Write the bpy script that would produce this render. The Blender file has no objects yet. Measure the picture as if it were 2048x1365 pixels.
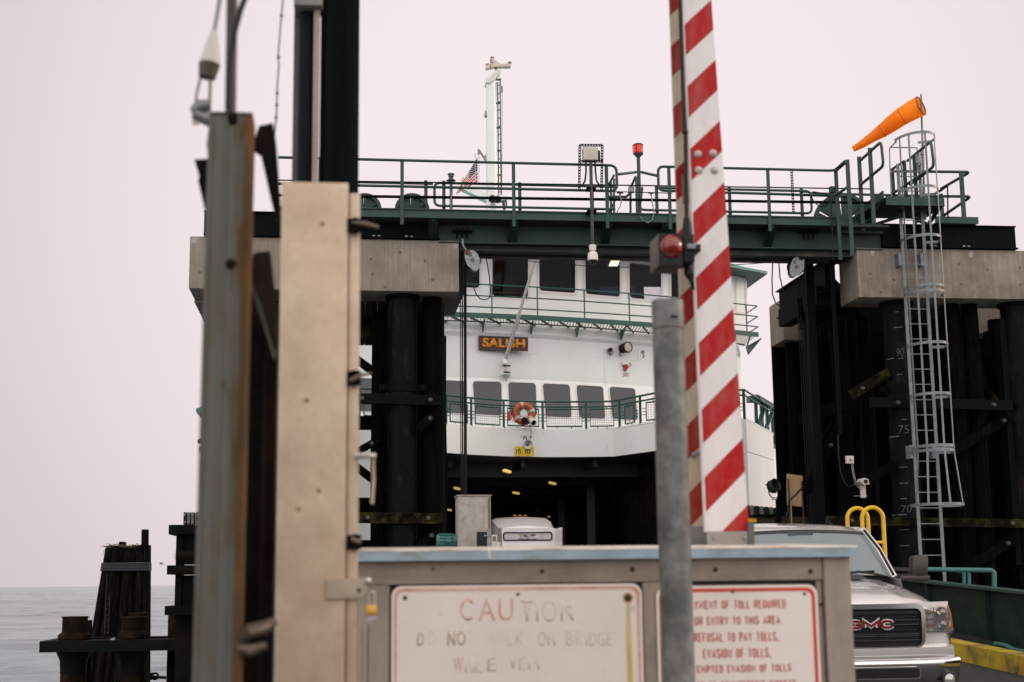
import bpy, bmesh, math, random
from mathutils import Vector, Matrix
V = Vector
R_ = math.radians
random.seed(7)
scene = bpy.context.scene
COL = scene.collection

# ------------------------------------------------------------------ camera
FPX, PW, PH = 50 / 36 * 2048, 2048, 1365
HEAD, PITCH, ROLL, EYE = R_(7.0), R_(9.58), R_(0.66), V((0, 0, 1.65))
_f = V((math.sin(HEAD) * math.cos(PITCH), math.cos(HEAD) * math.cos(PITCH), math.sin(PITCH)))
_r0 = V((math.cos(HEAD), -math.sin(HEAD), 0))
_u0 = _r0.cross(_f)
_r = _r0 * math.cos(ROLL) - _u0 * math.sin(ROLL)
_u = _u0 * math.cos(ROLL) + _r0 * math.sin(ROLL)
cam_d = bpy.data.cameras.new('camera')
cam = bpy.data.objects.new('camera', cam_d)
COL.objects.link(cam)
cam.matrix_world = Matrix(((_r.x, _u.x, -_f.x, EYE.x), (_r.y, _u.y, -_f.y, EYE.y), (_r.z, _u.z, -_f.z, EYE.z), (0, 0, 0, 1)))
cam_d.sensor_width = 36
cam_d.lens = 50
cam_d.clip_start = 0.05
cam_d.clip_end = 60000
cam_d.dof.use_dof = True
cam_d.dof.focus_distance = 25
cam_d.dof.aperture_fstop = 3.5
scene.camera = cam

# ------------------------------------------------------------------ sky and sun
SUN_DIR = V((1.0, 0.10, 0.36)).normalized()      # towards the sun: low, to the right, behind smoke
w = bpy.data.worlds.new('World')
scene.world = w
w.use_nodes = True
nt = w.node_tree
bg = nt.nodes['Background']
sky = nt.nodes.new('ShaderNodeTexSky')
sky.sky_type = 'NISHITA'
sky.sun_disc = False
sky.sun_elevation = math.asin(SUN_DIR.z)
sky.sun_rotation = math.atan2(SUN_DIR.x, SUN_DIR.y)
sky.dust_density = 6
sky.air_density = 1.5
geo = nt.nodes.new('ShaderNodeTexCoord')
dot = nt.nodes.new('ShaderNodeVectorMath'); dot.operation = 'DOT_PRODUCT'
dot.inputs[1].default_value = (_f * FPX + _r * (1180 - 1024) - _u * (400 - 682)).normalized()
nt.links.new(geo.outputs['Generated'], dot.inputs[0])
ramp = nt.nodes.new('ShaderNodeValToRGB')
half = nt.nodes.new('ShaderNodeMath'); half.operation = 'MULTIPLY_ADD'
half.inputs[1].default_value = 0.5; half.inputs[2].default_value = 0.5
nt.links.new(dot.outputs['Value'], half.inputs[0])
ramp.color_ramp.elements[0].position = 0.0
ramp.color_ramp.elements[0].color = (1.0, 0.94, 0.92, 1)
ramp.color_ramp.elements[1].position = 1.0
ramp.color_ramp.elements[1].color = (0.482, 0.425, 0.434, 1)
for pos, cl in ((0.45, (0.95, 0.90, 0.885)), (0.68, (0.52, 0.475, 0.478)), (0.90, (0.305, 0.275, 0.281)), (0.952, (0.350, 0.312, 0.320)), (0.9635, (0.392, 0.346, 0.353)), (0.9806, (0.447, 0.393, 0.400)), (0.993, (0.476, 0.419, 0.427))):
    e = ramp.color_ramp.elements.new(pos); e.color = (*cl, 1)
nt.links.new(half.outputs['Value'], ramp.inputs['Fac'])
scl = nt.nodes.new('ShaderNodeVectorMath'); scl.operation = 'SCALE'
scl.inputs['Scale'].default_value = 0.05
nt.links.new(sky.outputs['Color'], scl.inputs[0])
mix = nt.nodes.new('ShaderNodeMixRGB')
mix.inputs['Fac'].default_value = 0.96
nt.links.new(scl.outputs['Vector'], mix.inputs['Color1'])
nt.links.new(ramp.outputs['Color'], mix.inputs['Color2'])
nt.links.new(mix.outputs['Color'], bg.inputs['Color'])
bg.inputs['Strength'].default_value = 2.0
sd = bpy.data.lights.new('sun', 'SUN')
sd.energy = 1.3
sd.angle = R_(14)
sd.color = (1.0, 0.72, 0.52)
so = bpy.data.objects.new('sun', sd)
COL.objects.link(so)
so.rotation_euler = SUN_DIR.to_track_quat('Z', 'Y').to_euler()
so.location = (30, 0, 30)
scene.view_settings.view_transform = 'Standard'
scene.view_settings.look = 'None'
scene.view_settings.gamma = 1
scene.view_settings.exposure = 0.0

# ------------------------------------------------------------------ measuring helper: photo pixel -> point on a plane of the place
def at(x, y, Y=None, Z=None, X=None):
    d = _f + _r * ((x - PW / 2) / FPX) - _u * ((y - PH / 2) / FPX)
    t = (Y - EYE.y) / d.y if Y is not None else ((Z - EYE.z) / d.z if Z is not None else (X - EYE.x) / d.x)
    return EYE + d * t

# ------------------------------------------------------------------ mesh helpers
APART = {n: n for n in ('rusty_bolt', 'hood_vent', 'hinge_pin', 'deck_pillar', 'rear_handrail', 'handrail', 'frame_plate', 'cable_gland', 'lower_channel', 'ladder_hoop', 'tunnel_wall', 'ceiling_beam',
                        'lamp_bulb', 'reflector', 'spacer_rod', 'mast_cable', 'halyard', 'shut_line', 'clamp', 'junction_plate', 'flag_star', 'frame_beam', 'base_fitting', 'toe_plate', 'platform_bracing', 'platform_edge',
                        'anchor_nut', 'shackle_bolts', 'bay_rail', 'console', 'lamp_bracket', 'wiper', 'mast_horn', 'green_bracket', 'mast_spreader', 'gaff', 'bolt_head', 'gallery_bearer_')}
APART.update({'antenna_pods': 'antenna_pod', 'clamp_rods': 'clamp_rod', 'link_rods': 'link_rod', 'mounting_rods': 'mounting_rod', 'shackle_bolts': 'shackle_bolt'})
class MB:
    def __init__(s): s.bm = bmesh.new()
    def _m(s, faces, m):
        for f in faces: f.material_index = m
    def box(s, x0, x1, y0, y1, z0, z1, m=0, bev=0.0):
        return s.obox(V(((x0 + x1) / 2, (y0 + y1) / 2, (z0 + z1) / 2)), V((abs(x1 - x0) / 2, 0, 0)), V((0, abs(y1 - y0) / 2, 0)), V((0, 0, abs(z1 - z0) / 2)), m, bev)
    def obox(s, c, a, b, d, m=0, bev=0.0):
        c, a, b, d = V(c), V(a), V(b), V(d)
        vs = [s.bm.verts.new(c + a * i + b * j + d * k) for k in (-1, 1) for j in (-1, 1) for i in (-1, 1)]
        q = [(0, 2, 3, 1), (4, 5, 7, 6), (0, 1, 5, 4), (2, 6, 7, 3), (0, 4, 6, 2), (1, 3, 7, 5)]
        fs = [s.bm.faces.new([vs[i] for i in f]) for f in q]
        s._m(fs, m)
        if bev > 0:
            es = list({e for f in fs for e in f.edges})
            r = bmesh.ops.bevel(s.bm, geom=es, offset=bev, segments=2, profile=0.6, affect='EDGES')
            s._m(r['faces'], m)
        return s
    def bar(s, p0, p1, wd, th, m=0, up=(0, 0, 1)):
        """rectangular bar from p0 to p1; wd = size across 'up', th = size along 'up'"""
        p0, p1, up = V(p0), V(p1), V(up)
        d = p1 - p0
        t = d.normalized()
        if abs(t.dot(up.normalized())) > 0.98: up = V((0, 1, 0)) if abs(t.y) < 0.9 else V((1, 0, 0))
        x = t.cross(up).normalized(); y = x.cross(t).normalized()
        return s.obox((p0 + p1) / 2, d / 2, x * wd / 2, y * th / 2, m)
    def tube(s, pts, r, n=8, m=0, caps=True, closed=False):
        pts = [V(p) for p in pts]
        k = len(pts)
        rings = []
        prev = None
        for i, p in enumerate(pts):
            if closed: t = pts[(i + 1) % k] - pts[i - 1]
            elif i == 0: t = pts[1] - p
            elif i == k - 1: t = p - pts[i - 1]
            else: t = (pts[i + 1] - p).normalized() + (p - pts[i - 1]).normalized()
            t = t.normalized() if t.length > 1e-9 else V((0, 0, 1))
            if prev is None:
                a = V((0, 0, 1)) if abs(t.z) < 0.9 else V((1, 0, 0))
                x = t.cross(a).normalized()
            else:
                x = (prev - t * prev.dot(t))
                x = x.normalized() if x.length > 1e-6 else t.orthogonal().normalized()
            prev = x
            y = t.cross(x)
            rr = r[i] if isinstance(r, (list, tuple)) else r
            rings.append([s.bm.verts.new(p + (x * math.cos(2 * math.pi * j / n) + y * math.sin(2 * math.pi * j / n)) * rr) for j in range(n)])
        fs = []
        for i in range(k if closed else k - 1):
            A, B = rings[i], rings[(i + 1) % k]
            for j in range(n):
                fs.append(s.bm.faces.new((A[j], A[(j + 1) % n], B[(j + 1) % n], B[j])))
        if caps and not closed:
            fs.append(s.bm.faces.new(rings[0][::-1])); fs.append(s.bm.faces.new(rings[-1]))
        for f in fs: f.smooth = True
        s._m(fs, m)
        return s
    def cyl(s, p0, p1, r0, r1=None, n=16, m=0, caps=True):
        return s.tube([p0, p1], [r0, r0 if r1 is None else r1], n, m, caps)
    def prism(s, pts, ext, m=0):
        """polygon (points in order) extruded by vector ext"""
        ext = V(ext)
        a = [s.bm.verts.new(V(p)) for p in pts]
        b = [s.bm.verts.new(V(p) + ext) for p in pts]
        n = len(pts)
        fs = [s.bm.faces.new(a[::-1]), s.bm.faces.new(b)]
        for i in range(n): fs.append(s.bm.faces.new((a[i], a[(i + 1) % n], b[(i + 1) % n], b[i])))
        s._m(fs, m)
        bmesh.ops.recalc_face_normals(s.bm, faces=fs)
        return s
    def quad(s, a, b, c, d, m=0):
        f = s.bm.faces.new([s.bm.verts.new(V(p)) for p in (a, b, c, d)])
        f.material_index = m
        return s
    def grid(s, rows, m=0, smooth=True, closed=False):
        vs = [[s.bm.verts.new(V(p)) for p in row] for row in rows]
        n = len(vs[0])
        for i in range(len(vs) - 1):
            for j in range(n if closed else n - 1):
                f = s.bm.faces.new((vs[i][j], vs[i][(j + 1) % n], vs[i + 1][(j + 1) % n], vs[i + 1][j]))
                f.smooth = smooth
                f.material_index = m
        return s
    def lathe(s, c, axis, prof, n=20, m=0):
        """prof = [(distance along axis, radius)]"""
        c, ax = V(c), V(axis).normalized()
        x = ax.orthogonal().normalized(); y = ax.cross(x)
        rows = [[c + ax * h + (x * math.cos(2 * math.pi * j / n) + y * math.sin(2 * math.pi * j / n)) * max(r, 1e-4) for j in range(n)] for h, r in prof]
        return s.grid(rows, m, True, True)
    def ball(s, c, r, m=0, n=12, sc=(1, 1, 1)):
        rows = []
        for i in range(n // 2 + 1):
            a = math.pi * i / (n // 2)
            rows.append([V(c) + V((math.sin(a) * math.cos(2 * math.pi * j / n) * sc[0], math.sin(a) * math.sin(2 * math.pi * j / n) * sc[1], math.cos(a) * sc[2])) * r for j in range(n)])
        return s.grid(rows, m, True, True)
    def build(s, name, mats, parent=None, sharp=38, weld=False, origin=None):
        if not isinstance(mats, (list, tuple)): mats = [mats]
        o = V((0, 0, 0))
        if parent is not None: o = world_loc(parent)
        elif origin is not None: o = V(origin)
        elif len(s.bm.verts):
            xs = [v.co.x for v in s.bm.verts]; ys = [v.co.y for v in s.bm.verts]; zs = [v.co.z for v in s.bm.verts]
            o = V(((min(xs) + max(xs)) / 2, (min(ys) + max(ys)) / 2, min(zs)))
        if weld: bmesh.ops.remove_doubles(s.bm, verts=s.bm.verts, dist=1e-4)
        bmesh.ops.recalc_face_normals(s.bm, faces=s.bm.faces)
        if parent is not None and name in APART:      # loose pieces become parts of their own
            s.bm.verts.index_update()
            seen = {}; k = 0
            for v in s.bm.verts:
                if v.index in seen: continue
                st = [v]; seen[v.index] = k
                while st:
                    a = st.pop()
                    for e in a.link_edges:
                        b = e.other_vert(a)
                        if b.index not in seen: seen[b.index] = k; st.append(b)
                k += 1
            if k > 1:
                first = None
                for i in range(k):
                    q = MB(); mp = {}
                    for v in s.bm.verts:
                        if seen[v.index] == i: mp[v.index] = q.bm.verts.new(v.co)
                    for f in s.bm.faces:
                        if seen[f.verts[0].index] == i:
                            try: nf = q.bm.faces.new([mp[v.index] for v in f.verts])
                            except ValueError: continue
                            nf.smooth = f.smooth; nf.material_index = f.material_index
                    nm = APART[name]
                    ob = q._link(nm, mats, parent, sharp, o)
                    first = first or ob
                s.bm.free()
                return first
            name = APART[name]
        return s._link(name, mats, parent, sharp, o)
    def _link(s, name, mats, parent, sharp, o):
        for v in s.bm.verts: v.co -= o
        me = bpy.data.meshes.new(name)
        s.bm.to_mesh(me); s.bm.free()
        for m in mats: me.materials.append(m)
        try: me.set_sharp_from_angle(angle=R_(sharp))
        except Exception: pass
        ob = bpy.data.objects.new(name, me)
        COL.objects.link(ob)
        if parent is not None: ob.parent = parent
        else: ob.location = o
        return ob

def world_loc(o):
    p = V((0, 0, 0))
    while o is not None:
        p = p + o.location
        o = o.parent
    return p

def tag(o, label=None, cat=None, group=None, kind=None):
    if label: o['label'] = label
    if cat: o['category'] = cat
    if group: o['group'] = group
    if kind: o['kind'] = kind
    return o

def thing(name, label, cat, loc, group=None):
    o = bpy.data.objects.new(name, None)
    o.empty_display_size = 0.2
    COL.objects.link(o)
    o.location = V(loc)
    return tag(o, label, cat, group)

def copy_tree(o, parent=None):
    c = o.copy(); COL.objects.link(c)
    if parent is not None: c.parent = parent
    for ch in [x for x in COL.objects if x.parent == o]: copy_tree(ch, c)
    return c

def arc(c, x, y, r, a0, a1, n=10):
    c, x, y = V(c), V(x), V(y)
    return [c + (x * math.cos(R_(a0 + (a1 - a0) * i / n)) + y * math.sin(R_(a0 + (a1 - a0) * i / n))) * r for i in range(n + 1)]

def rounded(pts, rad, n=5):
    """round the inner corners of an open path"""
    pts = [V(p) for p in pts]
    out = [pts[0]]
    for i in range(1, len(pts) - 1):
        p, a, b = pts[i], pts[i - 1], pts[i + 1]
        da, db = (a - p), (b - p)
        r = min(rad, da.length * 0.45, db.length * 0.45)
        s, e = p + da.normalized() * r, p + db.normalized() * r
        for k in range(n + 1):
            t = k / n
            out.append(s * (1 - t) ** 2 + p * 2 * t * (1 - t) + e * t * t)
    out.append(pts[-1])
    return out

def sag(p0, p1, drop, n=12):
    p0, p1 = V(p0), V(p1)
    return [p0.lerp(p1, i / n) - V((0, 0, 1)) * drop * 4 * (i / n) * (1 - i / n) for i in range(n + 1)]

def rrect(x0, x1, z0, z1, r, n=5):
    """rounded rectangle as (x, z) list, counter-clockwise"""
    out = []
    for cx, cz, a in ((x1 - r, z0 + r, -90), (x1 - r, z1 - r, 0), (x0 + r, z1 - r, 90), (x0 + r, z0 + r, 180)):
        for k in range(n + 1):
            t = R_(a + 90 * k / n)
            out.append((cx + r * math.cos(t), cz + r * math.sin(t)))
    return out

def ring(mb, outer, inner, ext, m=0):
    """frame between two polygons with the same number of points, extruded by ext"""
    ext = V(ext)
    n = len(outer)
    o0 = [mb.bm.verts.new(V(p)) for p in outer]; i0 = [mb.bm.verts.new(V(p)) for p in inner]
    o1 = [mb.bm.verts.new(V(p) + ext) for p in outer]; i1 = [mb.bm.verts.new(V(p) + ext) for p in inner]
    fs = []
    for k in range(n):
        j = (k + 1) % n
        fs += [mb.bm.faces.new((o0[k], o0[j], i0[j], i0[k])), mb.bm.faces.new((o1[k], i1[k], i1[j], o1[j])),
               mb.bm.faces.new((o0[k], o1[k], o1[j], o0[j])), mb.bm.faces.new((i0[k], i0[j], i1[j], i1[k]))]
    for f in fs: f.material_index = m

def text(name, body, mat, parent, o, right, up, x0, x1, z0, z1, thick=0.002, bold=0.0, spacing=1.0):
    """lettering fitted into the box x0..x1, z0..z1 measured from point o along right / up"""
    cu = bpy.data.curves.new('lettering', 'FONT')
    cu.body = body
    cu.offset = bold
    cu.space_character = spacing
    cu.resolution_u = 3
    tmp = bpy.data.objects.new('lettering', cu)
    COL.objects.link(tmp)
    dg = bpy.context.evaluated_depsgraph_get()
    dg.update()
    me = bpy.data.meshes.new_from_object(tmp.evaluated_get(dg))
    bpy.data.objects.remove(tmp)
    xs = [v.co.x for v in me.vertices]; ys = [v.co.y for v in me.vertices]
    o, right, up = V(o), V(right).normalized(), V(up).normalized()
    sx = (x1 - x0) / (max(xs) - min(xs)); sy = (z1 - z0) / (max(ys) - min(ys))
    nrm = right.cross(up)
    bm = bmesh.new(); bm.from_mesh(me)
    r = bmesh.ops.extrude_face_region(bm, geom=bm.faces[:])
    mv = [g for g in r['geom'] if isinstance(g, bmesh.types.BMVert)]
    for v in mv: v.co.z += 1.0
    mx, my = min(xs), min(ys)
    po = world_loc(parent) if parent is not None else V((0, 0, 0))
    for v in bm.verts:
        c = v.co
        v.co = o + right * (x0 + (c.x - mx) * sx) + up * (z0 + (c.y - my) * sy) + nrm * (thick * (1 if c.z > 0.5 else 0)) - po
    bmesh.ops.recalc_face_normals(bm, faces=bm.faces)
    me2 = bpy.data.meshes.new(name); bm.to_mesh(me2); bm.free()
    me2.materials.append(mat)
    ob = bpy.data.objects.new(name, me2); COL.objects.link(ob)
    if parent is not None: ob.parent = parent
    return ob

# ------------------------------------------------------------------ drawn block capitals (even strokes, condensed or wide)
_O = [(.5, 0), (.82, .06), (1, .26), (1, .74), (.82, .94), (.5, 1), (.18, .94), (0, .74), (0, .26), (.18, .06), (.5, 0)]
GLYPH = {
    'A': [[(0, 0), (.5, 1), (1, 0)], [(.2, .32), (.8, .32)]], 'B': [[(0, 0), (0, 1), (.7, 1), (.95, .88), (.95, .65), (.7, .53), (.1, .53)], [(.7, .53), (1, .4), (1, .13), (.72, 0), (.0, 0)]],
    'C': [[(1, .72), (.98, .84), (.82, .96), (.5, 1), (.18, .95), (0, .75), (0, .25), (.18, .05), (.5, 0), (.82, .04), (.98, .16), (1, .28)]],
    'D': [[(0, 0), (0, 1), (.6, 1), (.9, .9), (1, .7), (1, .3), (.9, .1), (.6, 0), (0, 0)]], 'E': [[(1, 0), (0, 0), (0, 1), (1, 1)], [(.05, .52), (.82, .52)]],
    'F': [[(0, 0), (0, 1), (1, 1)], [(.05, .5), (.82, .5)]], 'G': [[(1, .74), (.95, .9), (.75, 1), (.25, 1), (0, .85), (0, .15), (.25, 0), (.75, 0), (1, .12), (1, .47), (.55, .47)]],
    'H': [[(0, 0), (0, 1)], [(1, 0), (1, 1)], [(.03, .5), (.97, .5)]], 'I': [[(.5, 0), (.5, 1)]], 'K': [[(0, 0), (0, 1)], [(.95, 1), (.08, .42)], [(.35, .6), (1, 0)]],
    'L': [[(0, 1), (0, 0), (1, 0)]], 'M': [[(0, 0), (0, 1), (.5, .25), (1, 1), (1, 0)]], 'N': [[(0, 0), (0, 1), (1, 0), (1, 1)]], 'O': [_O], 'P': [[(0, 0), (0, 1), (.7, 1), (1, .86), (1, .58), (.7, .44), (.05, .44)]],
    'Q': [_O, [(.55, .28), (1, -.02)]], 'R': [[(0, 0), (0, 1), (.7, 1), (1, .86), (1, .62), (.7, .48), (.05, .48)], [(.62, .46), (1, 0)]],
    'S': [[(.98, .76), (.9, .92), (.6, 1), (.35, 1), (.08, .92), (0, .76), (.1, .6), (.5, .5), (.9, .4), (1, .24), (.92, .08), (.65, 0), (.35, 0), (.08, .08), (0, .26)]],
    'T': [[(0, 1), (1, 1)], [(.5, 0), (.5, .97)]], 'U': [[(0, 1), (0, .24), (.18, .05), (.5, 0), (.82, .05), (1, .24), (1, 1)]], 'V': [[(0, 1), (.5, 0), (1, 1)]], 'W': [[(0, 1), (.25, 0), (.5, .75), (.75, 0), (1, 1)]],
    'Z': [[(0, 1), (1, 1), (0, 0), (1, 0)]],
    'Y': [[(0, 1), (.5, .45), (1, 1)], [(.5, .48), (.5, 0)]], '0': [_O], '1': [[(.5, 0), (.5, 1)]], '5': [[(.95, 1), (.08, 1), (.03, .55), (.5, .63), (.9, .5), (1, .3), (.9, .1), (.5, 0), (.1, .06), (0, .2)]],
    ',': [[(.6, .10), (.3, -.16)]], '.': [[(.5, .0), (.5, .08)]], "'": [[(.5, .72), (.5, 1)]], '"': [[(.15, .72), (.15, 1)], [(.85, .72), (.85, 1)]],
}
GW = {'I': .02, '1': .02, ' ': .62, ',': .25, '.': .05, 'M': 1.55, 'N': 1.15, 'W': 1.45, 'V': 1.12, 'A': 1.12, 'Y': 1.1, "'": .02, '"': .35, 'E': .86, 'F': .86, 'L': .82, 'T': .92}
def caps_text(name, body, mat, parent, o, right, up, x0, x1, z0, z1, sw, thick=.0006, gap=.42):
    """block capitals fitted into x0..x1, z0..z1; sw = stroke width"""
    o, right, up = V(o), V(right).normalized(), V(up).normalized()
    nrm = right.cross(up)
    ws = [GW.get(c, 1.0) for c in body]
    n = len(body)
    unit = (x1 - x0 - sw * n) / (sum(ws) + gap * (n - 1))
    x = x0
    mb = MB(); bm = mb.bm
    k = 0
    for c, w_ in zip(body, ws):
        cw = w_ * unit
        for pl_ in GLYPH.get(c, []):
            P = [(x + sw / 2 + px_ * cw, z0 + sw / 2 + pz * (z1 - z0 - sw)) for px_, pz in pl_]
            clo = len(P) > 2 and abs(P[0][0] - P[-1][0]) < 1e-9 and abs(P[0][1] - P[-1][1]) < 1e-9
            if clo: P = P[:-1]
            m = len(P); L = []; R = []
            for i in range(m):
                a = P[i - 1] if (i > 0 or clo) else None
                b = P[(i + 1) % m] if (i < m - 1 or clo) else None
                q = P[i]
                d1 = V((q[0] - a[0], q[1] - a[1])).normalized() if a else None
                d2 = V((b[0] - q[0], b[1] - q[1])).normalized() if b else None
                d1 = d1 or d2; d2 = d2 or d1
                n1 = V((-d1.y, d1.x)); n2 = V((-d2.y, d2.x))
                mt = (n1 + n2); mt = mt.normalized() if mt.length > .2 else n1
                s_ = min(1 / max(mt.dot(n1), .35), 1.9) * sw / 2
                e_ = V((0, 0))
                if not clo and m == 2: e_ = d1 * (sw * .0)
                L.append((q[0] + mt.x * s_ + e_.x, q[1] + mt.y * s_ + e_.y)); R.append((q[0] - mt.x * s_ + e_.x, q[1] - mt.y * s_ + e_.y))
            dz = thick + .00004 * (k % 5); k += 1
            f = lambda p, h: o + right * p[0] + up * p[1] + nrm * h
            tl_ = [bm.verts.new(f(p, dz)) for p in L]; tr_ = [bm.verts.new(f(p, dz)) for p in R]
            bl_ = [bm.verts.new(f(p, 0)) for p in L]; br_ = [bm.verts.new(f(p, 0)) for p in R]
            for i in range(m if clo else m - 1):
                j = (i + 1) % m
                for A_, B_ in ((tl_, tr_), (tr_, br_), (bl_, tl_)):
                    bm.faces.new((A_[i], A_[j], B_[j], B_[i]))
            if not clo:
                for i in (0, m - 1): bm.faces.new((tl_[i], tr_[i], br_[i], bl_[i]))
        x += cw + sw + gap * unit
    return mb.build(name, mat, parent)
# ------------------------------------------------------------------ materials
def _n(nt, t, **kw):
    n = nt.nodes.new(t)
    for k, v in kw.items(): setattr(n, k, v)
    return n

def M(name, col, rough=0.6, metal=0.0, var=0.18, scale=5.0, stretch=(1, 1, 1), bump=0.0, bscale=None,
      spot=None, spot_amt=0.5, spot_scale=3.0, spot_stretch=(1, 1, 1), spot_soft=0.12, ior=1.45, coat=0.0, rvar=0.1, fine=0.0, spec=0.5):
    m = bpy.data.materials.new(name)
    m.use_nodes = True
    nt = m.node_tree
    p = nt.nodes['Principled BSDF']
    tc = _n(nt, 'ShaderNodeTexCoord')
    def noise(sc, st, detail=6.0):
        mp = _n(nt, 'ShaderNodeMapping'); mp.inputs['Scale'].default_value = st
        nt.links.new(tc.outputs['Object'], mp.inputs['Vector'])
        nz = _n(nt, 'ShaderNodeTexNoise'); nz.inputs['Scale'].default_value = sc; nz.inputs['Detail'].default_value = detail
        nz.inputs['Roughness'].default_value = 0.62
        nt.links.new(mp.outputs['Vector'], nz.inputs['Vector'])
        return nz
    n1 = noise(scale, stretch)
    rp = _n(nt, 'ShaderNodeValToRGB')
    c = V(col[:3])
    rp.color_ramp.elements[0].position = 0.3; rp.color_ramp.elements[1].position = 0.72
    rp.color_ramp.elements[0].color = (*[max(x * (1 - var), 0) for x in c], 1)
    rp.color_ramp.elements[1].color = (*[min(x * (1 + var), 1) for x in c], 1)
    nt.links.new(n1.outputs['Fac'], rp.inputs['Fac'])
    out = rp.outputs['Color']
    if fine > 0:
        nf = noise(scale * 14, stretch, 2)
        mm = _n(nt, 'ShaderNodeMixRGB', blend_type='OVERLAY'); mm.inputs['Fac'].default_value = fine
        nt.links.new(out, mm.inputs['Color1']); nt.links.new(nf.outputs['Fac'], mm.inputs['Color2'])
        out = mm.outputs['Color']
    if spot is not None:
        n2 = noise(spot_scale, spot_stretch)
        r2 = _n(nt, 'ShaderNodeValToRGB')
        th = 0.72 - 0.4 * spot_amt
        r2.color_ramp.elements[0].position = max(th - spot_soft, 0); r2.color_ramp.elements[1].position = min(th + spot_soft, 1)
        nt.links.new(n2.outputs['Fac'], r2.inputs['Fac'])
        mx = _n(nt, 'ShaderNodeMixRGB'); mx.inputs['Color2'].default_value = (*spot, 1)
        nt.links.new(r2.outputs['Color'], mx.inputs['Fac']); nt.links.new(out, mx.inputs['Color1'])
        out = mx.outputs['Color']
    nt.links.new(out, p.inputs['Base Color'])
    rr = _n(nt, 'ShaderNodeMapRange')
    rr.inputs['To Min'].default_value = max(rough - rvar, 0.02); rr.inputs['To Max'].default_value = min(rough + rvar, 1)
    nt.links.new(n1.outputs['Fac'], rr.inputs['Value']); nt.links.new(rr.outputs['Result'], p.inputs['Roughness'])
    p.inputs['Metallic'].default_value = metal
    p.inputs['IOR'].default_value = ior
    p.inputs['Specular IOR Level'].default_value = spec
    p.inputs['Coat Weight'].default_value = coat
    if bump > 0:
        nb = noise(bscale or scale * 4, stretch)
        b = _n(nt, 'ShaderNodeBump'); b.inputs['Strength'].default_value = bump; b.inputs['Distance'].default_value = 0.02
        nt.links.new(nb.outputs['Fac'], b.inputs['Height']); nt.links.new(b.outputs['Normal'], p.inputs['Normal'])
    return m

def emis(name, col, strength, base=None):
    m = bpy.data.materials.new(name); m.use_nodes = True
    p = m.node_tree.nodes['Principled BSDF']
    p.inputs['Base Color'].default_value = (*(base or col), 1)
    p.inputs['Emission Color'].default_value = (*col, 1); p.inputs['Emission Strength'].default_value = strength
    return m

def glass(name, tint, clear=0.6, gloss=0.25, rough=0.03, body=(0.02, 0.02, 0.022)):
    """window glass: part see-through, part dark body, with a mirror coat"""
    m = bpy.data.materials.new(name); m.use_nodes = True
    nt = m.node_tree
    p = nt.nodes['Principled BSDF']; out = nt.nodes['Material Output']
    p.inputs['Base Color'].default_value = (*body, 1); p.inputs['Roughness'].default_value = rough
    p.inputs['IOR'].default_value = 1.5
    p.inputs['Specular IOR Level'].default_value = gloss * 2
    tr = _n(nt, 'ShaderNodeBsdfTransparent'); tr.inputs['Color'].default_value = (*tint, 1)
    fr = _n(nt, 'ShaderNodeFresnel'); fr.inputs['IOR'].default_value = 1.5
    mt = _n(nt, 'ShaderNodeMath', operation='MULTIPLY_ADD'); mt.inputs[1].default_value = -clear; mt.inputs[2].default_value = clear
    nt.links.new(fr.outputs['Fac'], mt.inputs[0])
    mx = _n(nt, 'ShaderNodeMixShader')
    nt.links.new(mt.outputs['Value'], mx.inputs['Fac'])
    nt.links.new(p.outputs['BSDF'], mx.inputs[1]); nt.links.new(tr.outputs['BSDF'], mx.inputs[2])
    nt.links.new(mx.outputs['Shader'], out.inputs['Surface'])
    return m

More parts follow.
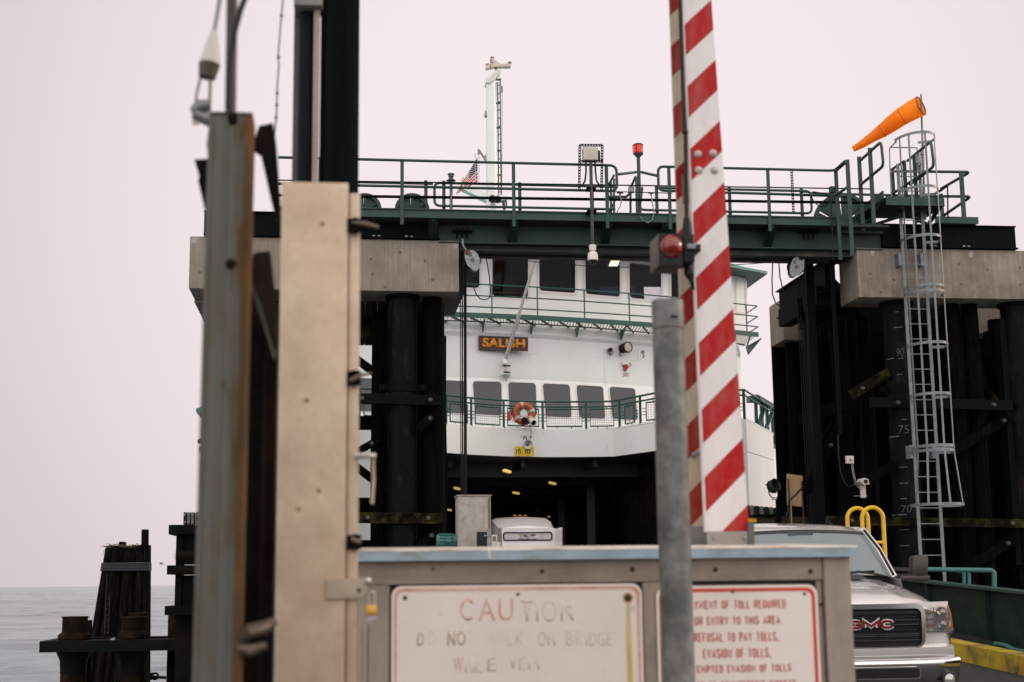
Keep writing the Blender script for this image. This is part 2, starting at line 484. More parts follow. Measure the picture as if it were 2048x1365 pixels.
def stripes(name, period, phase, slope, red, white, grime, grime_amt):
    """diagonal red and white bands in the object's own x / z"""
    m = bpy.data.materials.new(name); m.use_nodes = True
    nt = m.node_tree; p = nt.nodes['Principled BSDF']
    tc = _n(nt, 'ShaderNodeTexCoord'); sp = _n(nt, 'ShaderNodeSeparateXYZ')
    nt.links.new(tc.outputs['Object'], sp.inputs['Vector'])
    a = _n(nt, 'ShaderNodeMath', operation='MULTIPLY_ADD'); a.inputs[1].default_value = -slope
    nt.links.new(sp.outputs['X'], a.inputs[0]); nt.links.new(sp.outputs['Z'], a.inputs[2])
    b = _n(nt, 'ShaderNodeMath', operation='SUBTRACT'); b.inputs[1].default_value = phase
    nt.links.new(a.outputs[0], b.inputs[0])
    c = _n(nt, 'ShaderNodeMath', operation='DIVIDE'); c.inputs[1].default_value = period
    nt.links.new(b.outputs[0], c.inputs[0])
    d = _n(nt, 'ShaderNodeMath', operation='FRACT'); nt.links.new(c.outputs[0], d.inputs[0])
    g = _n(nt, 'ShaderNodeMath', operation='LESS_THAN'); g.inputs[1].default_value = 0.5
    nt.links.new(d.outputs[0], g.inputs[0])
    mx = _n(nt, 'ShaderNodeMixRGB'); mx.inputs['Color1'].default_value = (*white, 1); mx.inputs['Color2'].default_value = (*red, 1)
    nt.links.new(g.outputs[0], mx.inputs['Fac'])
    mp = _n(nt, 'ShaderNodeMapping'); mp.inputs['Scale'].default_value = (9, 9, 3)
    nt.links.new(tc.outputs['Object'], mp.inputs['Vector'])
    nz = _n(nt, 'ShaderNodeTexNoise'); nz.inputs['Scale'].default_value = 1.6; nz.inputs['Detail'].default_value = 8; nz.inputs['Roughness'].default_value = 0.7
    nt.links.new(mp.outputs['Vector'], nz.inputs['Vector'])
    r = _n(nt, 'ShaderNodeMapRange'); r.inputs['From Min'].default_value = 0.45; r.inputs['From Max'].default_value = 0.85
    r.inputs['To Max'].default_value = grime_amt
    nt.links.new(nz.outputs['Fac'], r.inputs['Value'])
    m2 = _n(nt, 'ShaderNodeMixRGB'); m2.inputs['Color2'].default_value = (*grime, 1)
    nt.links.new(r.outputs['Result'], m2.inputs['Fac']); nt.links.new(mx.outputs['Color'], m2.inputs['Color1'])
    nt.links.new(m2.outputs['Color'], p.inputs['Base Color'])
    p.inputs['Roughness'].default_value = 0.5
    p.inputs['Specular IOR Level'].default_value = 0.2
    return m

def wire_mesh(name, col, pitch, wire):
    m = bpy.data.materials.new(name); m.use_nodes = True
    nt = m.node_tree; p = nt.nodes['Principled BSDF']; out = nt.nodes['Material Output']
    p.inputs['Base Color'].default_value = (*col, 1); p.inputs['Roughness'].default_value = 0.5
    tc = _n(nt, 'ShaderNodeTexCoord'); sp = _n(nt, 'ShaderNodeSeparateXYZ')
    nt.links.new(tc.outputs['Object'], sp.inputs['Vector'])
    last = None
    for ax in ('X', 'Z'):
        d = _n(nt, 'ShaderNodeMath', operation='DIVIDE'); d.inputs[1].default_value = pitch
        nt.links.new(sp.outputs[ax], d.inputs[0])
        f = _n(nt, 'ShaderNodeMath', operation='FRACT'); nt.links.new(d.outputs[0], f.inputs[0])
        l = _n(nt, 'ShaderNodeMath', operation='LESS_THAN'); l.inputs[1].default_value = wire
        nt.links.new(f.outputs[0], l.inputs[0])
        if last is None: last = l
        else:
            mxm = _n(nt, 'ShaderNodeMath', operation='MAXIMUM')
            nt.links.new(last.outputs[0], mxm.inputs[0]); nt.links.new(l.outputs[0], mxm.inputs[1]); last = mxm
    tr = _n(nt, 'ShaderNodeBsdfTransparent'); mx = _n(nt, 'ShaderNodeMixShader')
    nt.links.new(last.outputs[0], mx.inputs['Fac']); nt.links.new(tr.outputs[0], mx.inputs[1]); nt.links.new(p.outputs[0], mx.inputs[2])
    nt.links.new(mx.outputs[0], out.inputs['Surface'])
    return m

RUST = (0.16, 0.065, 0.02)
concrete = M('concrete', (0.265, 0.225, 0.188), 0.85, spec=.25, var=0.26, scale=3.2, stretch=(9, 9, 0.25), bump=0.25, bscale=14, spot=(0.165, 0.132, 0.103), spot_amt=0.38, spot_scale=1.7, spot_soft=.2, fine=0.3)
concrete2 = M('board_marked_concrete', (0.275, 0.232, 0.192), 0.85, spec=.25, var=0.3, scale=2.2, stretch=(6, 6, 0.3), bump=0.3, bscale=10, spot=(0.15, 0.12, 0.092), spot_amt=0.46, spot_scale=2.2, spot_soft=.2, fine=0.32)
black_steel = M('black_painted_steel', (0.0032, 0.0046, 0.0046), 0.6, var=0.3, scale=3, spec=0.05)
pile_black = M('black_pile_coating', (0.0028, 0.004, 0.004), 0.5, spec=0.06, var=0.5, scale=2.2, stretch=(1, 1, 0.3), spot=(0.022, 0.020, 0.018), spot_amt=0.14, spot_scale=5, spot_stretch=(1, 1, .3))
timber = M('creosoted_timber', (0.0026, 0.0029, 0.0026), 0.9, spec=0.03, var=0.7, scale=3.0, stretch=(7, 7, 0.5), bump=0.6, bscale=8, spot=(0.012, 0.0105, 0.0075), spot_amt=0.16, spot_scale=4, spot_stretch=(5, 5, .4))
timber_moss = M('mossy_timber', (0.006, 0.005, 0.0035), 0.9, spec=0.04, var=0.6, scale=3, stretch=(1, 3, 3), bump=0.5, spot=(0.05, 0.048, 0.012), spot_amt=0.36, spot_scale=3)
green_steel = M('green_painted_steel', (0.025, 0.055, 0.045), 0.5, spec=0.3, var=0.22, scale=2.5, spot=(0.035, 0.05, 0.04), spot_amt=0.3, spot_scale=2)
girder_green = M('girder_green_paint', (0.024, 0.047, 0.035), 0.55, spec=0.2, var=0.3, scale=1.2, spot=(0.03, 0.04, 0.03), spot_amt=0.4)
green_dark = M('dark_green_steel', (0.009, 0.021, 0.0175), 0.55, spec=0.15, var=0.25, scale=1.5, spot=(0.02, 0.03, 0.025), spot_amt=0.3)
grating = M('deck_grating', (0.035, 0.035, 0.03), 0.7, metal=0.3, var=0.6, scale=9, stretch=(1, 9, 1))
galv = M('galvanised_steel', (0.25, 0.26, 0.265), 0.5, metal=0.4, var=0.35, scale=16, spot=(0.16, 0.17, 0.175), spot_amt=0.45, spot_scale=11, bump=0.05)
galv_pole = M('weathered_galvanised_pipe', (0.155, 0.158, 0.148), 0.5, metal=0.3, var=0.45, scale=16, stretch=(1, 1, .7), spot=(0.065, 0.072, 0.068), spot_amt=0.5, spot_scale=10, bump=0.05)
galv_ladder = M('galvanised_ladder_steel', (0.165, 0.18, 0.19), 0.5, metal=0.35, var=0.25, scale=8)
rust_steel = M('rusted_steel', (0.014, 0.009, 0.006), 0.85, spec=.06, var=0.6, scale=6, spot=(0.02, 0.013, 0.01), spot_amt=0.5, bump=0.3)
rust_dark = M('dark_rusted_steel', (0.006, 0.005, 0.004), 0.85, spec=0.05, var=0.6, scale=7, spot=(0.035, 0.015, 0.006), spot_amt=0.2, spot_scale=4, bump=0.2)
post_metal = M('rust_stained_galvanised_channel', (0.096, 0.094, 0.084), 0.6, spec=.2, var=0.14, scale=3, stretch=(5, 5, .6), spot=(0.085, 0.055, 0.022), spot_amt=0.26, spot_scale=3.0, spot_stretch=(5, 5, 1.6), spot_soft=0.12)
post_rust = M('rust_streaked_flange', (0.155, 0.07, 0.022), 0.85, spec=.1, var=0.5, scale=3, stretch=(4, 4, 1), spot=(0.045, 0.034, 0.022), spot_amt=0.62, spot_scale=2.2, spot_stretch=(3, 3, 1.0), spot_soft=0.15)
beige = M('weathered_beige_aluminium', (0.50, 0.385, 0.28), 0.45, metal=0.3, var=0.22, scale=2.6, stretch=(1, 1, .8), spot=(0.32, 0.23, 0.15), spot_amt=0.40, spot_scale=4, spot_soft=0.25, fine=0.15)
taupe = M('taupe_painted_boards', (0.27, 0.215, 0.172), 0.75, var=0.16, scale=2.2, stretch=(1.5, 8, 8), spot=(0.19, 0.15, 0.12), spot_amt=0.3, spot_scale=4, bump=0.15, fine=0.2)
taupe_v = M('taupe_painted_upright_boards', (0.265, 0.21, 0.168), 0.75, var=0.16, scale=2.2, stretch=(8, 8, 1.2), spot=(0.185, 0.148, 0.12), spot_amt=0.3, spot_scale=4, bump=0.15, fine=0.2)
taupe_dark = M('shadow_gap_board', (0.06, 0.05, 0.042), 0.8, var=0.2, scale=4)
flash = M('pale_blue_metal_flashing', (0.27, 0.345, 0.40), 0.45, metal=0.1, var=0.2, scale=4, stretch=(1, 1, 1), spot=(0.14, 0.15, 0.10), spot_amt=0.18, spot_scale=5, spot_stretch=(1, 1, 3))
flash_top = M('rust_flecked_flashing_top', (0.55, 0.50, 0.44), 0.5, var=0.2, scale=5, spot=(0.3, 0.16, 0.07), spot_amt=0.32, spot_scale=6)
sign_white = M('weathered_white_sign_face', (0.68, 0.60, 0.535), 0.5, var=0.06, scale=3, spot=(0.42, 0.39, 0.36), spot_amt=0.12, spot_scale=14, spot_soft=0.05)
sign_red = M('red_sign_paint', (0.50, 0.045, 0.03), 0.5, var=0.12, scale=8)
sign_text = M('faded_red_lettering', (0.40, 0.05, 0.036), 0.55, var=0.22, scale=14)
faded_red = M('washed_out_red_paint', (0.50, 0.22, 0.15), 0.6, var=0.12, scale=5, spot=(0.65, 0.54, 0.46), spot_amt=0.46, spot_scale=7, spot_soft=0.2)
faded_pink = M('almost_gone_pink_paint', (0.62, 0.47, 0.39), 0.6, var=0.10, scale=8, spot=(0.68, 0.60, 0.535), spot_amt=0.66, spot_scale=9, spot_soft=0.22)
faded_brown = M('worn_brown_lettering', (0.38, 0.26, 0.18), 0.6, var=0.2, scale=9, spot=(0.66, 0.58, 0.51), spot_amt=0.45, spot_scale=11, spot_soft=0.16)
faded_olive = M('worn_olive_lettering', (0.45, 0.40, 0.29), 0.6, var=0.2, scale=9, spot=(0.67, 0.59, 0.525), spot_amt=0.58, spot_scale=10, spot_soft=0.16)
rust_run = M('orange_rust_run', (0.56, 0.33, 0.07), 0.7, var=0.2, scale=6, stretch=(8, 8, 1), spot=(0.60, 0.50, 0.38), spot_amt=0.36, spot_scale=7, spot_stretch=(9, 9, .7), spot_soft=0.2)
bolt_grey = M('dull_bolt', (0.06, 0.057, 0.05), 0.6, metal=0.3)
bolt_rust = M('rusty_bolt', (0.05, 0.03, 0.018), 0.6, metal=0.4)
ship_white = M('ferry_white_paint', (0.715, 0.745, 0.735), 0.42, var=0.02, scale=0.35, stretch=(1, 1, .5), spot=(0.66, 0.66, 0.62), spot_amt=0.12, spot_scale=.9, spot_stretch=(1.6, 1.6, .5), spot_soft=0.3, coat=0.15)
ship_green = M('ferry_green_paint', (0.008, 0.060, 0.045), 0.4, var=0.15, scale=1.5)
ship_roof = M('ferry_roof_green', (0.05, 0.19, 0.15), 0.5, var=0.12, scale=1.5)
ship_trim = M('window_trim', (0.62, 0.585, 0.575), 0.4, var=0.04)
cabin_glass = glass('tinted_cabin_glass', (0.75, 0.75, 0.75), clear=0.42, gloss=0.26, rough=0.04, body=(0.040, 0.041, 0.046))
bridge_glass = glass('wheelhouse_glass', (0.86, 0.87, 0.89), clear=0.93, gloss=0.25)
interior = M('dark_interior', (0.012, 0.012, 0.012), 0.8, var=0.3)
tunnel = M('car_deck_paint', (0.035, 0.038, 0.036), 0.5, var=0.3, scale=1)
name_board = M('maroon_board', (0.045, 0.014, 0.009), 0.5, var=0.2)
name_gold = M('gold_lettering', (0.62, 0.235, 0.015), 0.45, var=0.1)
yellow = M('yellow_paint', (0.60, 0.36, 0.008), 0.45, var=0.1, scale=3)
yellow_sign = M('yellow_sign_face', (0.68, 0.47, 0.02), 0.5, var=0.08)
yellow_kerb = M('worn_yellow_kerb_paint', (0.44, 0.31, 0.022), 0.7, var=0.25, scale=2.5, spot=(0.10, 0.085, 0.05), spot_amt=0.33, spot_scale=3, bump=0.3)
black = M('black_plastic', (0.008, 0.008, 0.009), 0.5, var=0.2, spec=0.25)
rubber = M('black_rubber', (0.010, 0.010, 0.010), 0.8, var=0.2, spec=0.2)
white_plastic = M('white_plastic', (0.62, 0.595, 0.56), 0.5, var=0.06)
ivory = M('ivory_enclosure', (0.47, 0.42, 0.37), 0.6, var=0.08, scale=7, fine=0.1)
red_paint = M('red_equipment_paint', (0.36, 0.015, 0.012), 0.45, var=0.15)
orange_ring = M('orange_lifering_cover', (0.38, 0.075, 0.020), 0.6, var=0.15, scale=7)
tape = M('reflective_tape', (0.46, 0.43, 0.40), 0.4)
cable = M('wire_rope', (0.007, 0.007, 0.007), 0.6, spec=0.2)
grey_box = M('weathered_grey_cabinet', (0.30, 0.27, 0.24), 0.6, var=0.12, scale=2.5, stretch=(3, 3, .6), spot=(0.19, 0.165, 0.14), spot_amt=0.3, spot_scale=8, fine=0.18)
teal = M('teal_paint', (0.035, 0.125, 0.11), 0.5, var=0.15, scale=4)
dull_brass = M('dull_brass', (0.13, 0.11, 0.085), 0.6, metal=0.1, var=0.2)
brass = M('brass', (0.55, 0.30, 0.05), 0.35, metal=0.6, var=0.1)
white_paint = M('white_paint', (0.72, 0.71, 0.69), 0.45, var=0.05, scale=2)
chalk = M('chalk_mark', (0.17, 0.175, 0.175), 0.9, var=0.3, scale=20)
plywood = M('plywood', (0.46, 0.30, 0.175), 0.75, var=0.12, scale=2, stretch=(4, 4, .6))
brown_board = M('brown_stained_board', (0.055, 0.036, 0.022), 0.8, var=0.3, scale=3)
fender_green = M('mildewed_green_fender', (0.13, 0.155, 0.125), 0.75, var=0.4, scale=4, spot=(0.30, 0.24, 0.16), spot_amt=0.42, spot_scale=3)
asphalt = M('asphalt', (0.028, 0.027, 0.026), 0.85, var=0.3, scale=3, bump=0.5, bscale=90, fine=0.4)
# ------------------------------------------------------------------ the setting: sea, pier deck, bridge span road
SLOPE = 0.045
def road_z(y): return max(0.0, (y - 14.0) * SLOPE)

def water_mat():
    m = bpy.data.materials.new('sea_water'); m.use_nodes = True
    nt = m.node_tree; p = nt.nodes['Principled BSDF']
    p.inputs['Base Color'].default_value = (0.045, 0.060, 0.068, 1)
    p.inputs['Specular Tint'].default_value = (0.86, 0.95, 1.0, 1)
    p.inputs['Roughness'].default_value = 0.16; p.inputs['IOR'].default_value = 1.33
    tc = _n(nt, 'ShaderNodeTexCoord')
    def nz(sc, st, det):
        mp = _n(nt, 'ShaderNodeMapping'); mp.inputs['Scale'].default_value = st
        nt.links.new(tc.outputs['Object'], mp.inputs['Vector'])
        n = _n(nt, 'ShaderNodeTexNoise'); n.inputs['Scale'].default_value = sc; n.inputs['Detail'].default_value = det
        n.inputs['Roughness'].default_value = 0.65
        nt.links.new(mp.outputs['Vector'], n.inputs['Vector']); return n
    big = nz(0.012, (0.20, 1.0, 1), 3); mid = nz(0.38, (0.30, 1.0, 1), 7); sml = nz(1.9, (0.6, 1, 1), 5)
    b0 = _n(nt, 'ShaderNodeBump'); b0.inputs['Strength'].default_value = 1.0; b0.inputs['Distance'].default_value = 2.2
    b1 = _n(nt, 'ShaderNodeBump'); b1.inputs['Strength'].default_value = 0.8; b1.inputs['Distance'].default_value = 0.30
    nt.links.new(mid.outputs['Fac'], b0.inputs['Height'])
    nt.links.new(sml.outputs['Fac'], b1.inputs['Height']); nt.links.new(b0.outputs['Normal'], b1.inputs['Normal'])
    nt.links.new(b1.outputs['Normal'], p.inputs['Normal'])
    pat = nz(0.045, (0.22, 1.0, 1), 5)
    ms_ = _n(nt, 'ShaderNodeMapRange'); ms_.inputs['From Min'].default_value = 0.40; ms_.inputs['From Max'].default_value = 0.60
    ms_.inputs['To Min'].default_value = 0.10; ms_.inputs['To Max'].default_value = 0.6
    nt.links.new(pat.outputs['Fac'], ms_.inputs['Value']); nt.links.new(ms_.outputs['Result'], b0.inputs['Strength'])
    rip = nz(0.16, (0.30, 1.0, 1), 6)
    ad = _n(nt, 'ShaderNodeMath', operation='MULTIPLY'); nt.links.new(rip.outputs['Fac'], ad.inputs[0]); nt.links.new(ms_.outputs['Result'], ad.inputs[1])
    wc = _n(nt, 'ShaderNodeValToRGB'); wc.color_ramp.elements[0].position = 0.12; wc.color_ramp.elements[1].position = 0.58
    wc.color_ramp.elements[0].color = (0.20, 0.235, 0.25, 1); wc.color_ramp.elements[1].color = (0.03, 0.06, 0.075, 1)  # pale and dark patches in the colour imitate uneven reflection off the waves
    nt.links.new(ad.outputs[0], wc.inputs['Fac']); nt.links.new(wc.outputs['Color'], p.inputs['Base Color'])
    mr = _n(nt, 'ShaderNodeMapRange'); mr.inputs['From Min'].default_value = 0.38; mr.inputs['From Max'].default_value = 0.62
    mr.inputs['To Min'].default_value = 0.10; mr.inputs['To Max'].default_value = 0.28
    nt.links.new(big.outputs['Fac'], mr.inputs['Value']); nt.links.new(mr.outputs['Result'], p.inputs['Roughness'])
    return m
SEA_Z = -4.6
mb = MB()
n = 48
rad = [60, 200, 900, 4000, 22000]
c0 = V((0, 30, SEA_Z))
mb.grid([[c0 + V((math.cos(2 * math.pi * j / n), math.sin(2 * math.pi * j / n), 0)) * r for j in range(n)] for r in [0.5] + rad], closed=True, smooth=False)
from mathutils import noise as mnoise
rows = []
yy = 60.0
while yy < 1500:
    row = []
    for j in range(150):
        xx = yy * (-0.31 + 0.27 * j / 149) - 2
        patch = mnoise.noise(V((xx * .006, yy * .022, 3.1))) * .5 + .5
        am = (.07 + .48 * max(0, min(1, (patch - .30) * 2.2)))
        h = mnoise.noise(V((xx * .16, yy * .42, 0))) * .6 + mnoise.noise(V((xx * .42, yy * .95, 7))) * .32 + mnoise.noise(V((xx * .05, yy * .13, 4))) * .7
        row.append((xx, yy, SEA_Z + .45 + am * h * 1.3))
    rows.append(row); yy *= 1.0075
mb.grid(rows)
sea = mb.build('water', water_mat(), origin=(0, 0, SEA_Z))
tag(sea, kind='structure')

mb = MB()
mb.box(-0.9, 13.5, -9, 13.9, -0.9, 0.0)
tag(mb.build('pier_deck', asphalt), kind='structure')
# road on the sloping bridge span
mb = MB()
ys = [13.95, 18, 22, 26, 30, 35.2]
X0, X1 = 2.9, 10.3
mb.grid([[(x, y, road_z(y) - 0.002) for x in (X0, X1)] for y in ys], smooth=False)
mb.grid([[(x, y, road_z(y) - 0.35) for x in (X0, X1)] for y in ys], smooth=False)
for x in (X0, X1): mb.grid([[(x, y, road_z(y) - 0.35), (x, y, road_z(y) - 0.002)] for y in ys], smooth=False)
tag(mb.build('road', asphalt), kind='structure')

# yellow kerb and green side girder along the road
def along(mb, x0, x1, ya, yb, h0, h1, m=0, n=8):
    for i in range(n):
        y0, y1 = ya + (yb - ya) * i / n, ya + (yb - ya) * (i + 1) / n
        c = [(x0, y0), (x1, y0), (x1, y1), (x0, y1)]
        mb.prism([V((x0, y0, road_z(y0) + h0)), V((x1, y0, road_z(y0) + h0)), V((x1, y0, road_z(y0) + h1)), V((x0, y0, road_z(y0) + h1))],
                 V((0, y1 - y0, road_z(y1) - road_z(y0))), m)
mb = MB(); along(mb, 9.62, 9.92, 14.0, 35.0, 0.0, 0.27, n=1)
tag(mb.build('kerb', yellow_kerb), 'worn yellow kerb along the right edge of the bridge road, beside the pickup', 'kerb')
gt = thing('side_girder', 'dark green steel plate wall along the right edge of the bridge road', 'barrier', (10.45, 14, 0))
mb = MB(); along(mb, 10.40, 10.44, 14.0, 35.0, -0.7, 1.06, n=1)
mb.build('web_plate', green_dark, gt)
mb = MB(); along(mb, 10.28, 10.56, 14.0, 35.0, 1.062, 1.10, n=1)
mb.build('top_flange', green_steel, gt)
for i in range(9):
    y = 15.2 + i * 2.3
    mb = MB(); mb.box(10.30, 10.398, y, y + 0.03, road_z(y) - 0.1, road_z(y) + 1.06)
    mb.build('stiffener', green_dark, gt)
gl = thing('side_girder', 'dark green steel plate wall along the left edge of the bridge road', 'barrier', (2.75, 14, 0))
mb = MB(); along(mb, 2.74, 2.78, 14.0, 35.0, -0.7, 0.55, n=1); mb.build('web_plate', green_dark, gl)
mb = MB(); along(mb, 2.62, 2.90, 14.0, 35.0, 0.552, 0.59, n=1); mb.build('top_flange', green_steel, gl)
# dark rubber mat lying between kerb and girder, and a teal rope end
mb = MB()
pts = [(9.93, 0.02), (9.97, 0.24), (10.1, 0.31), (10.26, 0.22), (10.28, 0.02)]
rows = [[V((x, y, road_z(y) + z * s)) for x, z in pts] for y, s in ((20.6, .3), (21.0, .9), (22.2, 1.1), (23.5, 1.0), (24.0, .4))]
mb.grid(rows); tag(mb.build('rubber_mat', rubber), 'black rubber mat lying between yellow kerb and green girder', 'mat')
mb = MB()
p = [at(1990, 1288, X=10.05), at(2012, 1291, X=10.03), at(2026, 1300, X=10.02), at(2048, 1304, X=10.0), at(2075, 1303, X=10.0)]
mb.tube(rounded(p, .2), 0.035, 8)
tag(mb.build('mooring_rope', teal), 'teal rope end lying behind the yellow kerb at the right edge', 'rope')
# teal pipe rail behind the girder
tp = thing('pipe_rail', 'low teal pipe rail standing beside the green side girder, behind the pickup mirror', 'railing', at(1925, 1200, Y=25.5))
Yq = 25.5
mb = MB(); mb.tube(rounded([at(1840, 1139, Y=Yq), at(1982, 1141, Y=Yq), at(1988, 1146, Y=Yq), at(1989, 1215, Y=Yq)], .15), 0.045, 10); mb.build('rail', teal, tp)
for x in (1928, 1938):
    mb = MB(); mb.tube(rounded([at(x - 14, 1142.5, Y=Yq + .02), at(x - 2, 1144, Y=Yq + .02), at(x, 1150, Y=Yq + .02), at(x + 1, 1215, Y=Yq + .02)], .1), 0.035, 8); mb.build('post', teal, tp)
# yellow hoop rails beside the road
def hoop(xa, xb, ytop, yb, Y, lab):
    t = thing('hoop_rail', lab, 'rail', V((at((xa + xb) / 2, ytop, Y=Y).x, Y, road_z(Y))), 'yellow hoop rails behind the pickup')
    a, b = at(xa, ytop, Y=Y), at(xb, ytop, Y=Y)
    r = (b.x - a.x) / 2
    top = (a.z + b.z) / 2
    zb = road_z(Y)
    mb = MB()
    path = [V((a.x, Y, zb)), V((a.x, Y, top - r))] + arc(V(((a.x + b.x) / 2, Y, top - r)), V((-1, 0, 0)), V((0, 0, 1)), r, 0, 180, 14)[1:] + [V((b.x, Y, zb))]
    mb.tube(path, 0.039, 12); mb.build('hoop_tube', yellow, t)
    mb = MB(); mb.cyl(V((a.x, Y, top - 0.62)), V((b.x, Y, top - 0.62)), 0.032, n=10); mb.build('crossbar', yellow, t)
    for x in (a.x, b.x):
        mb = MB(); mb.cyl(V((x, Y, zb)), V((x, Y, zb + 0.02)), 0.09, n=14); mb.build('base_plate', yellow, t)
hoop(1693.5, 1734.5, 1017, 1100, 25.3, 'left one of two yellow hoop rails rising behind the silver pickup roof')
hoop(1723, 1765, 1015.5, 1100, 24.6, 'right one of two yellow hoop rails, the one nearer the ladder')
# ------------------------------------------------------------------ the two bridge towers: concrete caps on steel and timber piles
BED = -8.0
def pile(mb, x, y, r0, r1, z0, z1, n=14, lean=(0, 0), wob=0.012):
    k = 9
    pts = []; rr = []
    for i in range(k + 1):
        t = i / k
        pts.append(V((x + lean[0] * (1 - t) + random.uniform(-wob, wob), y + lean[1] * (1 - t) + random.uniform(-wob, wob), z0 + (z1 - z0) * t)))
        rr.append(r0 + (r1 - r0) * t + random.uniform(-wob, wob) * .6)
    mb.tube(pts, rr, n)

def beam(parent, name, a, b, w_, h, m, up=(0, 0, 1), bolts=(), bname='bolt'):
    mb = MB(); mb.bar(a, b, w_, h, up=up)
    o = mb.build(name, m, parent)
    if bolts:
        for t in bolts:
            p = V(a).lerp(V(b), t)
            q = MB(); q.lathe(p + V((0, -w_ / 2 - 0.055, 0)), (0, 1, 0), [(0, 0), (0.0, .03), (.02, .045), (.055, .05)], 10)
            q.build(bname, bolt_grey, o)
    return o

tl = thing('bridge_tower', 'left bridge tower, weathered concrete cap on black piles behind the beige cabinet', 'tower', (-0.3, 29.5, 0), 'two towers carrying the overhead walkway')
tr = thing('bridge_tower', 'right bridge tower, concrete cap on dark timber piles behind the caged ladder', 'tower', (13.0, 29.5, 0), 'two towers carrying the overhead walkway')
def caps(t, xi, xo, rear_xi):
    """xi = inner end of the front cap, xo = outer end"""
    mb = MB(); mb.box(xi, xo, 27.0, 28.05, 7.20, 8.22, bev=0.02); mb.build('concrete_cap', concrete if t is tl else concrete2, t)
    mb = MB(); mb.box(rear_xi, xo, 31.5, 32.55, 7.09, 8.07, bev=0.02); mb.build('concrete_cap', concrete2, t)
    s = 1.0 if xo < xi else -1.0
    mb = MB(); mb.box(xo + 0.003 * s, xo + 1.0 * s, 28.052, 31.498, 7.13, 8.10, bev=0.02); mb.build('side_beam', concrete2, t)
caps(tl, 2.292, -2.86, at(885.5, 650, Y=31.5).x)
caps(tr, 10.352, 15.6, 10.22)

def steel_pile(t, x, y, r, z1, collar_z=None, m=pile_black):
    mb = MB(); mb.cyl((x, y, BED), (x, y, z1), r, n=28)
    o = mb.build('steel_pile', m, t)
    mb = MB(); mb.cyl((x, y, z1 - .07), (x, y, z1 - .002), r * 1.2, n=28); mb.build('pile_head', black_steel, o)
    # spiral weld bead
    mb = MB()
    mb.tube([V((x + math.cos(a) * (r + .002), y + math.sin(a) * (r + .002), z1 - .3 - a * .28)) for a in [i * .25 for i in range(150)] if z1 - .3 - a * .28 > -6], .009, 5)
    mb.build('weld_seam', m, o)
    if collar_z:
        mb = MB(); mb.cyl((x, y, collar_z - .09), (x, y, collar_z + .09), r + .025, n=28)
        for sx in (-1, 1):
            mb.box(x + sx * (r + .02), x + sx * (r + .17), y - .02, y + .02, collar_z - .05, collar_z + .07)
            mb.cyl((x + sx * (r + .10), y - .06, collar_z), (x + sx * (r + .10), y + .06, collar_z), .03, n=8)
        mb.build('collar', black_steel, o)
    return o
steel_pile(tl, 1.215, 27.5, 0.283, 7.198, at(804, 774, Y=27.3).z)
steel_pile(tl, -1.6, 27.5, 0.283, 7.198)
XS = at(1801, 700, Y=27.4).x
steel_pile(tr, XS, 27.5, 0.285, 7.198, at(1800, 778, Y=27.3).z)
steel_pile(tr, at(2046, 800, Y=27.4).x, 27.5, 0.285, 7.198)
steel_pile(tr, at(1835, 950, Y=28.9).x, 28.9, 0.10, 5.6, m=M('rusty_brown_pipe', (0.05, 0.028, 0.018), 0.7, var=0.3, scale=3, stretch=(3, 3, .4)))
def timber_pile(t, x, y, r, z1, lean=(0, 0)):
    mb = MB(); pile(mb, x, y, r, r * .92, BED, z1, 12, lean)
    return mb.build('timber_pile', timber, t)
for x, y, r in ((1.80, 27.62, .205), (0.79, 28.1, .17), (0.12, 27.7, .2), (-0.5, 27.7, .2), (-2.4, 27.7, .2), (1.15, 29.6, .19), (1.75, 29.6, .19), (0.05, 29.7, .2), (-1.0, 29.6, .2), (-2.3, 29.6, .2),
                (1.4, 31.9, .2), (2.25, 32.0, .18), (0.1, 31.9, .2), (-1.1, 31.9, .2), (-2.3, 31.9, .2)):
    timber_pile(tl, x, y, r, 7.19 if y < 28.1 or y > 31.5 else 7.0)
random.seed(11)
for x, y, r in ((10.55, 31.9, .2), (11.0, 32.0, .2), (11.4, 32.1, .2), (11.85, 31.9, .2), (12.3, 32.0, .2), (12.75, 32, .2), (13.2, 32, .2), (13.65, 32, .2), (14.1, 32, .2), (14.5, 31.9, .15), (15.25, 31.9, .2), (12.95, 30.4, .2),
                (10.45, 30.2, .2), (10.8, 30.6, .2), (11.15, 30.3, .2), (11.5, 30.5, .2), (12.1, 30.4, .2), (12.55, 30.5, .2), (13.05, 30.4, .2), (13.5, 30.5, .2), (13.9, 30.5, .2), (14.75, 30.4, .2), (15.2, 30.4, .2),
                (10.62, 29.0, .2), (10.98, 29.3, .2), (11.3, 29.4, .2), (12.3, 28.9, .2), (12.8, 28.8, .2), (13.2, 28.9, .2), (14.1, 28.8, .2),
                (12.55, 27.65, .2), (12.95, 27.6, .18), (14.6, 27.7, .19), (15.2, 27.6, .2)):
    timber_pile(tr, x, y, r, 7.19 if y < 28.1 or y > 31.5 else 7.1, (random.uniform(-.05, .05), 0))
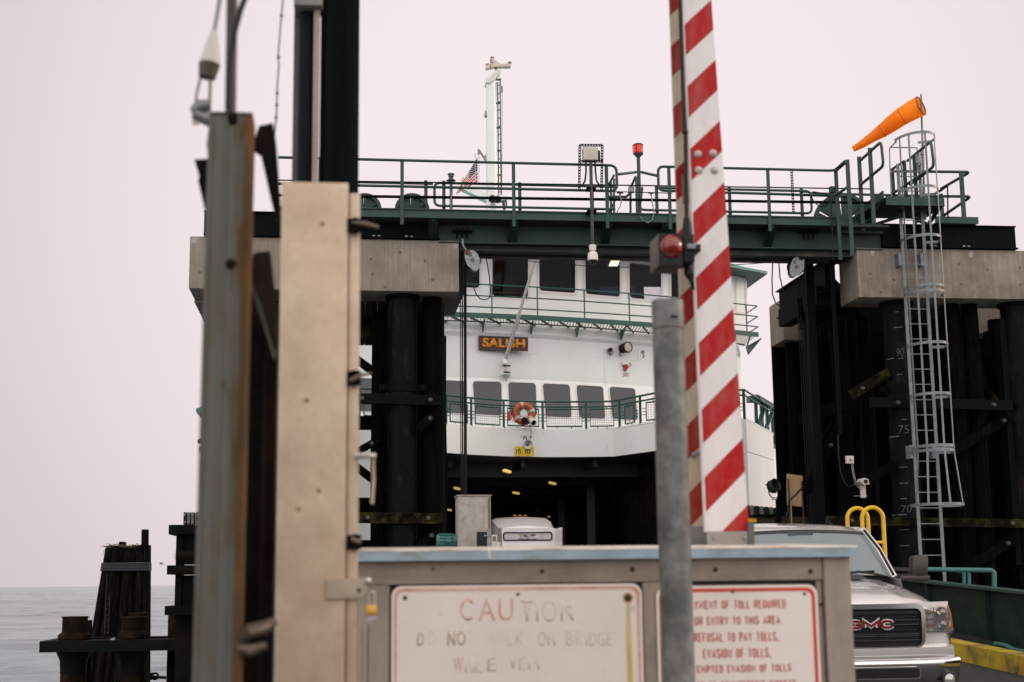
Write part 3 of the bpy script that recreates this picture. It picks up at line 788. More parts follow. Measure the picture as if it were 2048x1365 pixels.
# dark board sheets added behind the piles to close light gaps
def backing_planks(t, x0, x1, Y, z0, z1):
    mb = MB(); x = x0
    while x < x1 - .02:
        wd = random.uniform(.24, .30); mb.box(x, min(x + wd - .008, x1), Y + random.uniform(0, .015), Y + .08, z0, z1 + random.uniform(-.03, 0)); x += wd
    mb.build('dark_backing', timber, t)
backing_planks(tr, 10.28, 13.35, 32.62, -4, 8.0)
backing_planks(tr, at(1609, 700, Y=31.35).x, at(1997, 800, Y=31.35).x, 31.36, -4, 8.2)
backing_planks(tr, at(2014, 800, Y=31.35).x, 15.5, 31.36, -4, 8.0)
backing_planks(tl, -2.7, at(877, 650, Y=31.1).x, 31.1, at(730, 690, Y=31.1).z, 8.1)
backing_planks(tl, -2.7, .30, 30.2, -4, 7.0)
# horizontal and diagonal bracing, bolted
def hb(t, x0, y0, x1, y1, Y, h, m, bolts=(), w_=.16, Yb=None):
    return beam(t, 'cross_beam', at(x0, y0, Y=Y), at(x1, y1, Y=Yb or Y), w_, h, m, (0, 0, 1), bolts)
def db(t, x0, y0, x1, y1, Y, h, m, bolts=(), w_=.12, Yb=None):
    return beam(t, 'diagonal_brace', at(x0, y0, Y=Y), at(x1, y1, Y=Yb or Y), w_, h, m, (0, 0, 1), bolts)
hb(tl, 560, 794, 886, 802, 27.25, .19, black_steel, (.5, .92))
hb(tl, 400, 1032, 890, 1038, 27.2, .20, timber_moss, (.68, .93))
hb(tl, 560, 640, 880, 646, 29.9, .22, timber)
hb(tl, 480, 1090, 890, 1096, 28.2, .25, timber)
hb(tl, 690, 846, 765, 847, 29.9, .28, timber)
hb(tl, 690, 1016, 765, 1017, 29.9, .42, timber)
db(tl, 836, 858, 884, 818, 27.24, .17, timber, (.5,))
db(tl, 700, 912, 772, 872, 27.9, .14, timber, (.6,))
db(tl, 690, 702, 775, 765, 28.0, .16, timber)
db(tl, 700, 925, 800, 1000, 28.0, .16, timber)
db(tl, 836, 1092, 890, 1052, 27.25, .15, timber, (.5,))
db(tl, 640, 700, 790, 640, 28.4, .22, timber_moss)
db(tl, 690, 700, 780, 610, 28.6, .14, timber)
hb(tr, 1742, 806, 2022, 812, 27.22, .20, black_steel, (.18, .86))
hb(tr, 1660, 1042, 2060, 1048, 27.2, .17, timber_moss, (.1, .9))
hb(tr, 1598, 842, 1690, 812, 31.9, .26, timber, (), .16, 28.5)
hb(tr, 1606, 650, 1720, 600, 31.4, .22, timber, (), .16, 28.2)
hb(tr, 1660, 900, 1960, 905, 29.9, .25, timber)
hb(tr, 1650, 1120, 2050, 1128, 28.3, .3, timber)
hb(tr, 1690, 700, 2040, 706, 29.9, .25, timber)
db(tr, 1700, 792, 1776, 746, 27.4, .19, timber_moss, (.3,))
db(tr, 1612, 985, 1706, 800, 28.6, .18, timber, (.5,))
db(tr, 1705, 975, 1790, 930, 27.3, .16, timber)
db(tr, 1896, 908, 2016, 835, 27.4, .20, timber, (.9,))
db(tr, 1893, 1162, 2034, 1074, 27.4, .20, timber, (.85,))
db(tr, 2020, 850, 1960, 760, 28.6, .16, timber_moss)
db(tr, 1745, 700, 1640, 900, 29.6, .16, timber)
db(tr, 1660, 560, 1740, 640, 31.2, .16, timber)
# steel guide posts and angles on the towers
def guide(t, x, ya, yb, Y, wd, m, name='guide_post'):
    a = at(x, yb, Y=Y); top = at(x, ya, Y=Y)
    mb = MB(); X = (a.x + top.x) / 2
    mb.box(X - wd / 2, X + wd / 2, Y, Y + .012, a.z, top.z); mb.box(X - wd / 2, X - wd / 2 + .012, Y + .0125, Y + wd, a.z, top.z)
    mb.build(name, m, t)
guide(tl, 887, 607, 1080, 26.98, .045, black_steel)
guide(tl, 881, 612, 800, 28.3, .10, rust_dark)
guide(tr, 1632, 500, 1120, 28.2, .17, black_steel)
guide(tr, 1672, 470, 870, 27.6, .07, black_steel)
guide(tr, 1935, 640, 1130, 27.9, .14, green_dark)
guide(tr, 2030, 640, 1130, 27.4, .30, black_steel)
# longitudinal steel beams under the walkway, one above each row of ropes
for t, x in ((tl, 2.35), (tr, 10.16)):
    mb = MB(); mb.box(x - .11, x + .11, 28.06, 31.2, 7.55, 8.14); mb.box(x - .19, x + .19, 28.06, 31.2, 8.142, 8.17); mb.box(x - .19, x + .19, 28.06, 31.2, 7.52, 7.548)
    mb.build('rope_beam', green_dark if t is tl else black_steel, t)
mb = MB()
for i, (x, y0, y1) in enumerate(((9.93, 28.3, 29.2), (9.95, 29.6, 31.0))):
    mb.box(x, x + .3, y0, y1, 7.3, 7.7)
mb.build('junction_plate', black_steel, tr)
# form-tie holes in the concrete faces
for t_, pts in ((tl, ((742, 519), (745, 548), (800, 505), (850, 522), (865, 560), (770, 575), (440, 490), (400, 545))), (tr, ((1740, 548), (1788, 560), (1918, 528), (1922, 569), (1975, 540), (2040, 536), (2041, 570), (1850, 575), (1762, 585)))):
    for x, y in pts:
        p = at(x, y, Y=26.999); mb = MB(); mb.lathe(p, (0, -1, 0), [(-.002, .035), (.0012, .02), (.002, .010), (.0005, 0)], 12); mb.build('tie_hole', M('tie_hole_stain', (.14, .112, .088), .9, spec=.1, var=.3, scale=30) if 'tie_hole_stain' not in bpy.data.materials else bpy.data.materials['tie_hole_stain'], t_)
for t_, x, y in ((tl, 911, 490), (tl, 388, 480), (tr, 1745, 505), (tr, 1942, 508)):
    p = at(x, y, Y=26.999); mb = MB(); mb.prism([V((p.x + dx, 26.998, p.z + dz)) for dx, dz in ((-.05, -.06), (.02, -.08), (.05, .0), (.03, .07), (-.03, .05))], (0, .002, 0)); mb.build('grout_patch', M('grout_patch', (.33, .32, .32), .9, spec=.1, var=.3, scale=20) if 'grout_patch' not in bpy.data.materials else bpy.data.materials['grout_patch'], t_)
# chalk gauge on the right tower's steel pile
for y, x0, x1, tk in ((656, 1788, 1803, 0), (717, 1781, 1789, 0), (718, 1796, 1804, 0), (750, 1794, 1803, 0), (811, 1805, 1815, 0), (840, 1803, 1812, 0), (873, 1787, 1799, 1), (935, 1799, 1814, 0), (967, 1801, 1815, 0), (998, 1803, 1813, 0), (1030, 1792, 1813, 1), (1060, 1803, 1816, 0), (1092, 1804, 1818, 0), (625, 1789, 1796, 0)):
    a, b = at(x0, y, Y=27.26), at(x1, y - .5, Y=27.26)
    mb = MB()
    pts = []
    for k in range(5):
        p = a.lerp(b, k / 4); dx = p.x - XS
        pts.append(V((p.x, 27.5 - math.sqrt(max(.285 ** 2 - dx * dx, 0)) - .003, p.z)))
    mb.tube(pts, .006 if not tk else .008, 5); mb.build('chalk_tick', chalk, tr)
for s, x0, x1, y0, y1 in (('90', 1793, 1806, 713, 698), ('75', 1796, 1816, 868, 852), ('70', 1802, 1822, 1026, 1012)):
    p, q = at(x0, y0, Y=27.21), at(x1, y1, Y=27.21)
    text('chalk_number', s, chalk, tr, V((p.x, 27.208, p.z)), (1, 0, .05), (.10, 0, 1), 0, q.x - p.x, 0, q.z - p.z, .004, -.03)

# ------------------------------------------------------------------ overhead walkway spanning the towers
wk = thing('overhead_walkway', 'dark green steel walkway with railings spanning between the two concrete towers', 'walkway', (6.3, 27.5, 8.2))
mb = MB()
mb.box(1.90, 10.9, 27.05, 27.075, 8.20, 8.555); mb.box(1.90, 10.9, 27.95, 27.975, 8.20, 8.555)
mb.box(1.90, 10.9, 26.98, 28.04, 8.17, 8.198)
mb.build('girder', girder_green, wk)
mb = MB()
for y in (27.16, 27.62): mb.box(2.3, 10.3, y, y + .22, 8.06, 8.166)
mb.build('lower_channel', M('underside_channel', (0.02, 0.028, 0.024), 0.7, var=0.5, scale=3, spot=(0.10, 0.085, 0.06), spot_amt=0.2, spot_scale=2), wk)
mb = MB(); mb.box(-1.2, 10.92, 26.62, 28.7, 8.56, 8.60); mb.build('walk_deck', grating, wk)
zt0, zt1 = 8.565, 8.735
mb = MB(); mb.box(-1.2, 9.9, 26.595, 26.615, zt0, zt1); mb.box(-1.2, 9.9, 26.56, 26.595, zt1 - .02, zt1)
mb.build('toe_plate', green_steel, wk)
mb = MB(); mb.box(9.9, 10.9, 26.9, 26.92, 8.50, 8.70); mb.build('toe_plate', green_steel, wk)
for px_ in (866, 1027, 1213, 1330, 1540):
    x = at(px_, 445, Y=26.8).x
    mb = MB(); mb.prism([V((x - .02, 26.62, 8.558)), V((x - .02, 27.05, 8.558)), V((x - .02, 27.05, 8.21)), V((x - .02, 26.99, 8.21)), V((x - .02, 26.62, 8.50))], (.04, 0, 0))
    mb.prism([V((x - .09, 26.63, 8.556)), V((x - .09, 26.66, 8.52)), V((x - .09, 27.045, 8.21)), V((x - .09, 27.045, 8.24))], (.18, 0, 0))
    mb.build('knee_brace', green_dark, wk)
def fx(px_, y=380): return at(px_, y, Y=26.6).x
ZT, ZM = 9.695, at(1000, 378, Y=26.6).z
RY, RY2 = 26.585, 28.4
for px_ in (640, 804, 1027, 1213, 1338, 1536):
    x = fx(px_)
    mb = MB(); mb.box(x - .034, x + .034, RY - .022, RY - .01, 8.42, ZT - .03); mb.build('rail_post', green_steel, wk)
xL, xG0, xG1, xE = -1.2, fx(1233, 350), fx(1316, 350), fx(1670)
r = .028
zl = ZM
mb = MB()
mb.tube(rounded([(xL, RY, ZT), (xG0, RY, ZT), (xG0, RY, zl), (xL, RY, zl)], .14), r)
mb.build('handrail', green_steel, wk)
mb = MB()
mb.tube(rounded([(fx(1671), 26.0, ZT + .02), (xE, RY, ZT), (xG1, RY, ZT), (xG1, RY, zl + .03), (xE, RY, zl), (fx(1671), 26.0, zl)], .12), r)
mb.build('handrail', green_steel, wk)
# black conduits clipped along the rail
for y0, y1, Yc, rr, nm in ((364, 370, 26.63, .014, 'conduit'), (394, 399, 26.75, .03, 'conduit')):
    a, b = at(700, y0, Y=Yc), at(1690, y1 + (y1 - y0) * 1.2, Y=Yc)
    mb = MB(); mb.cyl(V((-1.2, Yc, a.z)), V((10.6, Yc, b.z)), rr, n=8); mb.build(nm, black_steel, wk)
# rear railing
def rx(px_): return at(px_, 390, Y=RY2).x
zr0, zr1 = at(1000, 369, Y=RY2).z, at(1000, 414.5, Y=RY2).z
mb = MB(); mb.tube(rounded([(rx(1230), RY2, zr1), (rx(869), RY2, zr1), (rx(869), RY2, zr0), (rx(1236), RY2, zr0)], .12), r); mb.build('rear_handrail', green_steel, wk)
mb = MB(); mb.tube(rounded([(rx(1285), RY2, zr0), (rx(1278), RY2, zr1), (rx(1622), RY2, zr1), (rx(1622), RY2, zr0), (rx(1316), RY2, zr0)], .12), r); mb.build('rear_handrail', green_steel, wk)
mb = MB(); mb.cyl((rx(700), RY2, zr0 - .02), (rx(866), RY2, zr0 - .02), r); mb.cyl((rx(1625), RY2, zr0 - .05), (rx(1900), RY2, zr0 - .05), r); mb.build('rear_handrail', green_steel, wk)
for px_ in (852, 888, 1040, 1185, 1314, 1460, 1604):
    x = rx(px_); mb = MB(); mb.box(x - .035, x + .035, RY2 + .03, RY2 + .045, 8.61, zr0 + .06); mb.build('rear_post', green_steel, wk)
# thin cable with drop leads along the railing
mb = MB(); mb.cyl(at(1030, 378, Y=26.64), at(1345, 387, Y=26.64), .010, n=6); mb.build('signal_cable', green_dark, wk)
for px_ in (1240, 1302):
    mb = MB(); mb.tube([at(px_ - 6, 386, Y=26.66), at(px_ + 6, 386.5, Y=26.66)], .018, 8); mb.cyl(at(px_, 386, Y=26.66), at(px_, 392, Y=26.66), .016, n=8); mb.build('tee_box', green_steel, wk)
mb = MB(); mb.tube([at(*p, Y=26.66) for p in ((1240, 392), (1243, 402), (1241, 412), (1235, 422), (1234, 428))], .011, 6); mb.build('drop_lead', galv_ladder, wk)
mb = MB(); mb.tube([at(*p, Y=26.55) for p in ((1303, 392), (1305, 408), (1308, 425), (1305, 440), (1296, 446), (1285, 441), (1280, 432))], .011, 6); mb.build('drop_lead', galv_ladder, wk)
mb = MB(); mb.tube([at(*p, Y=26.66) for p in ((902, 378), (903, 390), (901, 405), (903, 424))], .012, 6); mb.build('drop_lead', galv_ladder, wk)
mb = MB(); a = at(1262, 374, Y=26.7); mb.box(a.x - .05, a.x + .06, 26.66, 26.76, a.z - .12, a.z, bev=.01); mb.build('switch_box', grey_box, wk)
# bay in the middle of the walkway: guard chain bars and ladder hoops behind the beacon
mb = MB(); b0 = at(1279, 344, Y=29.2)
mb.tube([at(1238, 349, Y=28.5), b0, at(1314, 352, Y=28.5)], .03); mb.build('bay_rail', green_steel, wk)
mb = MB()
mb.tube(rounded([at(1261, 427, Y=28.6), at(1261, 376, Y=28.6), at(1272, 352, Y=28.1), at(1274, 428, Y=28.1)], .07), .026); mb.build('ladder_hoop', green_steel, wk)
mb = MB()
mb.tube([at(1216, 428, Y=28.8), at(1216, 372, Y=28.8)], .024); mb.tube([at(1222, 428, Y=28.5), at(1222, 364, Y=28.5)], .024); mb.tube([at(1228, 428, Y=28.3), at(1228, 358, Y=28.3)], .024)
mb.tube([at(1216, 372, Y=28.8), at(1228, 351, Y=28.3)], .024); mb.tube([at(1217, 427, Y=28.5), at(1232, 398, Y=28.5)], .02); mb.build('ladder_hoop', green_steel, wk)
mb = MB(); mb.tube([at(1216, 394, Y=28.3), at(1253, 394, Y=28.3), at(1262, 384, Y=28.0)], .028); mb.build('bay_rail', green_steel, wk)
# sheave wheels behind the railing
def sheave(px_, Y):
    c = at(px_, 431, Y=Y); rr = .43
    c = V((c.x, Y, 8.90))
    rr = at(px_, 388, Y=Y).z - 8.90
    mb = MB()
    mb.lathe(c, (0, 1, 0), [(-.06, rr - .07), (-.06, rr), (-.02, rr - .03), (.02, rr - .03), (.06, rr), (.06, rr - .07), (-.06, rr - .07)], 40)
    mb.lathe(c, (0, 1, 0), [(-.09, 0), (-.09, .1), (.09, .1), (.09, 0)], 20)
    for k in range(6):
        a = k * math.pi / 3 + .52
        d = V((math.cos(a), 0, math.sin(a)))
        mb.bar(c + d * .08, c + d * (rr - .06), .05, .045, up=(0, 1, 0))
    for k in range(6):   # web plate with lightening holes: six wedges around the holes
        a0, a1 = k * math.pi / 3 + .52 + .30, (k + 1) * math.pi / 3 + .52 + .02
        pts = [c + V((math.cos(a) * q, .0, math.sin(a) * q)) for q, a in ((.09, a0), (rr - .05, a0 - .18), (rr - .05, (a0 + a1) / 2), (rr - .05, a1), (.09, a1))]
        mb.prism(pts, (0, .012, 0))
    return mb.build('sheave_wheel', green_steel, wk)
sheave(824, 27.35); sheave(730, 27.35); sheave(1686, 27.7)
# black base beams resting on the concrete caps
for nm, x0, x1 in (('base_beam', -2.6, 1.895), ('base_beam', 10.905, 13.75)):
    mb = MB(); mb.box(x0, x1, 26.98, 27.0, 8.262, 8.69); mb.box(x0, x1, 26.92, 27.30, 8.692, 8.715); mb.box(x0, x1 + .02, 26.92, 27.30, 8.235, 8.26)
    mb.box(x0 + .05, x0 + .07, 27.002, 27.3, 8.262, 8.69); mb.box(x1 - .05, x1 - .03, 27.002, 27.3, 8.262, 8.69)
    o = mb.build(nm, black_steel, wk)
    for f in (.72, .86) if x0 < 0 else (.35, .6):
        x = x0 + (x1 - x0) * f
        mb = MB(); mb.cyl((x, 26.95, 8.26), (x, 26.95, 8.29), .03, n=6); mb.cyl((x + .1, 26.95, 8.26), (x + .1, 26.95, 8.285), .03, n=6); mb.build('anchor_nut', galv, o)
# raised platform above the right tower, with its own railings
ZP = 9.10
pa, pb = at(1746, 400, Y=26.9), at(1866, 394, Y=26.4)
mb = MB(); mb.box(10.75, 11.95, 26.35, 27.9, ZP - .02, ZP); mb.build('platform_deck', grating, wk)
mb = MB(); mb.box(10.76, 11.94, 26.32, 26.345, ZP - .16, ZP + .01); mb.box(10.70, 10.725, 26.33, 27.9, ZP - .03, ZP + .13); mb.box(11.96, 11.985, 26.35, 27.9, ZP - .16, ZP + .01)
mb.build('platform_edge', green_steel, wk)
mb = MB()
for a, b in (((10.76, 26.4, ZP - .1), (11.9, 27.0, 8.72)), ((11.9, 26.4, ZP - .1), (10.8, 27.0, 8.72)), ((10.72, 26.4, ZP - .05), (10.72, 27.3, 8.72)), ((10.72, 27.8, ZP - .05), (10.72, 26.95, 8.72)), ((11.95, 26.4, ZP - .1), (11.95, 27.2, 8.72))):
    mb.bar(a, b, .07, .05)
mb.build('platform_bracing', green_dark, wk)
def vpost(px_, ytop, ybot, Y, wd=.075):
    a, b = at(px_, ytop, Y=Y), at(px_, ybot, Y=Y)
    mb = MB(); mb.box(a.x - wd / 2, a.x + wd / 2, Y - .02, Y + .02, b.z, a.z); mb.build('rail_post', green_steel, wk)
vpost(1694.5, 320, 512, 26.05); vpost(1671.5, 342, 520, 26.5, .07)
vpost(1718, 314, 462, 26.75); vpost(1739.5, 296.5, 448, 26.1)
mb = MB(); mb.tube(rounded([at(1671, 343, Y=26.5), at(1694, 323, Y=26.05)], .05), .028); mb.tube([at(1672, 391, Y=26.5), at(1694, 375, Y=26.05)], .028); mb.build('handrail', green_steel, wk)
mb = MB()
mb.tube(rounded([at(1720, 322, Y=26.75), at(1762, 284, Y=25.5), at(1767, 332, Y=25.5), at(1720, 371, Y=26.75)], .12), .03); mb.build('handrail', green_steel, wk)
# right end guard: two rail levels and posts
mb = MB()
mb.tube(rounded([at(1786, 343, Y=27.9), at(1940, 344.5, Y=26.9), at(1882, 378, Y=27.9), at(1786, 408, Y=27.95)][:3], .1), .03)
mb.tube(rounded([at(1860, 393, Y=27.6), at(1942, 393.5, Y=26.9), at(1884, 434, Y=27.9)], .1), .03)
mb.build('handrail', green_steel, wk)
vpost(1922, 344, 448, 26.95, .085); vpost(1882, 388, 440, 27.8, .07); vpost(1840, 400, 440, 27.8, .06)
mb = MB(); mb.box(11.98, 12.9, 26.82, 26.84, 8.72, 8.86); mb.box(11.98, 12.88, 26.84, 27.9, 8.718, 8.735); mb.build('toe_plate', green_steel, wk)
mb = MB()
mb.tube(rounded([at(1783, 340, Y=27.4), at(1808, 323, Y=26.9)], .1), .028)
mb.tube(rounded([at(1815, 322, Y=27.3), at(1862, 283, Y=26.0), at(1868, 333, Y=26.0), at(1820, 370, Y=27.2)], .12), .03)
mb.tube([at(1783, 389, Y=27.4), at(1850, 345, Y=26.4)], .028)
mb.build('handrail', green_steel, wk)
vpost(1785, 345, 400, 27.4, .06); vpost(1808, 322, 400, 27.0, .07); vpost(1828, 310, 395, 26.9, .07)
# strut with slots
for px_, y0, y1 in ((1583, 341, 424),):
    a, b = at(px_, y0, Y=26.55), at(px_, y1, Y=26.55)
    mb = MB(); n = 16
    for k in (-1, 1): mb.box(a.x + k * .018 - .006, a.x + k * .018 + .006, 26.54, 26.55, b.z, a.z)
    for k in range(n + 1):
        z = b.z + (a.z - b.z) * k / n; mb.box(a.x - .0118, a.x + .0118, 26.541, 26.549, z - .012, z + .012)
    mb.build('slotted_strut', black_steel, wk)
# loose cables hanging at the right end of the railing
mb = MB(); mb.tube([at(*p, Y=26.5) for p in ((1600, 385), (1640, 386), (1656, 390), (1663, 402), (1655, 412), (1640, 414), (1628, 404), (1622, 392), (1612, 388))], .012, 6); mb.build('loose_cable', black, wk)
mb = MB(); mb.tube([at(*p, Y=26.5) for p in ((1625, 384), (1650, 388), (1661, 400), (1664, 440), (1666, 520))], .014, 6); mb.build('loose_cable', black, wk)
mb = MB(); a = at(1665, 380, Y=26.6); mb.box(a.x - .06, a.x + .04, 26.55, 26.65, a.z - .06, a.z + .06); mb.build('switch_box', green_steel, wk)

# ------------------------------------------------------------------ pulley blocks, lift ropes
def pulley(lab, pts, Y, hook, eye):
    t = thing('pulley_block', lab, 'pulley', at(*eye, Y=Y), 'pulley blocks hanging under the walkway girder')
    P = [at(x, y, Y=Y) for x, y in pts]
    c = sum(P, V()) / len(P)
    for k in (0, 1):
        mb = MB(); mb.prism([p + V((0, -.09 + k * .13, 0)) for p in P], (0, .022, 0)); mb.build('cheek_plate', galv, t)
    mb = MB(); mb.cyl(c + V((0, -.066, 0)), c + V((0, .038, 0)), .17, n=24); mb.build('sheave', black_steel, t)
    mb = MB(); mb.cyl(c + V((0, -.13, 0)), c + V((0, .10, 0)), .035, n=6); mb.box(c.x - .07, c.x - .01, c.y - .097, c.y - .0915, c.z + .06, c.z + .14); mb.build('axle_nut', dull_brass, t)
    e = at(*eye, Y=Y)
    mb = MB(); mb.cyl(e + V((0, -.12, 0)), e + V((0, .09, 0)), .05, n=12); mb.build('swivel_pin', M('dark_red_pin', (.10, .015, .01), .6) if pts[0][0] < 1200 else rust_steel, t)
    mb = MB()
    h = [at(x, y, Y=Y - .02) for x, y in hook]
    mb.tube(rounded(h, .05), .022, 8); mb.build('hook', galv_ladder, t)
    mb = MB(); hx = h[-1]
    for k in (-.10, .0, .10):
        mb.tube(rounded([(hx.x + k, 26.93, hx.z + .22), (hx.x + k, 26.93, hx.z + .02)], .03), .02, 8)
    mb.box(hx.x - .2, hx.x + .2, 26.90, 27.04, hx.z + .16, hx.z + .19)
    mb.build('shackle_bolts', black_steel, t)
pulley('grey pulley block hanging beside the left concrete cap', [(928.5, 505), (936, 502.5), (947, 503), (955, 511), (959, 521), (958.5, 537), (952, 544), (944, 542), (934, 533), (929, 520)], 26.9,
       [(934, 507), (931, 498), (926, 492), (925, 478)], (934, 507))
pulley('grey pulley block hanging under the girder by the right tower', [(1592, 514), (1601, 513.5), (1606, 522), (1605, 541), (1597, 550), (1588, 556), (1581, 555), (1577, 548), (1577, 535), (1583, 521)], 27.3,
       [(1600, 518), (1604, 508), (1606, 500), (1606, 488)], (1600, 518))
def rope(lab, grp, a, b, r):
    mb = MB(); mb.cyl(a, b, r, n=8); o = mb.build('lift_rope', cable); tag(o, lab, 'rope', grp)
for i, (x0, x1, r) in enumerate(((920.5, 921.5, .010), (924.5, 924.5, .014), (929, 928.5, .018), (932, 931.5, .012))):
    a, b = at(x0, 520, Y=27.4), at(x1, 1010, Y=27.4)
    rope('thin dark lift rope hanging in front of the ferry, beside the left concrete cap', 'lift ropes beside the left tower', V((a.x, 27.4, a.z)), V((b.x, 27.4, .6)), r)
for i, (x0, Yr, r, yt) in enumerate(((1593, 29.4, .012, 560), (1597.5, 29.6, .016, 560), (1601.5, 29.8, .012, 560), (1605, 30.1, .014, 560), (1609, 30.4, .012, 560))):
    a = at(x0, yt, Y=Yr)
    rope('thin dark lift rope hanging at the left edge of the right tower', 'lift ropes beside the right tower', V((a.x, Yr, a.z)), V((a.x + .03, Yr, .6)), r)
mb = MB(); mb.tube([at(*p, Y=27.2) for p in ((970, 508), (975, 530), (979, 555), (981, 585), (979, 596), (971, 600), (960, 598), (952, 588), (946, 572))], .012, 6)
tag(mb.build('hanging_cable', cable), 'thin black cable drooping in a loop below the girder beside the left pulley', 'cable')
mb = MB(); mb.tube([at(*p, Y=27.2) for p in ((1546, 505), (1544, 560), (1545, 590), (1552, 608), (1564, 615), (1576, 614))], .013, 6)
tag(mb.build('hanging_cable', cable), 'thin black cable drooping outermost left of the right tower', 'cable')
mb = MB(); mb.tube([at(*p, Y=27.25) for p in ((1556, 505), (1560, 555), (1567, 585), (1576, 600))], .013, 6)
tag(mb.build('hanging_cable', cable), 'thin black cable hanging next to the right pulley block', 'cable')
mb = MB(); mb.tube([at(*p, Y=26.95) for p in ((930, 515), (1010, 517), (1080, 525), (1170, 532), (1250, 535), (1340, 534), (1470, 530), (1580, 523))], .008, 6)
tag(mb.build('span_cable', cable), 'thin black cable strung across below the girder between both pulley blocks', 'cable')

# ------------------------------------------------------------------ equipment on the walkway
t = thing('camera_mast', 'dark pole with white dome camera below and framed ivory box on top', 'camera', at(1183, 430, Y=26.4))
Y = 26.4
def bx(x0, x1, y0, y1, Y0, Y1, name, m, par, bev=0.0):
    a, b = at(x0, y1, Y=Y0), at(x1, y0, Y=Y0)
    mb = MB(); mb.box(a.x, b.x, Y0, Y1, a.z, b.z, bev=bev); return mb.build(name, m, par)
bx(1167, 1196, 294.5, 319.5, Y - .1, Y + .05, 'enclosure', ivory, t, .012)
def strut(mb, a, b, wd=.045):
    a, b = V(a), V(b); d = (b - a); L = d.length; u = d.normalized(); s = u.cross(V((0, 1, 0))).normalized()
    for k in (-1, 1): mb.bar(a + s * k * wd * .38, b + s * k * wd * .38, wd * .26, .03, up=(0, 1, 0))
    n = max(int(L / .055), 2)
    for i in range(n + 1):
        p = a + u * L * i / n; mb.bar(p - u * .011, p + u * .011, wd * .52, .028, up=(0, 1, 0))
mb = MB()
c = [at(1159.5, 291, Y=Y), at(1204.5, 291, Y=Y), at(1204.5, 323, Y=Y), at(1159.5, 323, Y=Y)]
strut(mb, c[0], c[1]); strut(mb, c[3], c[2]); strut(mb, c[0] , at(1158.5, 381, Y=Y)); strut(mb, c[1], at(1203, 381, Y=Y))
mb.build('slotted_frame', black_steel, t)
mb = MB(); mb.box(c[0].x + .05, c[0].x + .1, Y - .02, Y + .04, c[3].z + .05, c[0].z - .06); mb.box(c[1].x - .11, c[1].x - .05, Y - .02, Y + .04, c[3].z + .02, c[0].z - .1); mb.build('frame_plate', black_steel, t)
a, b = at(1181, 322, Y=Y), at(1185.5, 492, Y=Y)
xm = (a.x + b.x) / 2
mb = MB(); mb.cyl((xm, Y, b.z), (xm, Y, a.z), .034, n=12); mb.build('pole', M('dark_grey_pole', (0.03, 0.033, 0.036), 0.5, var=.2), t)
mb = MB(); mb.box(xm - .09, xm + .09, Y - .03, Y + .2, at(1183, 425, Y=Y).z, at(1183, 421, Y=Y).z); mb.box(xm - .09, xm + .09, Y - .03, Y + .2, at(1183, 379, Y=Y).z, at(1183, 375, Y=Y).z); mb.build('clamp', black_steel, t)
for s, xs in ((-1, ((1172, 323), (1172, 345), (1170, 362), (1165, 371), (1158, 374))), (1, ((1190, 323), (1191, 345), (1193, 362), (1199, 371), (1206, 374)))):
    mb = MB(); mb.tube([at(*p, Y=Y) for p in xs], .018, 8); mb.build('flexible_conduit', black, t)
zc = lambda y: at(1186, y, Y=Y).z
c = V((xm, Y, 0))
mb = MB(); mb.lathe(c, (0, 0, 1), [(zc(501.5), 0), (zc(501.5), .066), (zc(491.5), .072), (zc(490.5), .06), (zc(490.5), 0)], 20); mb.build('collar_cap', white_plastic, t)
mb = MB(); mb.lathe(c, (0, 0, 1), [(zc(522), .085), (zc(521), .102), (zc(512), .102), (zc(506), .085), (zc(503.5), .045), (zc(501.6), .045)], 24); mb.build('dome_housing', white_plastic, t)
mb = MB(); mb.lathe(c, (0, 0, 1), [(zc(528.5), .0), (zc(528), .03), (zc(525.5), .062), (zc(521.5), .078)], 20); mb.build('dome_lens', M('smoked_dome', (0.01, 0.01, 0.011), 0.08, var=0), t)

t = thing('warning_beacon', 'red glass beacon lamp on a green post in the walkway bay', 'beacon', at(1278, 428, Y=26.9))
Y = 26.9
a, b = at(1277.5, 313, Y=Y), at(1279, 428, Y=Y)
xm = (a.x + b.x) / 2
mb = MB(); mb.cyl((xm, Y, b.z), (xm, Y, a.z), .036, n=14); mb.build('post', green_steel, t)
mb = MB(); mb.prism([V((xm - .16, Y, b.z - .02)), V((xm + .16, Y, b.z - .02)), V((xm + .05, Y, b.z - .09)), V((xm - .05, Y, b.z - .09))], (0, .2, 0)); mb.build('bracket', black_steel, t)
zz = lambda y: at(1277.5, y, Y=Y).z
mb = MB(); mb.lathe(V((xm, Y, 0)), (0, 0, 1), [(zz(317), .035), (zz(314), .045), (zz(310), .09), (zz(308.5), .10), (zz(307.5), .10), (zz(307.5), 0)], 20); mb.build('base_fitting', M('dark_bronze', (0.05, 0.045, 0.04), .5, var=.3), t)
def red_glass():
    m = bpy.data.materials.new('red_beacon_glass'); m.use_nodes = True
    nt = m.node_tree; p = nt.nodes['Principled BSDF']
    p.inputs['Base Color'].default_value = (0.50, 0.008, 0.004, 1); p.inputs['Roughness'].default_value = 0.08
    p.inputs['Emission Color'].default_value = (1, .03, .01, 1); p.inputs['Emission Strength'].default_value = 0.22
    return m
mb = MB(); mb.lathe(V((xm, Y, 0)), (0, 0, 1), [(zz(307.4), .088)] + [(zz(306 - k * 1.4), .092 if k % 2 else .097) for k in range(11)] + [(zz(290.5), .085)], 24); o = mb.build('red_lens', red_glass(), t)
mb = MB(); mb.lathe(V((xm, Y, 0)), (0, 0, 1), [(zz(305), .012), (zz(293), .012)], 8); mb.build('lamp', emis('lamp_filament', (1, .45, .2), 6), o)
mb = MB(); mb.lathe(V((xm, Y, 0)), (0, 0, 1), [(zz(291.5), .098), (zz(290.5), .105), (zz(289), .085), (zz(288.3), .0)], 20)
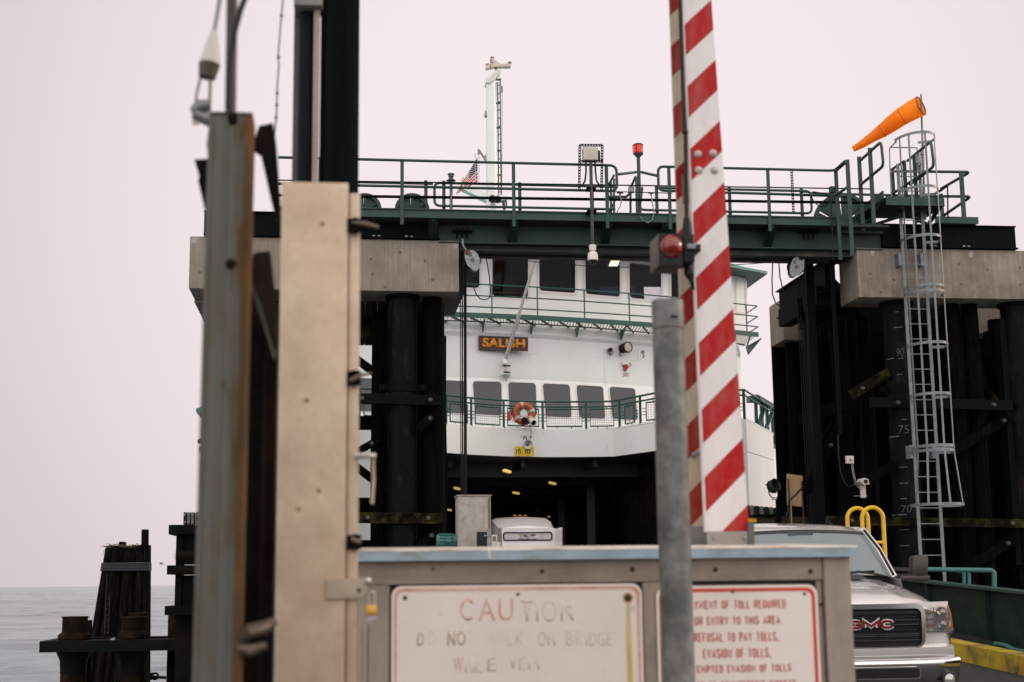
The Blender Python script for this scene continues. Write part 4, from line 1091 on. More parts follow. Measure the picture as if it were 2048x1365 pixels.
for k in range(5):
    q = R_(72 * k + 20); x, y = xm + math.cos(q) * .105, Y + math.sin(q) * .105
    mb.cyl((x, y, zz(309)), (x, y, zz(290)), .006, n=6)
mb.box(xm + .04, xm + .075, Y - .02, Y + .02, zz(290), zz(287.5))
mb.build('lamp_guard', black_steel, t)

# ------------------------------------------------------------------ caged ladder
t = thing('caged_ladder', 'tall galvanised ladder with hooped safety cage climbing the right tower', 'ladder', (11.3, 26.8, 0.4))
YL = 26.80
def lx(px_, y, Y=YL): return at(px_, y, Y=Y).x
xl, xr = (lx(1817, 600) + lx(1835, 1110)) / 2, (lx(1859.5, 600) + lx(1883, 1130)) / 2
zb = road_z(26.8) - 0.3
ztop = at(1850, 330, Y=YL).z
for x in (xl, xr):
    mb = MB(); mb.box(x - .032, x + .032, YL - .012, YL + .012, zb, ztop); mb.build('stile', galv_ladder, t)
z = zb + .25; dz = .305
while z < ztop - .02:
    mb = MB(); mb.cyl((xl + .033, YL, z), (xr - .033, YL, z), .0115, n=8); mb.build('rung', galv_ladder, t); z += dz
xc = (xl + xr) / 2 + .085
HR = .39
def hoop_pts(z, rad, depth):
    h = [V((xl, YL, z))]
    for k in range(21):
        a = math.pi * k / 20
        h.append(V((xc - rad * math.cos(a), YL - .10 - depth * math.sin(a), z)))
    h.append(V((xr, YL, z)))
    return h
def strap(mb, pts, hgt, th):
    rows = []
    for i, p in enumerate(pts):
        d = (pts[min(i + 1, len(pts) - 1)] - pts[max(i - 1, 0)]).normalized(); n_ = V((d.y, -d.x, 0)) * th / 2
        rows.append([p + n_ - V((0, 0, hgt / 2)), p + n_ + V((0, 0, hgt / 2)), p - n_ + V((0, 0, hgt / 2)), p - n_ - V((0, 0, hgt / 2))])
    mb.grid(rows, closed=True, smooth=False)
HP = {}
for y, rad in ((267, HR), (374, HR), (471, HR), (570, HR), (581, HR), (685, HR), (787, HR), (891, HR), (900, HR), (1009, .50)):
    z = at(1840, y, Y=YL - .6).z
    mb = MB(); strap(mb, hoop_pts(z, rad, .60 if rad < .4 else .72), .055, .008); mb.build('cage_hoop', galv_ladder, t)
    HP[y] = (z, rad)
z_hi, z_lo, z_fl = HP[267][0], HP[900][0], HP[1009][0]
for k in (2, 5, 10, 15, 18):
    a = math.pi * k / 20
    def cp(z, rad, dp): return V((xc - (rad - .008) * math.cos(a), YL - .10 - (dp - .008) * math.sin(a), z))
    p0, p1, p2 = cp(z_hi, HR, .60), cp(z_lo, HR, .60), cp(z_fl, .50, .72)
    tn = V((math.sin(a), -math.cos(a), 0)) if True else None
    mb = MB(); mb.bar(p0, p1, .04, .006, up=(-math.cos(a), -math.sin(a), 0)); mb.bar(p1, p2, .04, .006, up=(-math.cos(a), -math.sin(a), 0)); mb.build('cage_bar', galv_ladder, t)
for y in (522, 905):
    z = at(1830, y, Y=26.9).z
    for x in (xl, xr):
        mb = MB(); mb.box(x - .10, x - .04, YL - .02, 26.998, z - .13, z + .13); mb.box(x - .039, x + .04, YL + .013, 26.99, z - .03, z + .03); mb.build('wall_bracket', galv_ladder, t)
# side bars and gate hinge at the top of the cage
mb = MB()
for y0, y1 in ((295, 296), (343, 345)): mb.tube([at(1782, y0, Y=26.7), at(1834, y1, Y=26.75)], .012, 6)
mb.tube(rounded([at(1793, 283, Y=26.3), at(1779, 297, Y=26.7), at(1780, 341, Y=26.7), at(1783, 395, Y=26.7)], .05), .013, 6)
mb.tube([at(1834, 296, Y=26.75), at(1835, 346, Y=26.75)], .012, 6); mb.tube([at(1842, 296, Y=26.75), at(1842, 400, Y=26.75)], .014, 6)
mb.build('ladder_gate', galv_ladder, t)
mb = MB(); a = at(1837, 318, Y=26.72); mb.box(a.x - .05, a.x + .02, 26.70, 26.76, a.z - .1, a.z + .1); mb.cyl(a + V((0, 0, .1)), a + V((.12, 0, .1)), .012, n=6); mb.cyl(a - V((0, 0, .1)), a + V((.12, 0, -.1)), .012, n=6); mb.build('gate_latch', galv, t)
mb = MB(); a = at(1878, 384, Y=26.6); b = at(1895, 371, Y=26.6); c2 = at(1896, 437, Y=26.6)
mb.bar(a, b, .02, .05); mb.bar(b, c2, .025, .015); mb.build('support_arm', black_steel, t)

# ------------------------------------------------------------------ windsock
t = thing('windsock', 'bright orange windsock streaming left from a thin pole above the ladder cage', 'windsock', at(1850, 420, Y=26.85))
a, b = at(1842, 189, Y=26.85), at(1850, 440, Y=26.85)
mb = MB(); mb.cyl(V((b.x, 26.85, b.z)), V((a.x, 26.85, a.z)), .028, .020, n=10); mb.build('pole', galv_ladder, t)
mo = bpy.data.materials.new('orange_windsock_cloth'); mo.use_nodes = True
nt = mo.node_tree; p = nt.nodes['Principled BSDF']; out = nt.nodes['Material Output']
p.inputs['Base Color'].default_value = (0.95, 0.27, 0.006, 1); p.inputs['Roughness'].default_value = .7
trn = nt.nodes.new('ShaderNodeBsdfTranslucent'); trn.inputs['Color'].default_value = (1.0, 0.40, 0.02, 1)
mx = nt.nodes.new('ShaderNodeMixShader'); mx.inputs['Fac'].default_value = .55
nt.links.new(p.outputs[0], mx.inputs[1]); nt.links.new(trn.outputs[0], mx.inputs[2]); nt.links.new(mx.outputs[0], out.inputs['Surface'])
tz = nt.nodes.new('ShaderNodeTexCoord'); nz = nt.nodes.new('ShaderNodeTexNoise'); nz.inputs['Scale'].default_value = 2.5; bp = nt.nodes.new('ShaderNodeBump'); bp.inputs['Strength'].default_value = .35; bp.inputs['Distance'].default_value = .05
nt.links.new(tz.outputs['Object'], nz.inputs['Vector']); nt.links.new(nz.outputs['Fac'], bp.inputs['Height']); nt.links.new(bp.outputs['Normal'], p.inputs['Normal']); nt.links.new(bp.outputs['Normal'], trn.inputs['Normal'])
path = [(at(1842, 212, Y=26.7), .205), (at(1828, 219, Y=26.75), .205), (at(1805, 233, Y=26.9), .185), (at(1782, 249, Y=27.05), .165), (at(1764, 262, Y=27.15), .14), (at(1745, 275, Y=27.25), .105), (at(1724, 289, Y=27.35), .08), (at(1706, 299, Y=27.45), .06)]
rows = []
ax0 = (path[-1][0] - path[0][0]).normalized()
for i, (c, r) in enumerate(path):
    d = (path[min(i + 1, 7)][0] - path[max(i - 1, 0)][0]).normalized()
    if i == 0: d = (d * .55 + V((-.3, .95, 0)) * .45).normalized()
    x = d.cross(V((0, 0, 1))).normalized(); y = x.cross(d)
    rows.append([c + (x * math.cos(2 * math.pi * j / 24) + y * math.sin(2 * math.pi * j / 24)) * r * (1 + .03 * math.sin(j * 5 + i * 2)) for j in range(24)])
mb = MB(); mb.grid(rows, closed=True); mb.build('cloth_sock', mo, t, sharp=80)
for k_ in (2, 4):
    mb = MB(); mb.tube([p + (p - sum(rows[k_], V()) / 24) * .01 for p in rows[k_]], .008, 5, closed=True); mb.build('seam', M('darker_orange_seam', (.55, .12, .004), .8) if k_ == 2 else bpy.data.materials['darker_orange_seam'], t)
mb = MB(); mb.tube([p * 1.0 for p in rows[0]], .012, 6, closed=True); mb.build('mouth_ring', M('dark_orange_rim', (0.22, .03, .005), .5), t)

# white gauge camera and junction box on the dark tower
t = thing('tower_camera', 'small white camera unit on a bracket against the dark piles of the right tower', 'camera', at(1727, 995, Y=27.1))
Y = 27.1
bx(1722.5, 1731, 965, 996, Y, Y + .06, 'bracket', ivory, t, .01)
a = at(1730, 962, Y=Y - .1); mb = MB(); mb.prism([at(x, y, Y=Y - .22) for x, y in ((1720.5, 963), (1723, 957.5), (1730, 956.5), (1737, 959), (1739, 969), (1728, 970))], (0, .2, 0)); mb.build('hood', ivory, t)
a = at(1732.5, 964, Y=Y - .23); mb = MB(); mb.box(a.x - .045, a.x + .03, Y - .235, Y - .222, a.z - .03, a.z + .04); mb.build('lens', black, t)
mb = MB()
for y in (969, 992.5): mb.cyl(at(1708, y, Y=Y + .03), at(1735, y, Y=Y + .03), .008, n=6)
mb.build('mounting_rods', galv, t)
t = thing('junction_box', 'small square ivory junction box on the dark right tower, above the white camera unit', 'electrical box', at(1700, 927, Y=27.1))
bx(1693, 1707.5, 912, 927.5, Y, Y + .07, 'box', ivory, t, .01)
mb = MB(); mb.cyl(at(1701, 920, Y=Y - .01), at(1701, 920, Y=Y + .005), .02, n=10); mb.build('knockout', bolt_rust, t)
for d in (0, 2.5):
    mb = MB(); mb.tube([at(x + d, y, Y=Y + .02) for x, y in ((1703, 928), (1705, 945), (1709, 962), (1716, 975), (1722, 980))], .008, 6); mb.build('lead', galv, t)
mb = MB(); mb.tube([at(*p, Y=27.2) for p in ((1676, 870), (1677, 910), (1681, 945), (1690, 968), (1699, 975), (1705, 972))], .014, 6)
tag(mb.build('hanging_cable', black), 'black cable drooping in a loop against the piles below the junction box', 'cable')
# ------------------------------------------------------------------ the ferry
fy = thing('ferry', 'white and green car ferry moored bow-on behind the bridge, its car deck open', 'ferry', (4.9, 48, SEA_Z))
def para(pts):
    (x0, y0), (x1, y1), (x2, y2) = pts
    d = (x0 - x1) * (x0 - x2) * (x1 - x2)
    A = (x2 * (y1 - y0) + x1 * (y0 - y2) + x0 * (y2 - y1)) / d
    B = (x2 * x2 * (y0 - y1) + x1 * x1 * (y2 - y0) + x0 * x0 * (y1 - y2)) / d
    C = (x1 * x2 * (x1 - x2) * y0 + x2 * x0 * (x2 - x0) * y1 + x0 * x1 * (x0 - x1) * y2) / d
    return lambda x: A * x * x + B * x + C
zs = at(1060, 707.7, Y=40.1).z
q = [at(*p, Z=zs) for p in ((889, 702), (1060, 707.7), (1311, 724.6))]
_cab = para([(p.x, p.y) for p in q])
XA = min((k * .05 for k in range(-60, 300)), key=_cab)
def cabY(x): return _cab(x) if x > XA - 2 else _cab(2 * (XA - 2) - x) + 0.15 * (XA - 2 - x)
PROF = [(5.0, -.62), (6.0, -.34), (7.35, .02), (7.6, .0), (8.55, 0.0), (8.66, -.05), (9.0, .16)]      # wall height, offset towards the bow
def off(z):
    for (z0, o0), (z1, o1) in zip(PROF, PROF[1:]):
        if z <= z1: return o0 + (o1 - o0) * max(0, (z - z0)) / (z1 - z0)
    return PROF[-1][1]
def hit(x, y, fn, lo=30, hi=60):
    for _ in range(50):
        m = (lo + hi) / 2; p = at(x, y, Y=m)
        if p.y > fn(p.x, p.z): hi = m
        else: lo = m
    return at(x, y, Y=lo)
wall = lambda x, z: cabY(x) + off(z)
CX0, CX1 = -3.6, 12.6
xs = [CX0 + (CX1 - CX0) * k / 48 for k in range(49)]
mb = MB(); mb.grid([[V((x, wall(x, z), z)) for x in xs] for z, o in PROF]); 
for xe in (CX0, CX1): mb.grid([[V((xe, wall(xe, z), z)) for z, o in PROF], [V((xe, 80, z)) for z, o in PROF]], smooth=False)
mb.build('cabin_front', ship_white, fy, sharp=12)
# plating seams: thin raised weld beads
for (pts, nm) in ((((889, 702), (1060, 707.7), (1190, 715.5), (1311, 724.6), (1490, 741)), 'weld_seam'), (((1141, 668), (1140.5, 712)), 'weld_seam'), (((1277, 684), (1276, 722)), 'weld_seam'), (((1059, 708), (1062, 760)), 'weld_seam'), (((1207, 716), (1212, 772)), 'weld_seam')):
    P = [hit(x, y, wall) + V((0, -.004, 0)) for x, y in pts]
    mb = MB(); mb.tube(P, .007, 5); mb.build(nm, ship_white, fy)
def window(c4, fn, parent, glassm, trimm, rad=.12, proud=.02, fw=.06, name='window', inset=False):
    """c4 = photo corners: top-left, top-right, bottom-right, bottom-left"""
    P = [hit(x, y, fn) for x, y in c4]
    def uv(u, v): return (P[0] * (1 - u) + P[1] * u) * (1 - v) + (P[3] * (1 - u) + P[2] * u) * v
    wd, ht = (P[1] - P[0]).length, (P[3] - P[0]).length
    def loop(g, r): return [uv(a / wd, 1 - b / ht) for a, b in rrect(-g, wd + g, -g, ht + g, r)]
    n_ = V((0, -1, 0))
    mb = MB(); ring(mb, [p + n_ * proud for p in loop(fw, rad + fw * .7)], [p + n_ * proud for p in loop(0, rad)], n_ * -(proud + .04))
    fr = mb.build(name, trimm, parent)
    mb = MB(); mb.prism([p + n_ * (proud * .4) for p in loop(.005, rad)], n_ * -.012); mb.build('pane', glassm, fr)
    return fr
for c4 in (((870, 760.5), (932, 763), (935, 828), (872, 826)), ((945.5, 763), (1002.5, 764.5), (1003.5, 832), (949.5, 829)), ((1016, 765), (1071, 767), (1074, 833), (1019, 831)),
           ((1085, 767.5), (1139, 770), (1143, 836), (1091, 833.5)), ((1152.5, 770.5), (1205.5, 774), (1210.5, 838.5), (1158, 836)), ((1218.5, 774), (1269.5, 777.5), (1275.5, 841), (1224.5, 838.5)),
           ((800, 758.5), (858, 760), (860, 826), (801, 824)), ((715, 757), (772, 758), (773, 824), (716, 823))):
    window(c4, wall, fy, cabin_glass, ship_trim, .10, .02, .03)
# cabin behind the glass: dark bulkhead, deckhead and small glowing dots standing for lamp reflections in the panes
mb = MB(); mb.grid([[V((x, cabY(x) + 3.4, z)) for x in xs] for z in (5.1, 7.6)]); mb.build('cabin_bulkhead', M('dim_cabin_wall', (.035, .035, .036), .8, var=.3), fy)
mb = MB(); mb.grid([[V((x, cabY(x) + .12, 7.45)) for x in xs], [V((x, cabY(x) + 3.4, 7.45)) for x in xs]]); mb.build('cabin_deckhead', M('dim_deckhead', (.05, .05, .05), .8), fy)
cl_ = emis('pane_glint_glow', (1.0, .82, .6), 2.6)
for x, y in ((1035, 790), (1187, 783), (1230.5, 820), (1199, 832), (986.5, 815.5), (898.5, 804)):
    c = at(x, y, Y=hit(x, y, wall).y + 1.4); mb = MB(); mb.ball(c, .045, 0, 8, (1.8, 1.2, .5)); mb.build('pane_glint', cl_, fy)
# ---- bow bulwark with forward wings (front edge measured along its rim)
zb1, zb0 = 5.66, 4.925
rim_px = [(890, 849), (940, 853.5), (1008, 857.7), (1047, 859), (1086.6, 860), (1150, 860), (1226, 859), (1311, 845), (1400, 840), (1492, 839), (1546, 868)]
rim = [at(x, y, Z=zb1) for x, y in rim_px]
cx = 5.0
left = [V((2 * cx - p.x, p.y, zb1)) for p in rim[:6:-1]]     # mirror of the right wing
left = [p for p in left if p.x < rim[0].x - .4]
rimL = [V((-4.75, 52, zb1))] + left + rim + [V((13.6, 43.5, zb1)), V((14.5, 50, zb1))]
mb = MB()
th = .10
outer = [V((p.x, p.y, 0)) for p in rimL]
inner = [V((p.x, p.y + th, 0)) for p in rimL]
def lev(P, z): return [V((p.x, p.y, z)) for p in P]
mb.grid([lev(outer, zb0), lev(outer, zb1), lev(inner, zb1), lev(inner, zb0), lev(outer, zb0)], smooth=False)
mb.build('bulwark', ship_white, fy)
mb = MB(); mb.tube([p + V((0, .05, .012)) for p in rimL], .035, 6); mb.build('bulwark_cap', ship_white, fy)
for px_ in (1040, 1100, 1215, 1262):
    pass
# deck between bulwark and cabin, and its dark underside (the car deck ceiling)
mb = MB(); k = len(inner)
mb.grid([lev(inner, 5.05), [V((p.x, max(p.y + .2, min(cabY(max(min(p.x, 12.6), -3.6)) + .6, 60)), 5.05)) for p in inner]], smooth=False)
mb.build('fore_deck', tunnel, fy)
mb = MB(); mb.grid([lev(inner, zb0 + .002), [V((p.x, 100, zb0 + .002)) for p in inner]], smooth=False)
mb.build('car_deck_ceiling', tunnel, fy)
# hull below the wings, both sides of the car deck mouth
def hullside(seq, x_in, nm):
    mb = MB()
    mb.grid([lev(seq, -4.9), lev(seq, 0.0), lev(seq, 2.2), lev(seq, zb0)], smooth=False)
    return mb.build(nm, ship_white, fy)
iR = max(range(len(rimL)), key=lambda i: rimL[i].x if rimL[i].x < 9.2 else -99)
right_seq = [V((8.55, 70, 0)), V((8.55, 36.3, 0))] + [V((p.x, p.y, 0)) for p in rimL if p.x > 9.0] + [V((14.6, 100, 0))]
left_seq = [V((-4.85, 100, 0))] + [V((p.x, p.y, 0)) for p in rimL if p.x < 1.0] + [V((1.35, 36.3, 0)), V((1.35, 70, 0))]
hullside(right_seq, 8.5, 'hull_side'); hullside(left_seq, 1.4, 'hull_side')
mb = MB(); mb.tube([at(x, y, Z=4.45) + V((0, -.005, 0)) for x, y in ((1492, 903), (1548, 921))], .008, 5); mb.build('weld_seam', ship_white, fy)
# car deck tunnel: floor, end wall, side walls with steel sheen, lights
DK = .95
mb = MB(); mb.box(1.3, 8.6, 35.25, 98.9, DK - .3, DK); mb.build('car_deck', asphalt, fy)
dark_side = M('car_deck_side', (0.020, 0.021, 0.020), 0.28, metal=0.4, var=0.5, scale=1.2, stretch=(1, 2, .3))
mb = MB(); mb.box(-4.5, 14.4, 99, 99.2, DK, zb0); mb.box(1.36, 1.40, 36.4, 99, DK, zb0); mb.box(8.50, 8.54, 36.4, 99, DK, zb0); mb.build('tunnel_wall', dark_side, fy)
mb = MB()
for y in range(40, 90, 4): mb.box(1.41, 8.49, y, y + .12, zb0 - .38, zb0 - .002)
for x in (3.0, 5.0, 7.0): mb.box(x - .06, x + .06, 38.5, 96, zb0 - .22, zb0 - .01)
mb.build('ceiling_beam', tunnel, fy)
mb = MB()
for y in (44, 50, 56, 62): mb.box(7.7, 7.95, y, y + .3, DK, zb0 - .4)
mb.build('deck_pillar', dark_side, fy)
lm = emis('warm_deck_lamp', (1.0, 0.62, 0.16), 0.5)
for px_, y, wd in ((1014, 943, 10.5), (914, 977.5, 7.5), (1105, 967, 10), (1032, 986.5, 9), (899, 1020.5, 5), (858, 950, 7)):
    c = at(px_, y, Z=zb0 - .42)
    L = wd / 2844 * c.y * .85
    t2 = MB(); t2.obox(c, V((L, .30, 0)), V((-.03, .07, 0)), V((0, 0, .035)), 0, .02); t2.build('deck_lamp', lm, fy)
# yellow clearance board, speaker, small searchlights on the bulwark
def on_rim(px_, y, d=.03):
    fn = lambda x, z: _rimY(x)
    return hit(px_, y, fn) + V((0, -d, 0))
def _rimY(x):
    for a, b in zip(rimL, rimL[1:]):
        if a.x <= x <= b.x: return a.y + (b.y - a.y) * (x - a.x) / max(b.x - a.x, 1e-6)
    return 40
a, b = on_rim(1029.5, 893.5), on_rim(1066, 913.5)
mb = MB(); mb.box(a.x, b.x, a.y - .02, a.y, b.z, a.z); bd = mb.build('clearance_board', yellow_sign, fy)
for s, x0, x1, y1, y0 in (('15', 1032, 1041.2, 898.5, 909.2), ("'", 1042.0, 1043.2, 898.3, 901.5), ('10', 1049.5, 1058.5, 898.8, 909.6), ('"', 1059.6, 1062.8, 898.8, 902.0)):
    p, q_ = on_rim(x0, y0), on_rim(x1, y1)
    caps_text('lettering', s, black, bd, V((0, a.y - .0205, 0)), (1, 0, 0), (0, 0, 1), p.x, q_.x, p.z, q_.z, .021, .004)
rs_ = M('pale_rust_streak', (.52, .44, .34), .6, var=.2, scale=9, spot=(.68, .69, .67), spot_amt=.45, spot_scale=6, spot_soft=.2)
for x, y, L_ in ((1086, 862, 9), (1173, 862, 6), (1215, 892, 8), (1262, 884, 12), (1240, 862, 5), (1009, 861, 5), (942, 858, 6)):
    p = on_rim(x, y, .003); h_ = p.z - on_rim(x, y + L_, .003).z
    mb = MB(); mb.prism([V((p.x - .012, p.y, p.z)), V((p.x + .012, p.y, p.z)), V((p.x + .005, p.y, p.z - h_)), V((p.x - .004, p.y, p.z - h_))], (0, .002, 0)); mb.build('rust_streak', rs_, fy)
c = on_rim(1052, 885.5, .05)
mb = MB(); mb.lathe(c, (0.1, -1, -.35), [(0, .05), (.10, .06), (.22, .115), (.225, .125), (.215, .10), (.10, .03)], 20); ld = mb.build('loudspeaker', white_plastic, fy)
mb = MB(); mb.lathe(c + V((.1, -1, -.35)).normalized() * .13, (0.1, -1, -.35), [(0, .02), (.06, .035), (.08, 0)], 10); mb.build('driver_cone', M('dark_horn', (.12, .09, .07), .5), ld)
mb = MB(); mb.tube([on_rim(x, y, .04) for x, y in ((1047, 879), (1049, 874), (1052, 876), (1053, 881))], .008, 6); mb.build('lead', black, ld)
a = on_rim(1050, 868, .03)
mb = MB(); mb.prism([on_rim(x, y, .12) for x, y in ((1043.5, 871), (1050, 864.5), (1056.5, 864), (1053, 871), (1045, 873.5))], (0, .09, 0)); mb.cyl(on_rim(1051.5, 866, .08), on_rim(1051.5, 851, .08), .02, n=8); mb.build('lamp_bracket', white_plastic, fy)
for px_, y, m1, d in ((1050, 842.5, black, (-.3, -1, -.1)), (1060.5, 843, white_plastic, (.35, -1, -.5))):
    c = on_rim(px_, y, .12)
    mb = MB(); mb.lathe(c, d, [(-.02, 0), (-.02, .07), (.12, .085), (.19, .09), (.19, 0.075), (.15, .07)], 16); o = mb.build('spotlight', m1, fy)
    mb = MB(); mb.lathe(c + V(d).normalized() * .16, d, [(0, .072), (.01, .04), (.012, 0)], 14); mb.build('lens', black, o)
mb = MB(); mb.tube([on_rim(x, y, .05) for x, y in ((1061.5, 853), (1062, 866), (1061, 874))], .006, 5); mb.ball(on_rim(1061, 875, .05), .028); mb.build('lead', black, fy)
# bulwark railing: posts, rails, framed mesh panels
ztop = at(1047, 802.3, Y=_rimY(4.9)).z
zr = [ztop, at(1047, 812.5, Y=_rimY(4.9)).z, at(1047, 815.3, Y=_rimY(4.9)).z, at(1047, 853, Y=_rimY(4.9)).z, at(1047, 857, Y=_rimY(4.9)).z]
RL = [p for p in rimL if p.y < 44]
mesh_m = wire_mesh('railing_mesh', (0.03, 0.07, 0.06), .06, .10)
for z, r in ((zr[0], .028), (zr[1], .024), (zr[4], .024)):
    mb = MB(); mb.tube([V((p.x, p.y + .05, z)) for p in RL], r, 7); mb.build('railing_rail', ship_green, fy)
post_px = [890, 925, 930, 1006.5, 1084.5, 1085.5, 1172.5, 1240, 1282, 1400, 1440, 1486]
posts = [2.75, 3.45] + [on_rim(p, 850).x for p in (1008, 1086, 1173, 1240, 1282)] + [8.6, 9.5, 10.3]
posts += [2 * cx - x for x in (8.6, 9.5, 10.4)]
posts.sort()
for x in posts:
    mb = MB(); mb.box(x - .03, x + .03, _rimY(x) + .02, _rimY(x) + .08, zb1, ztop + .02); mb.build('railing_post', ship_green, fy)
for x0, x1 in zip(posts, posts[1:]):
    if x1 - x0 > 2.4 or x1 - x0 < .3: continue
    A, B = V((x0 + .11, _rimY(x0 + .11) + .05, 0)), V((x1 - .11, _rimY(x1 - .11) + .05, 0))
    zl, zh = zr[3] + .01, zr[2] - .03
    fr = MB(); fr.tube([A + V((0, 0, zl)), B + V((0, 0, zl)), B + V((0, 0, zh)), A + V((0, 0, zh))], .024, 6, closed=True)
    for k in (.3, .7):
        p = A.lerp(B, k); fr.cyl(p + V((0, 0, zh)), p + V((0, 0, zr[1])), .012, n=6); fr.cyl(p + V((0, 0, zl)), p + V((0, 0, zr[4])), .012, n=6)
    for z in (zl + .15, (zl + zh) / 2, zh - .15):
        fr.cyl(A + V((-.1, 0, z)), A + V((0, 0, z)), .012, n=6); fr.cyl(B + V((.1, 0, z)), B + V((0, 0, z)), .012, n=6)
    o = fr.build('panel_frame', ship_green, fy)
    m_ = MB(); m_.quad(A + V((.02, 0, zl)), B + V((-.02, 0, zl)), B + V((-.02, 0, zh)), A + V((.02, 0, zh))); m_.build('mesh_panel', mesh_m, o)
# stowed gangway frame at the right wing
g0, g1 = at(1511, 796, Y=37.2), at(1544, 815, Y=39.3)
mb = MB()
for z0_, z1_ in ((0, .12), (-1.13, -1.07)):
    mb.bar(g0 + V((0, 0, z0_)), g1 + V((0, 0, z0_)), .12, .12)
for k in (0, .33, .66, 1.0):
    p = g0.lerp(g1, k); mb.bar(p, p - V((0, 0, 1.12)), .08, .08)
mb.bar(g0 - V((0, 0, 1.0)), g0.lerp(g1, .5) - V((0, 0, .1)), .12, .06); mb.bar(g0.lerp(g1, .4) - V((0, 0, .9)), g1 - V((0, 0, .15)), .1, .06)
mb.box(g0.x - .2, g0.x + .1, g0.y - .1, g0.y + .2, g0.z - .12, g0.z + .04)
mb.build('gangway_frame', ship_green, fy)
mb = MB(); mb.bar(g0 + V((0, 0, .09)), g1 + V((0, 0, .09)), .16, .03); mb.build('gangway_rail', white_paint, fy)
# ---- navigation gallery: green edge, grating, brackets, railing
GZ = 9.02
gp = [at(*p, Z=GZ) for p in ((900, 629), (1095, 637), (1308, 650.5))]
_gal = para([(p.x, p.y) for p in gp])
XG = min((k * .05 for k in range(-60, 300)), key=_gal)
gal = lambda x: _gal(x) if x > XG - 2 else _gal(2 * (XG - 2) - x) + .12 * (XG - 2 - x)
GX0, GX1 = -3.4, 12.75
gx = [GX0 + (GX1 - GX0) * k / 40 for k in range(41)]
mb = MB()
mb.grid([[V((x, gal(x), z)) for x in gx] for z in (GZ - .07, GZ + .07)]); mb.grid([[V((x, gal(x) + .012, z)) for x in gx] for z in (GZ + .07, GZ - .07)])
mb.grid([[V((x, gal(x), GZ + .07)) for x in gx], [V((x, gal(x) + .012, GZ + .07)) for x in gx]]); mb.grid([[V((x, gal(x), GZ - .07)) for x in gx], [V((x, gal(x) + .06, GZ - .07)) for x in gx]])
mb.build('gallery_edge', ship_green, fy)
slat = MB()
x = GX0
while x < GX1:
    y0, y1 = gal(x) + .02, cabY(x) + .14
    slat.bar(V((x, y0, GZ - .03)), V((x + .10, y1, GZ - .03)), .022, .03); x += .095
slat.build('gallery_grating', M('gallery_grating_steel', (0.72, 0.66, 0.62), .6, var=.2), fy)
sl = MB(); x = GX0
while x < GX1:
    y0, y1 = gal(x) + .02, cabY(x) + .14
    sl.bar(V((x - .25, y0, GZ - .065)), V((x + .18, y1, GZ - .065)), .035, .05); x += .52
for f in (.98,):
    sl.tube([V((x, gal(x) + .03 + (cabY(x) - gal(x) - .1) * f, GZ - .06)) for x in gx], .02, 5)
sl.build('gallery_bearer', ship_green, fy)
for px_ in (964, 1060, 1151, 1239, 1330, 1420, 1490):
    x = hit(px_, 661 + (px_ - 1060) * .045, wall).x
    mb = MB(); mb.prism([V((x, gal(x) + .10, GZ - .075)), V((x, wall(x, 8.93), GZ - .075)), V((x, wall(x, 8.66) - .01, 8.66))], (.03, 0, 0)); mb.build('gallery_bracket', ship_green, fy)
gz = [at(932, y, Y=gal(at(932, 600, Y=39).x)).z for y in (567.6, 590.5, 613)]
for z in gz:
    mb = MB(); mb.tube([V((x, gal(x) + .03, z)) for x in gx] + [V((GX1, gal(GX1) + 1.2, z))], .02, 6); mb.build('gallery_rail', ship_green, fy)
for px_ in (984, 1075, 1169, 1259, 1345, 1425, 1496):
    x = at(px_, 610, Y=gal(at(px_, 610, Y=40).x)).x
    mb = MB(); mb.cyl((x, gal(x) + .03, GZ), (x, gal(x) + .03, gz[0]), .022, n=6); mb.build('gallery_stanchion', ship_green, fy)
# ---- wheelhouse: outward leaning front with real window openings, hollow behind
SILL, HEADZ, EAVE = 9.86, 11.12, 11.18
def whY(x, z): return cabY(x) + .18 - .22 * (z - 9.0) / 2.2
whf = lambda x, z: whY(x, z)
WX0, WX1 = -3.3, 12.55
wins = []
for (l, r_, yb_) in ((890, 961, 577), (979.5, 1058, 596), (1073.6, 1152.4, 586), (1166, 1241.6, 593), (1254.5, 1324, 601), (1338, 1400, 610), (1412, 1462, 619), (1470, 1492, 626)):
    a = hit(l + (3 if l > 900 else 0), yb_, whf); b = hit(r_, yb_ + 1, whf); wins.append((a.x, b.x, (a.z + b.z) / 2))
wins = [(2 * 5.7 - b - .0, 2 * 5.7 - a, 9.9) for a, b, z in wins[::-1] if 2 * 5.7 - a < wins[0][0] - .1] + wins
wins = [w_ for w_ in wins if w_[0] > WX0]
edges = [WX0] + [v for w_ in wins for v in w_[:2]] + [WX1]
def panel(mb, x0, x1, z0, z1, n=4):
    P = [x0 + (x1 - x0) * k / n for k in range(n + 1)]
    for d in (0, .08):
        mb.grid([[V((x, whY(x, z) + d, z)) for x in P] for z in (z0, z1)], smooth=True)
    for z in (z0, z1): mb.grid([[V((x, whY(x, z) + d, z)) for x in P] for d in (0, .08)], smooth=False)
    for x in (x0, x1): mb.grid([[V((x, whY(x, z) + d, z)) for z in (z0, z1)] for d in (0, .08)], smooth=False)
mb = MB()
for k in range(0, len(edges) - 1, 2): panel(mb, edges[k], edges[k + 1], 9.0, EAVE, 2)
for a, b, zb_ in wins:
    panel(mb, a, b, 9.0, zb_); panel(mb, a, b, HEADZ - .02, EAVE)
